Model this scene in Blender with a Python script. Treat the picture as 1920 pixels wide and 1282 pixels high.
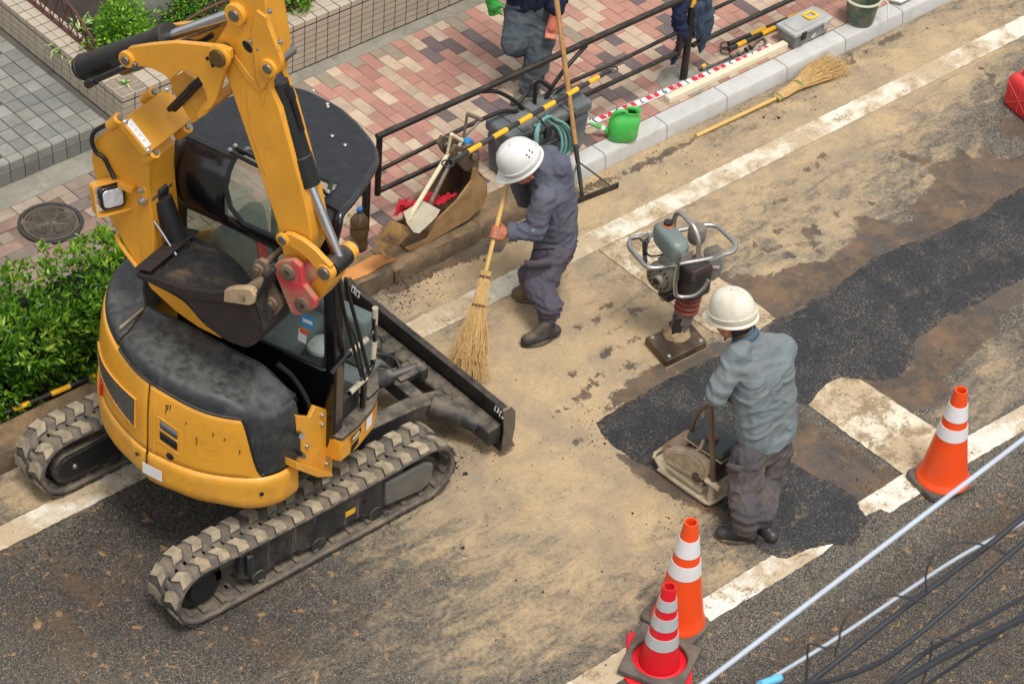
import bpy, bmesh, math, random
import numpy as np
from mathutils import Vector, Matrix, noise

random.seed(7)
rng = np.random.default_rng(7)
S = bpy.context.scene
for o in list(bpy.data.objects):
    bpy.data.objects.remove(o)

# ---------------------------------------------------------------- camera
FPX, PITCH, ROLL, YAW = 5353.8, .696877, .0795217, .7700476
CAM = np.array([-9.35, -9.79, 11.0])
_a = -YAW
_r = np.array([math.cos(_a), math.sin(_a), 0]); GD = np.array([-math.sin(_a), math.cos(_a), 0]); RD = _r.copy()
_z = np.array([0, 0, 1.])
FW = GD*math.cos(PITCH) - _z*math.sin(PITCH); _up = GD*math.sin(PITCH) + _z*math.cos(PITCH)
CR = math.cos(ROLL)*_r + math.sin(ROLL)*_up; CU = -math.sin(ROLL)*_r + math.cos(ROLL)*_up
cam = bpy.data.cameras.new('camera'); camo = bpy.data.objects.new('camera', cam); S.collection.objects.link(camo)
cam.sensor_width = 36; cam.lens = FPX/1920*36; cam.clip_start = .1; cam.clip_end = 400
m = Matrix.Identity(4)
for i in range(3):
    m[i][0] = CR[i]; m[i][1] = CU[i]; m[i][2] = -FW[i]; m[i][3] = CAM[i]
camo.matrix_world = m
cam.dof.use_dof = True; cam.dof.focus_distance = 16.2; cam.dof.aperture_fstop = 11.0
S.camera = camo

# ---------------------------------------------------------------- light: bright overcast
SUN_EL, SUN_AZ = math.radians(70), math.radians(200)
w = bpy.data.worlds.new('World'); S.world = w; w.use_nodes = True
nt = w.node_tree; nt.nodes.clear()
sky = nt.nodes.new('ShaderNodeTexSky'); sky.sky_type = 'NISHITA'; sky.sun_disc = False
sky.sun_elevation = SUN_EL; sky.sun_rotation = SUN_AZ; sky.dust_density = 2.2; sky.air_density = 1.0; sky.ozone_density = .6
hs = nt.nodes.new('ShaderNodeHueSaturation'); hs.inputs['Saturation'].default_value = .22
bg = nt.nodes.new('ShaderNodeBackground'); bg.inputs['Strength'].default_value = .13
wo = nt.nodes.new('ShaderNodeOutputWorld')
nt.links.new(sky.outputs[0], hs.inputs['Color']); nt.links.new(hs.outputs[0], bg.inputs[0]); nt.links.new(bg.outputs[0], wo.inputs[0])
sun = bpy.data.lights.new('sun', 'SUN'); sun.energy = 1.5; sun.angle = math.radians(16); sun.color = (1, .98, .95)
suno = bpy.data.objects.new('sun', sun); S.collection.objects.link(suno)
# the sun stands behind the camera's left shoulder, high
sd = Vector((-math.cos(SUN_EL)*math.cos(math.radians(75)), -math.cos(SUN_EL)*math.sin(math.radians(75)), math.sin(SUN_EL)))
suno.rotation_euler = sd.to_track_quat('Z', 'Y').to_euler()
sky.sun_rotation = math.atan2(sd.x, sd.y)
S.view_settings.view_transform = 'Standard'; S.view_settings.look = 'None'
S.view_settings.exposure = .64; S.view_settings.gamma = 1; S.view_settings.use_curve_mapping = False
S.render.engine = 'CYCLES'

# ---------------------------------------------------------------- pixel of the photograph -> point of the place
V3 = lambda p: Vector((float(p[0]), float(p[1]), float(p[2])))
def ray(px, py): return CR*(px-960) - CU*(py-641) + FW*FPX
def G(px, py, z=0.):
    d = ray(px, py); return CAM + d*((z-CAM[2])/d[2])
def PL(px, py, P0, n):
    d = ray(px, py); n = np.array(n, float); return CAM + d*(((np.array(P0)-CAM) @ n)/(d @ n))
def YP(px, py, y): return PL(px, py, (0, y, 0), (0, 1, 0))
def XP(px, py, x): return PL(px, py, (x, 0, 0), (1, 0, 0))
def FP(px, py, base, dg=0.): return PL(px, py, np.array(base)+GD*dg, GD)      # upright plane facing the viewer through a base point
def proj(P):
    v = np.asarray(P)-CAM; d = v @ FW
    return np.stack([960+FPX*(v @ CR)/d, 641-FPX*(v @ CU)/d], -1)

# ---------------------------------------------------------------- scene graph helpers
WL = {}
def tag(o, label=None, cat=None, group=None, kind=None):
    if label: o['label'] = label
    if cat: o['category'] = cat
    if group: o['group'] = group
    if kind: o['kind'] = kind
    return o
def thing(name, label, cat, loc, group=None):
    o = bpy.data.objects.new(name, None); S.collection.objects.link(o)
    o.empty_display_size = .1
    o.location = V3(loc); WL[o.name] = V3(loc)
    return tag(o, label, cat, group)
def wl(o): return WL.get(o.name, Vector((0, 0, 0))) if o else Vector((0, 0, 0))

def fillet(pts, r, n=5):
    pts = [V3(p) for p in pts]; out = [pts[0]]
    for i in range(1, len(pts)-1):
        a, b, c = pts[i-1], pts[i], pts[i+1]
        u = (a-b); v = (c-b); lu, lv = u.length, v.length
        rr = min(r, lu*.49, lv*.49); u.normalize(); v.normalize()
        p0 = b+u*rr; p2 = b+v*rr
        for k in range(n+1):
            t = k/n; out.append(p0*(1-t)**2 + b*2*t*(1-t) + p2*t*t)
    out.append(pts[-1]); return out
def spline(pts, n=6):
    P = [V3(p) for p in pts]; out = []
    for i in range(len(P)-1):
        p0 = P[max(i-1, 0)]; p1 = P[i]; p2 = P[i+1]; p3 = P[min(i+2, len(P)-1)]
        for k in range(n):
            t = k/n
            out.append(.5*((2*p1)+(p2-p0)*t+(2*p0-5*p1+4*p2-p3)*t*t+(-p0+3*p1-3*p2+p3)*t**3))
    out.append(P[-1]); return out

class MB:
    def __init__(s): s.v = []; s.f = []; s.at = {}
    def add(s, vs, fs):
        b = len(s.v); s.v += [tuple(float(c) for c in p) for p in vs]; s.f += [tuple(i+b for i in f) for f in fs]; return s
    def box(s, c, size, R=None):
        c = V3(c); hx, hy, hz = [k/2 for k in size]
        P = [Vector((x*hx, y*hy, z*hz)) for x in (-1, 1) for y in (-1, 1) for z in (-1, 1)]
        if R is not None: P = [R @ p for p in P]
        return s.add([p+c for p in P], [(0, 1, 3, 2), (4, 6, 7, 5), (0, 4, 5, 1), (2, 3, 7, 6), (0, 2, 6, 4), (1, 5, 7, 3)])
    def prism(s, pts, vec):
        P = [V3(p) for p in pts]; v = V3(vec); n = len(P)
        nrm = Vector((0, 0, 0))
        for i in range(n): nrm += P[i].cross(P[(i+1) % n])
        if nrm.dot(v) > 0: P = P[::-1]
        fs = [tuple(range(n)), tuple(range(2*n-1, n-1, -1))]
        for i in range(n): j = (i+1) % n; fs.append((i, i+n, j+n, j))
        return s.add(P+[p+v for p in P], fs)
    def tube(s, pts, r, n=10, closed=False, caps=True):
        P = [V3(p) for p in pts]; m = len(P)
        rs = [r]*m if not hasattr(r, '__len__') else r
        T = []
        for i in range(m):
            a = P[(i-1) % m] if closed else P[max(i-1, 0)]; b = P[(i+1) % m] if closed else P[min(i+1, m-1)]
            t = (b-a); T.append(t.normalized() if t.length > 1e-9 else Vector((0, 0, 1)))
        u = T[0].orthogonal().normalized(); vs = []; fs = []
        for i in range(m):
            u = (u - T[i]*u.dot(T[i])); u = u.normalized() if u.length > 1e-6 else T[i].orthogonal().normalized()
            w_ = T[i].cross(u)
            for k in range(n):
                a = 2*math.pi*k/n; vs.append(P[i]+(u*math.cos(a)+w_*math.sin(a))*rs[i])
        for i in range(m if closed else m-1):
            j = (i+1) % m
            for k in range(n): q = (k+1) % n; fs.append((i*n+k, i*n+q, j*n+q, j*n+k))
        if caps and not closed: fs += [tuple(range(n-1, -1, -1)), tuple((m-1)*n+k for k in range(n))]
        return s.add(vs, fs)
    def cyl(s, a, b, r, n=16, r2=None): return s.tube([a, b], [r, r if r2 is None else r2], n)
    def lathe(s, prof, o, axis=(0, 0, 1), n=24, ref=None):
        ax = V3(axis).normalized(); u = ax.orthogonal().normalized() if ref is None else V3(ref); w_ = ax.cross(u); o = V3(o); vs = []; fs = []; m = len(prof)
        for (r, z) in prof:
            for k in range(n):
                a = 2*math.pi*k/n; vs.append(o+ax*z+(u*math.cos(a)+w_*math.sin(a))*r)
        for i in range(m-1):
            for k in range(n): q = (k+1) % n; fs.append((i*n+k, i*n+q, (i+1)*n+q, (i+1)*n+k))
        if prof[0][0] > 1e-5: fs.append(tuple(range(n-1, -1, -1)))
        if prof[-1][0] > 1e-5: fs.append(tuple((m-1)*n+k for k in range(n)))
        return s.add(vs, fs)
    def grid(s, rows, closed_u=False, flip=False):
        m = len(rows); n = len(rows[0]); fs = []
        for i in range(m-1):
            for k in range(n if closed_u else n-1):
                q = (k+1) % n; f = (i*n+k, i*n+q, (i+1)*n+q, (i+1)*n+k); fs.append(f[::-1] if flip else f)
        return s.add([p for r_ in rows for p in r_], fs)
    def mesh(s, name, off=(0, 0, 0), smooth=40, mat=None):
        me = bpy.data.meshes.new(name); ox, oy, oz = off
        me.from_pydata([(x-ox, y-oy, z-oz) for x, y, z in s.v], [], s.f); me.validate(clean_customdata=False)
        if smooth is not None:
            me.polygons.foreach_set('use_smooth', [True]*len(me.polygons)); me.set_sharp_from_angle(angle=math.radians(smooth))
        if mat: me.materials.append(mat)
        return me
    def obj(s, name, mat, parent=None, label=None, smooth=40, bevel=0, bseg=2, solid=0, loc=None, **k):
        off = wl(parent) if loc is None else V3(loc)
        me = s.mesh(name, off, smooth, mat)
        bm = bmesh.new(); bm.from_mesh(me)
        if len(bm.faces) < 60000: bmesh.ops.recalc_face_normals(bm, faces=bm.faces)
        bm.to_mesh(me); bm.free()
        return link(name, me, parent, off, label, bevel, bseg, solid, **k)
def link(name, me, parent, off, label=None, bevel=0, bseg=2, solid=0, **k):
    o = bpy.data.objects.new(name, me); S.collection.objects.link(o)
    off = V3(off)
    if parent: o.parent = parent; o.location = off - wl(parent)
    else: o.location = off
    WL[o.name] = off
    if solid:
        md = o.modifiers.new('solid', 'SOLIDIFY'); md.thickness = solid; md.offset = 0
    if bevel:
        md = o.modifiers.new('bevel', 'BEVEL'); md.width = bevel; md.segments = bseg; md.limit_method = 'ANGLE'; md.angle_limit = math.radians(35)
    return tag(o, label, **k)

# ---------------------------------------------------------------- materials
def lin(c):
    return tuple(((x/255)/12.92 if x/255 <= .04045 else ((x/255+.055)/1.055)**2.4) for x in c)
class NT:
    def __init__(s, m): s.t = m.node_tree; s.n = s.t.nodes
    def new(s, t, **k):
        n = s.n.new(t)
        for a, b in k.items(): setattr(n, a, b)
        return n
    def ln(s, a, b): s.t.links.new(a, b)
    def inp(s, sock, v):
        if hasattr(v, 'default_value') or hasattr(v, 'is_linked'): s.ln(v, sock)
        elif isinstance(v, (tuple, list)) and len(v) == 3 and len(sock.default_value) == 4: sock.default_value = (*v, 1)
        else: sock.default_value = v
    def math(s, op, a, b=0., c=None, clamp=False):
        n = s.new('ShaderNodeMath', operation=op, use_clamp=clamp); s.inp(n.inputs[0], a); s.inp(n.inputs[1], b)
        if c is not None: s.inp(n.inputs[2], c)
        return n.outputs[0]
    def mix(s, f, a, b, mode='MIX'):
        n = s.new('ShaderNodeMix', data_type='RGBA', blend_type=mode); s.inp(n.inputs[0], f); s.inp(n.inputs[6], a); s.inp(n.inputs[7], b); return n.outputs[2]
    def rng(s, v, a, b, c=0., d=1., smooth=True):
        n = s.new('ShaderNodeMapRange'); n.interpolation_type = 'SMOOTHSTEP' if smooth else 'LINEAR'
        s.inp(n.inputs[0], v); n.inputs[1].default_value = a; n.inputs[2].default_value = b; n.inputs[3].default_value = c; n.inputs[4].default_value = d; return n.outputs[0]
    def noise(s, co, sc, det=4, rough=.55, dist=0., col=False):
        n = s.new('ShaderNodeTexNoise'); s.ln(co, n.inputs['Vector']); n.inputs['Scale'].default_value = sc; n.inputs['Detail'].default_value = det
        n.inputs['Roughness'].default_value = rough; n.inputs['Distortion'].default_value = dist; return n.outputs[1 if col else 0]
    def vor(s, co, sc, feat='F1', out='Distance', rnd=1.):
        n = s.new('ShaderNodeTexVoronoi', feature=feat); s.ln(co, n.inputs['Vector']); n.inputs['Scale'].default_value = sc; n.inputs['Randomness'].default_value = rnd; return n.outputs[out]
    def attr(s, name): return s.new('ShaderNodeAttribute', attribute_name=name).outputs['Fac']
    def attrc(s, name): return s.new('ShaderNodeAttribute', attribute_name=name).outputs['Color']
    def bump(s, h, st=.3, dist=.01, nrm=None):
        n = s.new('ShaderNodeBump'); s.inp(n.inputs['Strength'], st); n.inputs['Distance'].default_value = dist; s.ln(h, n.inputs['Height'])
        if nrm is not None: s.ln(nrm, n.inputs['Normal'])
        return n.outputs[0]
def newmat(name):
    m = bpy.data.materials.new(name); m.use_nodes = True
    t = NT(m); b = t.n['Principled BSDF']; return m, t, b
def M(name, col, rough=.6, metal=0., var=.15, vs=7., dirt=None, da=.45, ds=5., dust=None, du=.5, bump=.15, bs=90., rand=0., hue=0., scr=None, sa=.6, spec=.5, coat=0., speck=None, sps=160., spa=.3, stretch=(1, 1, 1), trans=0., streak=None, sta=.5, sth=.66):
    m, t, b = newmat(name)
    tc = t.new('ShaderNodeTexCoord').outputs['Object']
    mp = t.new('ShaderNodeMapping'); t.ln(tc, mp.inputs[0]); mp.inputs['Scale'].default_value = stretch
    oi = t.new('ShaderNodeObjectInfo')
    if rand: # shift the pattern per object so alike pieces differ
        ad = t.new('ShaderNodeVectorMath', operation='ADD'); cb = t.new('ShaderNodeCombineXYZ')
        r7 = t.math('MULTIPLY', oi.outputs['Random'], 37.); t.ln(r7, cb.inputs[0]); t.ln(r7, cb.inputs[1]); t.ln(mp.outputs[0], ad.inputs[0]); t.ln(cb.outputs[0], ad.inputs[1]); co = ad.outputs[0]
    else: co = mp.outputs[0]
    n1 = t.noise(co, vs, 6, .6)
    val = t.rng(n1, .25, .75, 1-var, 1+var, False)
    if rand: val = t.math('MULTIPLY', val, t.rng(oi.outputs['Random'], 0, 1, 1-rand, 1+rand, False))
    hv = t.new('ShaderNodeHueSaturation'); t.inp(hv.inputs['Color'], lin(col)); t.ln(val, hv.inputs['Value'])
    if hue: t.ln(t.rng(oi.outputs['Random'], 0, 1, .5-hue, .5+hue, False), hv.inputs['Hue'])
    c = hv.outputs[0]; r_ = rough
    if speck: c = t.mix(t.math('MULTIPLY', t.rng(t.vor(co, sps), .0, .35, 1, 0), spa), c, lin(speck))
    if dirt:
        d = t.rng(t.noise(co, ds, 9, .68, .4), .5-.28*da, .78-.28*da, 0, 1)
        d = t.math('MULTIPLY', d, min(1., da*1.5)); c = t.mix(d, c, lin(dirt)); r_ = t.mix(d, (rough,)*3, (.9,)*3)
    if streak: # runs of dirt down upright faces
        sm = t.new('ShaderNodeMapping'); t.ln(tc, sm.inputs[0]); sm.inputs['Scale'].default_value = (1, 1, .06)
        d = t.math('MULTIPLY', t.rng(t.noise(sm.outputs[0], 34, 5, .7), .56, .75), sta); c = t.mix(d, c, lin(streak))
    if scr: # scratches / chips
        d = t.rng(t.noise(co, 26, 10, .78, .3), sth, sth+.04); d = t.math('MULTIPLY', d, t.rng(t.noise(co, 3.1, 2), .42, .56)); d = t.math('MULTIPLY', d, sa); c = t.mix(d, c, lin(scr))
    if dust: # dust lies on faces that look up
        g = t.new('ShaderNodeNewGeometry'); sx = t.new('ShaderNodeSeparateXYZ'); t.ln(g.outputs['Normal'], sx.inputs[0])
        d = t.math('MULTIPLY', t.rng(sx.outputs[2], .35, .95), t.rng(t.noise(co, ds*1.7, 8, .65), .3, .68)); d = t.math('MULTIPLY', d, du); c = t.mix(d, c, lin(dust))
        r_ = t.mix(d, r_ if not isinstance(r_, float) else (r_,)*3, (.92,)*3)
    t.inp(b.inputs['Base Color'], c)
    if isinstance(r_, float):
        r_ = t.rng(t.noise(co, vs*2.3, 5), .25, .75, max(.03, rough-.1), min(1, rough+.1), False)
    t.inp(b.inputs['Roughness'], r_); b.inputs['Metallic'].default_value = metal; b.inputs['Specular IOR Level'].default_value = spec
    if coat: b.inputs['Coat Weight'].default_value = coat; b.inputs['Coat Roughness'].default_value = .12
    if trans: b.inputs['Transmission Weight'].default_value = trans
    if bump:
        h = t.math('ADD', t.noise(co, bs, 5, .6), t.math('MULTIPLY', t.noise(co, bs*.18, 4), 1.6)); t.ln(t.bump(h, bump, .006), b.inputs['Normal'])
    return m

K = {}
DUST = (188, 160, 122)
K['yellow'] = M('excavator_yellow_paint', (219, 152, 42), .42, var=.09, vs=4, dirt=(120, 84, 34), da=.13, ds=5, scr=(60, 45, 28), sa=.75, sth=.635, dust=(205, 165, 95), du=.28, bump=.05, bs=25, coat=.25, streak=(110, 76, 28), sta=.3)
K['yellow_scraped'] = M('scraped_yellow_bumper', (218, 154, 46), .45, var=.1, vs=4, dirt=(128, 96, 54), da=.24, ds=6, scr=(196, 186, 166), sa=.85, sth=.60, dust=(205, 165, 95), du=.3, bump=.12, bs=22, coat=.15, streak=(110, 76, 28), sta=.35)
K['yellow2'] = M('cover_plate_paint', (200, 140, 36), .5, var=.06, vs=3, dirt=(120, 84, 34), da=.08, bump=.05, bs=25, scr=(60, 45, 28), sa=.4)
K['blackp'] = M('black_gloss_paint', (15, 17, 21), .2, var=.3, dust=(120, 110, 95), du=.14, ds=9, bump=.04, bs=20, coat=.5, scr=(90, 85, 78), sa=.5)
K['roofmat'] = M('black_roof_sheet', (22, 25, 29), .42, var=.25, dust=(110, 108, 102), du=.07, ds=12, bump=.3, bs=160)
K['hood'] = M('dusty_black_hood', (38, 41, 44), .45, var=.2, vs=9, dirt=(96, 94, 86), da=.2, ds=13, dust=(112, 110, 100), du=.42, bump=.12, bs=40, scr=(150, 140, 118), sa=.6, streak=(96, 92, 84), sta=.5)
K['black'] = M('black_steel', (24, 24, 25), .5, var=.3, dust=(120, 104, 82), du=.35, ds=8, bump=.15, scr=(120, 110, 95), sa=.5)
K['dark'] = M('dirty_dark_steel', (36, 37, 38), .55, var=.3, dirt=(118, 104, 84), da=.24, ds=6, dust=(160, 144, 118), du=.5, bump=.3, streak=(170, 160, 140), sta=.35)
K['rubber'] = M('dusty_track_rubber', (78, 73, 68), .85, var=.2, vs=9, dirt=(160, 140, 110), da=.3, ds=8, dust=(150, 134, 108), du=.35, bump=.4, bs=70)
K['lug'] = M('worn_track_lug', (160, 145, 118), .9, var=.2, vs=12, dirt=(88, 80, 70), da=.4, ds=16, bump=.45, bs=80, rand=.12)
K['hose'] = M('black_hose', (22, 23, 25), .55, var=.2, bump=.1, dust=(120, 110, 95), du=.2)
K['chrome'] = M('polished_rod', (196, 196, 198), .16, 1., var=.1, stretch=(1, 1, 1), bump=.02)
K['steel'] = M('bare_steel', (150, 146, 138), .38, 1., var=.2, dirt=(110, 92, 66), da=.25, ds=12, bump=.12)
K['bolt'] = M('zinc_bolt', (190, 186, 176), .35, .9, var=.15, bump=0)
K['glass'] = None
K['red_coupler'] = M('worn_red_paint', (186, 52, 60), .65, var=.2, dirt=(150, 118, 92), da=.55, ds=9, scr=(96, 62, 50), sa=.7, dust=(190, 160, 125), du=.4, bump=.25)
K['bucketsteel'] = M('muddy_bucket_steel', (112, 94, 74), .8, var=.25, vs=9, dirt=(52, 44, 38), da=.45, ds=5, dust=(170, 142, 105), du=.4, bump=.5, bs=60)
K['tar'] = M('asphalt_coated_steel', (27, 25, 25), .75, var=.4, vs=14, dirt=(150, 118, 78), da=.14, ds=9, bump=.9, bs=120, speck=(95, 82, 66), sps=150, spa=.25)
K['tarhot'] = M('dark_brown_worn_steel', (48, 36, 30), .6, var=.35, vs=6, dirt=(26, 22, 20), da=.5, ds=6, bump=.4, bs=80, scr=(120, 92, 62))
K['white_label'] = M('white_sticker', (222, 220, 214), .5, var=.05, bump=0)
K['black_flat'] = M('matt_black', (14, 14, 15), .8, var=.1, bump=0)
# ================================================================ GROUND
def seg_dist(P, poly, closed=True):
    """signed distance (inside > 0) of Nx2 points to a polygon"""
    poly = np.asarray(poly, float); n = len(poly); d = np.full(len(P), 1e9); ins = np.zeros(len(P), bool)
    for i in range(n if closed else n-1):
        a = poly[i]; b = poly[(i+1) % n]; e = b-a; t = np.clip(((P-a) @ e)/(e @ e+1e-12), 0, 1)
        d = np.minimum(d, np.hypot(*(P-a-t[:, None]*e).T))
        if closed:
            c = (a[1] > P[:, 1]) != (b[1] > P[:, 1])
            with np.errstate(divide='ignore', invalid='ignore'):
                x = (b[0]-a[0])*(P[:, 1]-a[1])/(b[1]-a[1])+a[0]
            ins ^= c & (P[:, 0] < x)
    return np.where(ins, d, -d) if closed else d
def gp(px, z=0.): return [tuple(G(x, y, z)[:2]) for x, y in px]

FRESH = gp([(1112,792),(1148,772),(1200,745),(1270,702),(1332,672),(1400,642),(1436,610),(1470,592),(1560,537),(1660,476),(1790,420),(1920,352),(2080,270),(2150,430),(1920,522),(1894,537),(1810,581),(1783,594),(1719,628),(1709,645),(1716,661),(1709,685),(1682,705),(1649,716),(1612,713),(1572,708),(1548,722),(1528,742),(1515,762),(1495,768),(1470,800),(1474,856),(1511,879),(1558,906),(1602,932),(1612,949),(1625,973),(1619,998),(1606,1022),(1558,1021),(1474,1046),(1441,1034),(1420,1018),(1400,985),(1330,940),(1250,895),(1180,862),(1140,835)])
WET = [gp(q) for q in [
 [(2050,200),(1920,292),(1880,300),(1843,278),(1830,300),(1796,275),(1780,300),(1750,302),(1682,278),(1690,293),(1743,312),(1750,342),(1729,366),(1699,389),(1719,412),(1682,420),(1640,408),(1600,404),(1612,425),(1580,470),(1540,490),(1500,490),(1468,507),(1414,520),(1370,510),(1385,560),(1440,600),(1460,602),(1560,545),(1700,470),(2050,300)],
 [(1920,500),(1920,562),(1877,598),(1874,631),(1840,650),(1817,671),(1773,708),(1783,738),(1760,765),(1720,770),(1690,770),(1640,730),(1600,716),(1640,690),(1700,640),(1780,590)],
 [(1500,775),(1540,800),(1600,840),(1692,890),(1640,930),(1600,950),(1540,905),(1465,855),(1475,800)],
 [(1128,775),(1150,735),(1180,712),(1225,682),(1268,668),(1330,645),(1370,640),(1400,630),(1400,645),(1330,680),(1200,750)],
 [(1150,850),(1200,900),(1260,935),(1330,965),(1400,1000),(1400,960),(1300,900),(1200,860)],
 # gutter along the kerb
 [(690,540),(760,505),(870,460),(960,420),(1000,398),(1080,360),(1180,312),(1240,285),(1300,262),(1420,205),(1500,165),(1560,120),(1600,106),(1696,52),(1690,70),(1650,86),(1600,100),(1575,125),(1530,140),(1440,190),(1330,245),(1290,275),(1220,310),(1160,335),(1090,372),(1000,415),(940,470),(850,500),(740,555)],
 [(1868,240),(1880,225),(1910,222),(1940,240),(1930,255),(1890,257)],
 [(1565,125),(1600,110),(1606,118),(1568,134)],
 [(1835,125),(1855,135),(1870,148),(1868,150),(1848,142)], [(1852,152),(1866,150),(1866,160),(1855,162)],
 [(1450,372),(1475,372),(1478,382),(1450,384)], [(1330,520),(1360,505),(1390,540),(1370,560)], [(1500,425),(1530,420),(1545,440),(1515,450)],
]]
FOOT = []   # damp footprints and drips
for x, y, a, b in [(1135,575,14,5),(1195,580,12,6),(1120,600,16,7),(1160,612,20,6),(1110,720,12,6),(1125,700,24,4),(1080,700,9,5),(1095,745,20,10),(1170,690,14,6),(1060,765,9,5),(1140,660,16,7),(1090,610,10,8),(1190,640,9,5),(1440,470,16,8),(1475,480,14,8),(1495,455,12,7),(1530,455,10,6),(1420,455,10,5),(1460,430,14,7),(1535,470,10,6),(1580,395,14,6),(1520,440,12,7),(1640,380,10,4),(1465,377,14,6),(1548,295,9,12),(1536,310,8,6),(1580,366,9,5),(1510,320,8,4),(1680,375,11,5),(1712,345,12,7),(1090,822,13,8),(640,1262,4,4),(1605,765,8,4),(1405,640,10,6),(1250,560,6,4),(1275,525,5,4),(1000,560,8,5)]:
    FOOT.append((*G(x, y)[:2], a/300, b/300))

# sandy dust laid over the asphalt: soft blobs, pixel centre / radii / strength
SAND = [(1070,740,300,215,1.0),(1010,850,210,110,.9),(820,900,160,120,.6),(880,480,260,110,.95),(1150,350,260,110,.95),(1500,260,300,110,.9),(1750,110,260,110,.9),(1330,440,150,80,.42),(1560,420,140,70,.7),(1800,330,90,60,.6),(960,1200,230,100,.55),(1010,1010,210,100,.42),(1180,960,170,110,.85),(1260,900,130,90,.8),(700,1060,160,60,.12),(1130,1140,120,110,.48),(90,900,170,80,.8),(560,960,150,60,.3),(1870,690,80,110,.5),(1800,790,90,60,.45),(1330,1080,110,60,.6),(1440,520,110,50,.65),(1240,640,100,70,.9),(1000,650,180,90,.9),(760,700,140,100,.9),(1640,330,160,70,.22),(1300,820,120,60,.7),(1500,1120,80,40,.1),(640,1230,260,60,.3)]

def ground_attr(P):
    """P Nx2 world points -> sand, wet, dark masks in [0,1]-ish (sand and wet lie on the road, dark deepens the asphalt)"""
    q = proj(np.c_[P, np.zeros(len(P))])
    sand = np.zeros(len(P))
    for x, y, a, b, s_ in SAND:
        # blobs lie along the road direction
        dx = q[:, 0]-x; dy = q[:, 1]-y; u = (dx*.88-dy*.475); v_ = (dx*.475+dy*.88)
        sand = 1-(1-sand)*(1-s_*np.exp(-(u/a)**2-(v_/b)**2))
    wet = np.full(len(P), -1e9)
    for poly in WET: wet = np.maximum(wet, seg_dist(P, poly))
    for x, y, a, b in FOOT: wet = np.maximum(wet, (1-np.hypot((P[:, 0]-x)/a, (P[:, 1]-y)/b))*min(a, b)*.9)
    fresh = seg_dist(P, FRESH)
    far = np.clip((-3.0-P[:, 1])/.2, 0, 1)                                 # carriageway beyond the lower line: bare, dark
    dark = np.exp(-((q[:, 0]-200)/420)**2-((q[:, 1]-1120)/150)**2)*.95+np.exp(-((q[:, 0]-560)/150)**2-((q[:, 1]-1230)/110)**2)*.4+far*.75
    dark += .8*np.exp(-((q[:, 0]-250)/110)**2-((q[:, 1]-975)/60)**2)+.55*np.exp(-((q[:, 0]-820)/60)**2-((q[:, 1]-850)/40)**2)+.8*np.exp(-((q[:, 0]-745)/85)**2-((q[:, 1]-545)/36)**2)  # soft darker spots below the machine, at its blade and by the kerb
    sand = sand*(1-.9*far)
    return sand, wet, fresh, np.clip(dark, 0, 1)

def grid_mesh(x0, x1, y0, y1, st):
    xs = np.arange(x0, x1+1e-6, st); ys = np.arange(y0, y1+1e-6, st); X, Y = np.meshgrid(xs, ys); nx, ny = len(xs), len(ys)
    V = np.c_[X.ravel(), Y.ravel(), np.zeros(nx*ny)]
    i = np.arange(nx*ny).reshape(ny, nx); F = np.stack([i[:-1, :-1], i[:-1, 1:], i[1:, 1:], i[1:, :-1]], -1).reshape(-1, 4)
    return V, F
def np_mesh(name, V, F, mat, attrs=None, smooth=True):
    me = bpy.data.meshes.new(name); k = F.shape[1]
    me.vertices.add(len(V)); me.vertices.foreach_set('co', V.astype(np.float32).ravel())
    me.loops.add(F.size); me.loops.foreach_set('vertex_index', F.astype(np.int32).ravel())
    me.polygons.add(len(F)); me.polygons.foreach_set('loop_start', np.arange(0, F.size, k, dtype=np.int32)); me.polygons.foreach_set('loop_total', np.full(len(F), k, np.int32))
    me.polygons.foreach_set('use_smooth', np.full(len(F), smooth))
    me.update(calc_edges=True); me.materials.append(mat)
    for a, v_ in (attrs or {}).items():
        if v_.ndim == 1: at = me.attributes.new(a, 'FLOAT', 'POINT'); at.data.foreach_set('value', v_.astype(np.float32))
        else: at = me.attributes.new(a, 'FLOAT_COLOR', 'POINT'); at.data.foreach_set('color', v_.astype(np.float32).ravel())
    return me
def fbm(P, sc, o=4, seed=0.):
    out = np.empty(len(P))
    for i, p in enumerate(P): out[i] = noise.fractal(Vector((p[0]*sc+seed, p[1]*sc, seed)), 1., 2., o)
    return out

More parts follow.
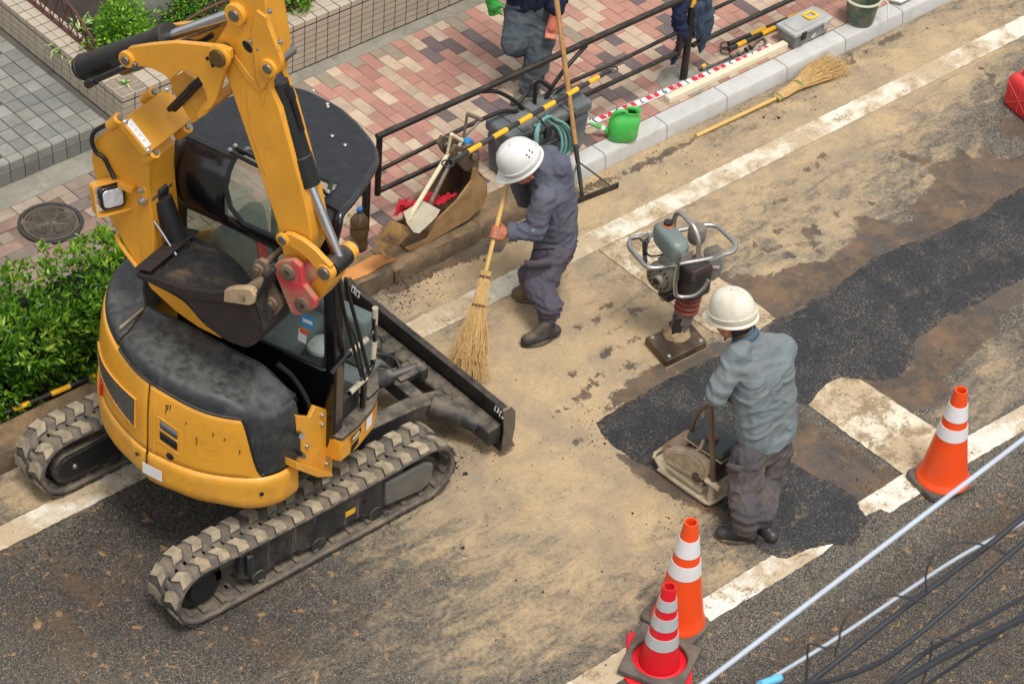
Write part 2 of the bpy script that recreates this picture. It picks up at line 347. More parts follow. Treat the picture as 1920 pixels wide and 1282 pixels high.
# ---- road material
def road_mat(fresh=False):
    m, t, b = newmat('fresh_asphalt' if fresh else 'dusty_road')
    co = t.new('ShaderNodeTexCoord').outputs['Object']
    agg = t.vor(co, 190, out='Color'); ag = t.new('ShaderNodeSeparateColor'); t.ln(agg, ag.inputs[0]); aggv = ag.outputs[0]
    fine = t.noise(co, 240, 3, .7); mid = t.noise(co, 34, 6, .65); big = t.noise(co, 3.2, 8, .62, .3); mp = t.new('ShaderNodeMapping'); t.ln(co, mp.inputs[0]); mp.inputs['Scale'].default_value = (.55, 1.3, 1); mp.inputs['Rotation'].default_value = (0, 0, .25); patch = t.noise(mp.outputs[0], 8, 9, .68, .6)
    if fresh:
        c = t.mix(t.rng(aggv, .3, 1), lin((24, 25, 27)), lin((66, 66, 68)))
        c = t.mix(t.math('MULTIPLY', t.rng(aggv, .90, .98), t.rng(big, .42, .6)), c, lin((172, 150, 118)))
        c = t.mix(t.math('MULTIPLY', t.rng(t.noise(co, 5.5, 9, .7, .6), .53, .72), t.math('MULTIPLY', t.rng(mid, .42, .6), .8)), c, lin((148, 128, 96)))
        c = t.mix(t.math('MULTIPLY', t.rng(big, .38, .66), .4), c, lin((80, 78, 77)))
        e = t.attr('edge'); c = t.mix(t.math('MULTIPLY', t.rng(e, .06, .0), t.rng(mid, .5, .66, 0, .7)), c, lin((134, 108, 76)))
        t.inp(b.inputs['Base Color'], c); t.inp(b.inputs['Roughness'], t.rng(big, .3, .7, .5, .82))
        h = t.math('ADD', t.math('MULTIPLY', t.vor(co, 150), .9), t.math('ADD', t.math('MULTIPLY', mid, 1.2), t.math('MULTIPLY', fine, .5)))
        t.ln(t.bump(h, .85, .009), b.inputs['Normal']); return m
    sand, wet, dark = t.attr('sand'), t.attr('wet'), t.attr('dark')
    # bare old asphalt: dark binder, pale and rusty stones
    asp = t.mix(t.rng(aggv, .15, 1.), lin((56, 52, 47)), lin((126, 118, 104)))
    asp = t.mix(t.rng(aggv, .94, .99, 0, .8), asp, lin((172, 162, 140)))
    asp = t.mix(t.math('MULTIPLY', t.rng(patch, .45, .75), .35), asp, lin((114, 102, 84)))
    dk = t.mix(t.rng(aggv, .2, 1), lin((36, 33, 31)), lin((90, 81, 69))); dk = t.mix(t.rng(aggv, .95, .99, 0, .8), dk, lin((144, 130, 108)))
    asp = t.mix(t.math('MULTIPLY', dark, t.rng(mid, .2, .6, .55, 1.)), asp, dk)
    asp = t.mix(t.math('MULTIPLY', dark, t.rng(t.noise(co, 2.6, 7, .66, .5), .5, .66, 0, .55)), asp, lin((104, 78, 54)))
    asp = t.mix(t.math('MULTIPLY', t.rng(t.noise(co, 5., 8, .7, .7), .56, .70), .5), asp, lin((38, 35, 33)))
    asp = t.mix(t.math('MULTIPLY', t.rng(t.noise(co, 13, 4, .6, .6), .60, .70), .7), asp, lin((178, 136, 90)))
    # sand fills the hollows between the stones first
    sd = t.mix(t.rng(big, .3, .7), lin((174, 151, 116)), lin((193, 165, 124))); sd = t.mix(t.math('MULTIPLY', t.rng(mid, .45, .75), .55), sd, lin((148, 129, 102)))
    sd = t.mix(t.rng(t.noise(co, 6, 6, .6, .8), .56, .70, 0, .4), sd, lin((192, 152, 100)))
    sd = t.mix(t.math('MULTIPLY', t.rng(t.noise(co, 2.3, 9, .7, .6), .42, .66), .6), sd, lin((138, 124, 106)))
    sd = t.mix(t.math('MULTIPLY', t.rng(aggv, .75, .95), .35), sd, lin((112, 102, 86)))
    th = t.math('ADD', t.math('MULTIPLY', t.math('SUBTRACT', patch, .5), 1.5), t.math('ADD', t.math('MULTIPLY', t.math('SUBTRACT', mid, .5), 1.0), t.math('MULTIPLY', t.math('SUBTRACT', aggv, .5), -.30)))
    cov = t.rng(t.math('ADD', sand, th), .22, .92)
    cov = t.math('MULTIPLY', cov, t.rng(fine, .2, .5, .72, 1.))
    c = t.mix(cov, asp, sd)
    # loose black grit
    gr = t.rng(t.vor(co, 46), .10, .05); gr = t.math('MULTIPLY', gr, t.rng(t.noise(co, 2.6, 5, .7), .53, .66)); c = t.mix(t.math('MULTIPLY', gr, .8), c, lin((44, 40, 36)))
    wn = t.math('ADD', wet, t.math('ADD', t.math('MULTIPLY', t.math('SUBTRACT', t.noise(co, 11, 8, .68), .5), .22), t.math('MULTIPLY', t.math('SUBTRACT', mid, .5), .05)))
    wf = t.rng(wn, -.004, .012)
    wc = t.mix(t.rng(t.noise(co, 4, 8, .7), .38, .66), lin((64, 54, 44)), lin((124, 94, 62)))
    wc = t.mix(t.math('MULTIPLY', t.rng(t.noise(co, 2.2, 8, .7, .4), .44, .64), .75), wc, lin((80, 72, 66))); wc = t.mix(t.rng(aggv, .5, 1, 0, .4), wc, lin((112, 104, 94)))
    wc = t.mix(t.math('MULTIPLY', t.rng(t.noise(co, 14, 8, .7, .5), .6, .72), .8), wc, lin((178, 146, 100)))
    c = t.mix(t.math('MULTIPLY', wf, .93), c, wc)
    t.inp(b.inputs['Base Color'], c); t.inp(b.inputs['Roughness'], t.mix(wf, (.9,)*3, (.52,)*3))
    h = t.math('ADD', t.math('MULTIPLY', t.vor(co, 150), t.math('SUBTRACT', 1., t.math('MULTIPLY', cov, .75))), t.math('ADD', t.math('MULTIPLY', mid, 1.3), t.math('MULTIPLY', fine, .35)))
    t.ln(t.bump(h, .7, .008), b.inputs['Normal']); return m
roadmat = road_mat()
V, Fc = grid_mesh(-5.2, 6.2, -4.9, .60, .024)
sa, we, fr, da = ground_attr(V[:, :2])
V[:, 2] = 0
me = np_mesh('road', V, Fc, roadmat, {'sand': sa, 'wet': np.clip(we, -1, 1), 'dark': da})
road = link('road', me, None, (0, 0, 0), kind='structure')
# the rest of the street out to the horizon
q = MB(); q.add([(-150, -150, -.012), (150, -150, -.012), (150, 150, -.012), (-150, 150, -.012)], [(0, 1, 2, 3)])
q.obj('ground', M('far_ground', (112, 104, 94), .9, bump=.3), None, kind='structure')

# ---- fresh asphalt strip: a low mound with a crumbly rim
V, Fc = grid_mesh(-1.7, 6.2, -3.5, .6, .02)
q = seg_dist(V[:, :2], FRESH)
jag = fbm(V[:, :2], 6., 5, 3.)*.026+fbm(V[:, :2], 1.3, 3, 8.)*.03; q = q+jag
keep = q > -.05; fk = keep[Fc].all(1); Fc = Fc[fk]; ids = np.unique(Fc); mp_ = -np.ones(len(V), int); mp_[ids] = np.arange(len(ids)); V = V[ids]; q = q[ids]; Fc = mp_[Fc]
V[:, 2] = np.where(q < 0, q*.28, .018*np.clip(q/.09, 0, 1)**.7) + (.004*fbm(V[:, :2], 5., 4, 9.) + .002*rng.random(len(V)))*np.clip(q/.03, 0, 1)
link('asphalt_patch', np_mesh('asphalt_patch', V, Fc, road_mat(True), {'edge': q}), None, (0, 0, 0), kind='structure')

# ---- painted lines, worn and sanded over
def line_mat(name, wear, sand, tint=(226, 218, 200)):
    m, t, b = newmat(name); co = t.new('ShaderNodeTexCoord').outputs['Object']
    n = t.noise(co, 6, 9, .68, .5); n2 = t.noise(co, 55, 6, .7); n3 = t.noise(co, 2.1, 7, .65)
    c = t.mix(t.rng(n2, .3, .7), lin(tint), lin((206, 196, 174)))
    c = t.mix(t.math('MULTIPLY', t.rng(t.math('ADD', n3, t.math('MULTIPLY', t.math('SUBTRACT', n, .5), .6)), .5-.3*sand, .72-.3*sand), .85), c, lin((172, 148, 112)))
    c = t.mix(t.math('MULTIPLY', t.rng(t.math('ADD', t.math('MULTIPLY', n, .6), t.math('MULTIPLY', n2, .4)), .60-.2*wear, .70-.2*wear), .8), c, lin((124, 104, 78)))
    c = t.mix(t.math('MULTIPLY', t.rng(t.vor(co, 40), .1, .05), t.rng(n3, .5, .62)), c, lin((50, 44, 38)))
    t.inp(b.inputs['Base Color'], c); b.inputs['Roughness'].default_value = .85
    t.ln(t.bump(n2, .35, .004), b.inputs['Normal']); return m
def painted(pts_px, mat, step=.03, jag=.004, z=.004, name='road_line'):
    P = gp(pts_px); out = []; n = len(P)
    for i in range(n):
        a = np.array(P[i]); b = np.array(P[(i+1) % n]); k = max(1, int(np.hypot(*(b-a))/step)); nn = np.array([-(b-a)[1], (b-a)[0]])/max(1e-9, np.hypot(*(b-a)))
        for j in range(k):
            p = a+(b-a)*j/k + nn*(rng.random()-.5)*2*jag*(0 if j == 0 else 1); out.append((p[0], p[1], z))
    q = MB(); q.add(out, [tuple(range(len(out)))]); return q.obj(name, mat, None, kind='structure')
lm_sand = line_mat('sandy_road_line', .34, .45); lm_clean = line_mat('white_road_line', .34, .32, (236, 232, 222)); lm_mid = line_mat('worn_crossing_stripe', .62, .62, (220, 208, 184))
e0 = lambda x, y: tuple(proj((x, y, 0)))
painted([e0(-5.2, .0), e0(6.2, -.02), e0(6.2, .15), e0(-5.2, .16)], lm_sand)
painted([(1059,1284),(1175,1213),(1262,1160),(1310,1128),(1448,1041),(1458,1046),(1474,1048),(1500,1036),(1540,1020),(1560,1017),(1562,1021),(1545,1036),(1500,1065),(1340,1160),(1150,1284),(1040,1360),(940,1360)], lm_clean)
painted([(1608,943),(1692,890),(1760,848),(1920,760),(2060,684),(2080,720),(1920,808),(1800,878),(1726,925),(1668,962),(1650,955),(1622,968),(1612,958)], lm_clean)
painted([(1516,760),(1530,742),(1548,722),(1575,709),(1612,712),(1635,726),(1690,763),(1756,806),(1800,835),(1740,866),(1693,889),(1600,823)], lm_mid, z=.0055)
painted([(1123,470),(1160,452),(1215,430),(1300,490),(1407,561),(1454,598),(1430,615),(1396,640),(1330,620),(1264,574)], lm_mid, z=.0055)
# ================================================================ SIDEWALK, KERBS, WALLS
ZS = .112                      # sidewalk level
WALLY, WALLX, WTOP = 2.51, -1.0, .49
def inframe(P, mrg=30):
    q = proj(np.array(P)); return -mrg < q[0] < 1920+mrg and -mrg < q[1] < 1282+mrg
mortar = M('joint_sand', (118, 98, 82), .95, var=.2, bump=.4)
b_ = MB(); b_.box((4.0, 1.572, .05), (8.85, 1.68, .108)); sw = b_.obj('sidewalk', mortar, None, kind='structure', loc=(0, 0, 0))
def piece_mesh(name, sx, sy, sz, ch=.003):
    """a small block with chamfered top edges, top face at z=0"""
    q = MB(); hx, hy = sx/2, sy/2
    vs = [(-hx, -hy, -sz), (hx, -hy, -sz), (hx, hy, -sz), (-hx, hy, -sz), (-hx, -hy, -ch), (hx, -hy, -ch), (hx, hy, -ch), (-hx, hy, -ch), (-hx+ch, -hy+ch, 0), (hx-ch, -hy+ch, 0), (hx-ch, hy-ch, 0), (-hx+ch, hy-ch, 0)]
    fs = [(0, 1, 5, 4), (1, 2, 6, 5), (2, 3, 7, 6), (3, 0, 4, 7), (4, 5, 9, 8), (5, 6, 10, 9), (6, 7, 11, 10), (7, 4, 8, 11), (8, 9, 10, 11)]
    q.add(vs, fs); return q
PAV = [M('paver_'+n, c, .88, var=.12, vs=14, rand=.13, hue=.004, speck=(205, 192, 172), sps=330, spa=.35, dirt=(128, 112, 94), da=.28, ds=4, bump=.35, bs=200) for n, c in
       (('salmon', (170, 122, 106)), ('buff', (184, 160, 136)), ('plum', (98, 84, 84)), ('rose', (164, 118, 104)), ('grey', (140, 126, 108)))]
PX_, PY_ = .0935, .186
pm = [piece_mesh('paver', PX_-.0025, PY_-.0025, .02).mesh('paver', smooth=None, mat=m_) for m_ in PAV]
ph = [piece_mesh('paver', PX_-.0025, PY_/2-.0025, .02).mesh('paver', smooth=None, mat=m_) for m_ in PAV]
cand = []
y_lo, y_hi = .735, 2.41
for i in range(-12, 80):
    x = -.43 + i*PX_
    off = (i % 4)*PY_*.5 if i % 2 else (i % 4)*PY_*.25
    off = (i*.5 % 1.)*PY_
    y = y_lo - off
    while y < y_hi:
        a, b2 = max(y, y_lo), min(y+PY_, y_hi); y += PY_
        if b2-a < .04: continue
        full = (b2-a) > PY_*.75
        cand.append((x, (a+b2)/2, full, i))
wts = [.36, .40, .14, .09, .01]
cand = [c for c in cand if c[0] > -.62]
vis = sorted([c for c in cand if inframe((c[0], c[1], ZS), 12)], key=lambda c: np.linalg.norm(np.array([c[0], c[1], 0])-CAM))
visset = set((c[0], c[1]) for c in vis[:298]); rest = MB(); restv = []
prev = {}
for c in cand:
    x, y, full, i = c
    k = rng.choice(5, p=wts)
    if y > 2.3 and rng.random() < .5: k = 4
    z = ZS + rng.normal(0, .0008)
    if (x, y) in visset:
        o = link('paver', (pm if full else ph)[k], sw, (x, y, z)); o.rotation_euler = (rng.normal(0, .006), rng.normal(0, .006), rng.normal(0, .006))
    else:
        pb = piece_mesh('p', PX_-.0025, (PY_ if full else PY_/2)-.004, .02); rest.add([(a+x, b2+y, c2+z) for a, b2, c2 in pb.v], pb.f); restv.append((len(pb.f), k))
o = rest.obj('paver', PAV[0], sw, smooth=None, kind='stuff')
for m_ in PAV[1:]: o.data.materials.append(m_)
j = 0
for n_, k in restv:
    for _ in range(n_): o.data.polygons[j].material_index = int(k); j += 1

# paved strip beside the manhole, squarer pavers with a worn grey-brown face
b_ = MB(); b_.box((-2.55, 1.83, .049), (4.2, 1.16, .104)); sw2 = b_.obj('sidewalk', mortar, None, kind='structure', loc=(0, 0, 0))
PAV2 = [M('old_paver_'+str(i), c, .9, var=.16, vs=14, rand=.14, hue=.008, speck=(206, 192, 172), sps=300, spa=.5, dirt=(96, 84, 66), da=.3, ds=5, bump=.4, bs=200) for i, c in enumerate(((136, 118, 104), (146, 128, 112), (124, 110, 100), (142, 114, 100)))]
p2m = [piece_mesh('paver', .190, .0935, .02).mesh('paver', smooth=None, mat=m_) for m_ in PAV2]
p2h = [piece_mesh('paver', .093, .0935, .02).mesh('paver', smooth=None, mat=m_) for m_ in PAV2]
MH = V3(G(95, 418, ZS)); MR = .205
for j in range(12):
    y = 2.36 - j*.0975
    x = -3.0 + (j % 2)*.0975 + (.195 if j % 4 > 1 else 0)*.25
    while x < -.75:
        half = rng.random() < .28; L_ = .0975 if half else .195; xc = x+L_/2; x += L_
        if not inframe((xc, y, ZS), 10): continue
        if (abs(xc-MH.x) < MR+L_*.30 and (xc-MH.x)**2+(y-MH.y)**2 < (MR+.01)**2): continue
        o = link('paver', (p2h if half else p2m)[rng.integers(4)], sw2, (xc, y, ZS+rng.normal(0, .0009))); o.rotation_euler = (rng.normal(0, .008), rng.normal(0, .008), rng.normal(0, .01))
# concrete channel in front of the walls
conc = M('rough_grey_concrete', (142, 136, 122), .92, var=.2, vs=10, dirt=(92, 90, 72), da=.35, ds=5, speck=(208, 204, 192), sps=140, spa=.4, bump=.7, bs=120)
b_ = MB(); b_.box((1.0, 2.517, .06), (9, .21, .100)); b_.obj('drain_strip', conc, None, kind='structure', bevel=.004)

# ---- manhole cover: five petals with studs
iron = M('rusty_cast_iron', (58, 51, 46), .62, .35, var=.25, vs=14, dirt=(118, 104, 84), da=.4, ds=12, bump=.35, bs=120)
ironp = M('worn_iron_relief', (98, 88, 74), .55, .3, var=.2, vs=20, dirt=(80, 70, 58), da=.3, ds=14, bump=.3)
mh = thing('manhole_cover', 'round cast iron manhole cover with a flower pattern in the paving', 'manhole cover', (MH.x, MH.y, ZS))
b_ = MB(); b_.lathe([(MR*.0001, .0), (MR*.845, .0), (MR*.85, -.004)], MH+Vector((0, 0, .001)), n=64); b_.obj('plate', iron, mh)
b_ = MB(); b_.lathe([(MR*.86, -.004), (MR*.87, .004), (MR*.99, .004), (MR, -.02), (MR*.84, -.02), (MR*.86, -.004)], MH, n=64); b_.obj('frame', M('manhole_frame', (58, 58, 54), .6, .3, var=.25, bump=.3), mh)
b_ = MB(); b_.lathe([(MR*.76, 0), (MR*.77, .004), (MR*.83, .004), (MR*.84, 0)], MH, n=64)
for k in range(5):
    a = 2*math.pi*k/5+math.radians(18+44)
    d = Vector((math.cos(a), math.sin(a), 0)); e = Vector((-d.y, d.x, 0))
    for s_ in (-1, 1):
        pts = [MH+d*MR*t+e*s_*MR*w_ for t, w_ in ((.12, .03), (.25, .16), (.42, .27), (.58, .27), (.68, .17), (.66, .05), (.72, 0))]
        b_.tube([p+Vector((0, 0, .002)) for p in spline(pts, 4)], MR*.018, 6)
    b_.tube([MH+Vector((0, 0, .002)), MH+d*MR*.30+Vector((0, 0, .002))], [MR*.05, MR*.008], 6)
    a2 = a+math.pi/5; d2 = Vector((math.cos(a2), math.sin(a2), 0)); b_.tube([MH+d2*MR*.05+Vector((0, 0, .002)), MH+d2*MR*.34+Vector((0, 0, .002))], [MR*.05, MR*.012], 6)
b_.lathe([(0.0001, .005), (MR*.08, .004), (MR*.1, 0)], MH, n=14); b_.obj('petal_relief', ironp, mh)
b_ = MB()
for k in range(190):
    r_ = MR*.80*math.sqrt((k+.5)/190); a = k*2.39996
    if r_ < MR*.17: continue
    b_.lathe([(.0001, .004), (MR*.019, .003), (MR*.024, 0)], MH+Vector((r_*math.cos(a), r_*math.sin(a), 0)), n=6)
b_.obj('stud', ironp, mh, kind='stuff')

# ---- kerbs
newk = M('new_concrete_kerb', (186, 184, 178), .8, var=.07, vs=6, dirt=(150, 136, 112), da=.22, ds=5, speck=(120, 110, 96), sps=70, spa=.14, bump=.2, bs=140, rand=.05, streak=(128, 116, 100), sta=.22)
kb = b_ = MB(); b_.box((3.6, .66, .02), (5.4, .13, .05)); kerb = b_.obj('kerb', newk, None, kind='structure', loc=(0, 0, 0))
JX = [.985, 1.431, 1.985, 2.54, 3.113, 3.69, 4.27, 4.85, 5.43, 6.0]
for a, b2 in zip(JX[:-1], JX[1:]):
    q = MB(); L_ = b2-a-.006; y0, y1 = .592, .728
    prof = [(y0-.004, 0), (y0+.004, .085), (y0+.012, .104), (y0+.03, .112), (y1, .112), (y1, 0)]
    q.prism([(a+.003, y, z) for y, z in prof], (L_, 0, 0)); q.obj('kerb_stone', newk, kerb, bevel=.003, loc=((a+b2)/2, .66, 0))
oldk = M('old_brown_kerb', (118, 98, 74), .92, var=.25, vs=9, dirt=(74, 64, 50), da=.5, ds=6, dust=(176, 140, 92), du=.35, bump=1., bs=60, speck=(170, 156, 130), sps=90, spa=.3)
def rough_block(x0, x1, y0, y1, z1, n=40, amp=.006, seed=1., wear=.012):
    q = MB(); prof0 = [(y0, -.01), (y0, z1*.5), (y0+.004, z1*.85), (y0+.018, z1), ((y0+y1)/2, z1), (y1, z1), (y1, -.01)]
    rows = []
    for i in range(n+1):
        x = x0+(x1-x0)*i/n; row = []
        for k, (y, z) in enumerate(prof0):
            a = noise.fractal(Vector((x*9, y*9+seed, z*9)), 1., 2., 4); b2 = noise.fractal(Vector((x*3.1, k*.7, seed)), 1., 2., 3)
            dy = amp*a if k < 5 else 0; dz = amp*.5*a if 1 < k < 6 else 0
            if k in (2, 3): dy += wear*max(0, b2+.1)*1.6; dz -= wear*max(0, b2+.1)
            row.append((x, y+dy, z+dz))
        rows.append(row)
    q.grid(rows); q.add(rows[0], [tuple(range(len(prof0)))]); q.add(rows[-1], [tuple(range(len(prof0)-1, -1, -1))]); return q
okb = MB(); okb.box((-2.1, .62, .02), (6, .15, .04)); okerb = okb.obj('kerb', oldk, None, kind='structure', loc=(0, 0, 0))
for i, (a, b2, yo) in enumerate([(-4.7, -3.40, .50), (-3.395, -2.25, .505), (-2.245, -1.2, .50), (-1.195, -.42, .495), (-.415, .285, .492), (.29, .98, .51)]):
    rough_block(a, b2, yo, .735, .115 if i > 2 else .13, seed=i*3.3+1).obj('kerb_stone', oldk, okerb, loc=((a+b2)/2, .6, 0))

# ---- tiled walls round the planting bed
tileM = M('wall_tile', (176, 162, 142), .55, var=.06, vs=8, rand=.06, dirt=(132, 122, 104), da=.16, ds=4, bump=.12, bs=60, streak=(126, 116, 98), sta=.18)
groutM = M('dark_grout', (44, 38, 34), .95, var=.2, bump=.3)
TW, TH = .0972, .0456
def tile_wall(label, face):
    """face: 'front' runs along x at y=WALLY, 'side' runs along y at x=WALLX"""
    if face == 'front':
        x0, x1 = WALLX, 4.6; o = thing('tiled_wall', label, 'wall', ((x0+x1)/2, WALLY+.1, ZS), 'tiled planter walls')
        q = MB(); q.box(((x0+x1)/2+.004, WALLY+.104, .27), (x1-x0-.006, .192, .432)); q.obj('wall_core', groutM, o)
        zb, n = ZS, int((x1-x0)/TW)
    else:
        y0, y1 = WALLY+.2, 4.9; o = thing('tiled_wall', label, 'wall', (WALLX+.1, (y0+y1)/2, ZS), 'tiled planter walls')
        q = MB(); q.box((WALLX+.104, (WALLY+.203+y1)/2, .27), (.192, y1-WALLY-.203, .432)); q.obj('wall_core', groutM, o)
        zb, n = .27, int((4.9-WALLY)/TW)
    q = MB(); q.box((0, 0, 0), (TW-.0075, .006, TH-.0075)); tm = q.mesh('wall_tile', smooth=None, mat=tileM)
    q = MB(); q.prism([(-TW/2+.0038, -.003, -TH+.005), (-TW/2+.0038, -.003, -.004), (-TW/2+.0038, .001, 0), (-TW/2+.0038, .05, 0), (-TW/2+.0038, .05, -.006), (-TW/2+.0038, .003, -.006), (-TW/2+.0038, .003, -TH+.005)], (TW-.0076, 0, 0)); cm = q.mesh('coping_tile', smooth=None, mat=tileM)
    q = MB(); q.box((0, 0, -.003), (TW-.0076, .135, .006)); bm_ = q.mesh('coping_tile', smooth=None, mat=tileM)
    rot = 0 if face == 'front' else -math.pi/2
    cnt = 0; rows = 8
    for i in range(n):
        s_ = (i+.5)*TW
        for k in range(rows):
            z = WTOP-.006-TH*(k+1)-TH*.0 - TH/2 + .0005
            if z-TH/2 < zb-.02: continue
            p = (WALLX+s_, WALLY+.004, z) if face == 'front' else (WALLX+.004, WALLY+s_, z)
            if not inframe(p, 10) or cnt > 296: continue
            c_ = link('wall_tile', tm, o, p); c_.rotation_euler = (rng.normal(0, .004), 0, rot+rng.normal(0, .004)); cnt += 1
        p = (WALLX+s_, WALLY+.003, WTOP) if face == 'front' else (WALLX+.003, WALLY+s_, WTOP)
        if inframe(p, 60):
            c_ = link('coping_tile', cm, o, p); c_.rotation_euler = (0, 0, rot)
            d = .003+.05+.004+.0675
            p2 = (p[0], WALLY+d, WTOP) if face == 'front' else (WALLX+d, p[1], WTOP)
            c_ = link('coping_tile', bm_, o, p2); c_.rotation_euler = (0, 0, rot)
    return o
tile_wall('long beige tiled wall along the back of the red brick paving', 'front')
tile_wall('beige tiled wall beside the grey tiled floor, left of the corner', 'side')

# ---- grey tiled floor one step up
FZ = .27
b_ = MB(); b_.box((-2.9, 3.815, FZ/2-.006), (3.79, 2.38, FZ-.012)); tf = b_.obj('tiled_floor', M('floor_grout', (84, 80, 72), .95, var=.2, bump=.3), None, kind='structure', loc=(0, 0, 0))
FT = [M('floor_tile_'+str(i), c, .8, var=.12, vs=12, rand=.1, speck=(190, 186, 176), sps=260, spa=.35, dirt=(88, 84, 72), da=.25, ds=4, bump=.25, bs=160) for i, c in enumerate(((124, 122, 114), (136, 133, 123), (114, 114, 108)))]
fx, fy = .1045, .119
ftm = [piece_mesh('floor_tile', fx-.006, fy-.006, .014).mesh('floor_tile', smooth=None, mat=m_) for m_ in FT]
q = MB(); q.prism([(-fx/2+.003, -.005, -.055), (-fx/2+.003, -.005, -.008), (-fx/2+.003, .003, .001), (-fx/2+.003, .055, .001), (-fx/2+.003, .055, -.01), (-fx/2+.003, .006, -.012), (-fx/2+.003, .006, -.055)], (fx-.006, 0, 0)); nos = q.mesh('step_tile', smooth=None, mat=FT[1])
q = MB(); q.box((0, 0, 0), (fx-.006, .012, .098)); ris = q.mesh('riser_tile', smooth=None, mat=FT[2])
for i in range(20):
    x = WALLX-.055-fx*(i+.5)
    for j in range(16):
        y = 2.615+.06+fy*(j+.5)
        if inframe((x, y, FZ), 15): o = link('floor_tile', ftm[rng.integers(3)], tf, (x, y, FZ+rng.normal(0, .0006)))
    if inframe((x, 2.61, FZ), 25):
        link('step_tile', nos, tf, (x, 2.615, FZ)); link('riser_tile', ris, tf, (x, 2.609, FZ-.107))

# ================================================================ PLANTING
soil = M('dark_soil', (52, 44, 34), .95, var=.4, bump=1., bs=60)
b_ = MB(); b_.box((2, 3.7, .41), (5.6, 2.0, .04)); b_.obj('planting_bed', soil, None, kind='structure')
def leafmat(name, cols, gloss=.45):
    m, t, b = newmat(name); a = t.attr('leafv'); r_ = t.new('ShaderNodeValToRGB'); t.ln(a, r_.inputs[0]); e = r_.color_ramp.elements
    e[0].position = 0; e[0].color = (*lin(cols[0]), 1); e[1].position = 1; e[1].color = (*lin(cols[-1]), 1)
    for i, c in enumerate(cols[1:-1]): x = e.new((i+1)/(len(cols)-1)); x.color = (*lin(c), 1)
    t.ln(r_.outputs[0], b.inputs['Base Color']); b.inputs['Roughness'].default_value = gloss
    tr = t.new('ShaderNodeBsdfTranslucent'); t.ln(r_.outputs[0], tr.inputs[0]); mx = t.new('ShaderNodeMixShader'); mx.inputs[0].default_value = .3
    t.ln(b.outputs[0], mx.inputs[1]); t.ln(tr.outputs[0], mx.inputs[2]); t.ln(mx.outputs[0], t.n['Material Output'].inputs['Surface']); return m
def leaves(name, C_, D_, L_, W_, mat, parent, vals, kind='stuff', off=(0, 0, 0)):
    """C_ leaf bases Nx3, D_ directions Nx3: folded leaf of 4 triangles each"""
    n = len(C_); D_ = D_/np.linalg.norm(D_, axis=1)[:, None]
    rnd = rng.normal(size=(n, 3)); S_ = np.cross(D_, rnd); S_ /= np.linalg.norm(S_, axis=1)[:, None]; N_ = np.cross(S_, D_)
    flip = np.sign(N_[:, 2]); flip[flip == 0] = 1; N_ *= flip[:, None]
    L_ = L_[:, None]; W_ = W_[:, None]
    mid = C_+D_*L_*.5-N_*W_*.25; tip = C_+D_*L_-N_*L_*.14
    a = C_+D_*L_*.45+S_*W_*.5; b2 = C_+D_*L_*.45-S_*W_*.5
    V = np.stack([C_, a, tip, b2, mid], 1).reshape(-1, 3)-np.array(off); i = np.arange(n)[:, None]*5
    F = np.concatenate([i+[0, 1, 4], i+[1, 2, 4], i+[2, 3, 4], i+[3, 0, 4]], 1).reshape(-1, 3)
    me = np_mesh(name, V, F, mat, {'leafv': np.repeat(vals, 5)}, smooth=False)
    return link(name, me, parent, off, kind=kind)
hedgeM = leafmat('hedge_leaf', [(38, 78, 18), (76, 124, 30), (120, 164, 44), (178, 198, 72)], .34)
bushM = leafmat('bush_leaf', [(50, 96, 16), (90, 142, 24), (128, 178, 36), (166, 202, 66)], .5)
twig = M('brown_twig', (70, 54, 38), .9, var=.3, bump=.5)
hz = thing('hedge', 'dense clipped green hedge behind the old kerb, left of the excavator', 'hedge', (-2.75, 1.06, ZS))
n = 15500; hx0, hx1, hy0, hy1, hz0, hz1 = -4.1, -1.55, .77, 1.36, .10, .60
cl = np.c_[rng.uniform(hx0, hx1, 1500), rng.uniform(hy0, hy1, 1500), rng.uniform(hz0, hz1, 1500)]
def surf(n):
    """points near the hedge skin, with hollows"""
    P = np.c_[rng.uniform(hx0, hx1, n), rng.uniform(hy0, hy1, n), rng.uniform(hz0, hz1, n)]
    s_ = rng.random(n); P[:, 1] = np.where(s_ < .45, hy0+.10*rng.random(n)**1.3, P[:, 1]); P[:, 2] = np.where((s_ >= .45) & (s_ < .88), hz1-.12*rng.random(n)**1.3, P[:, 2]); return P
cl = surf(2400)
bul = np.array([noise.fractal(Vector((p[0]*3.2, p[1]*3.2, p[2]*3.2)), 1., 2., 3) for p in cl])
N_ = np.zeros_like(cl); N_[:, 1] = -np.clip(1-(cl[:, 1]-hy0)/.12, 0, 1); N_[:, 2] = np.clip(1-(hz1-cl[:, 2])/.14, 0, 1)+.12
cl = cl+N_/np.maximum(.3, np.linalg.norm(N_, axis=1))[:, None]*(bul[:, None]*.09)
ci = rng.integers(0, len(cl), n); C_ = cl[ci]+rng.normal(0, .016, (n, 3))
D_ = N_[ci]*1.1+rng.normal(0, .75, (n, 3))+np.array([0, 0, .35])
vals = np.clip(.34+.20*rng.normal(size=n)+.22*rng.normal(size=len(cl))[ci]*.6+.5*np.clip(bul[ci], -.4, .6)*.7+.1*(C_[:, 2] > .5), 0, 1)
leaves('leaf', C_, D_, rng.uniform(.034, .068, n), rng.uniform(.015, .027, n), hedgeM, hz, vals, off=(-2.75, 1.06, ZS))
b_ = MB()
for i in range(46):
    x = rng.uniform(hx0+.05, hx1-.05); y = rng.uniform(hy0+.08, hy1-.1); b_.tube(spline([(x, y, ZS-.03), (x+rng.normal(0, .03), y+rng.normal(0, .03), .3), (x+rng.normal(0, .07), y+rng.normal(0, .06), .52)], 3), [.008]*3+[.006]*3+[.004], 5)
b_.obj('branches', twig, hz, kind='stuff')
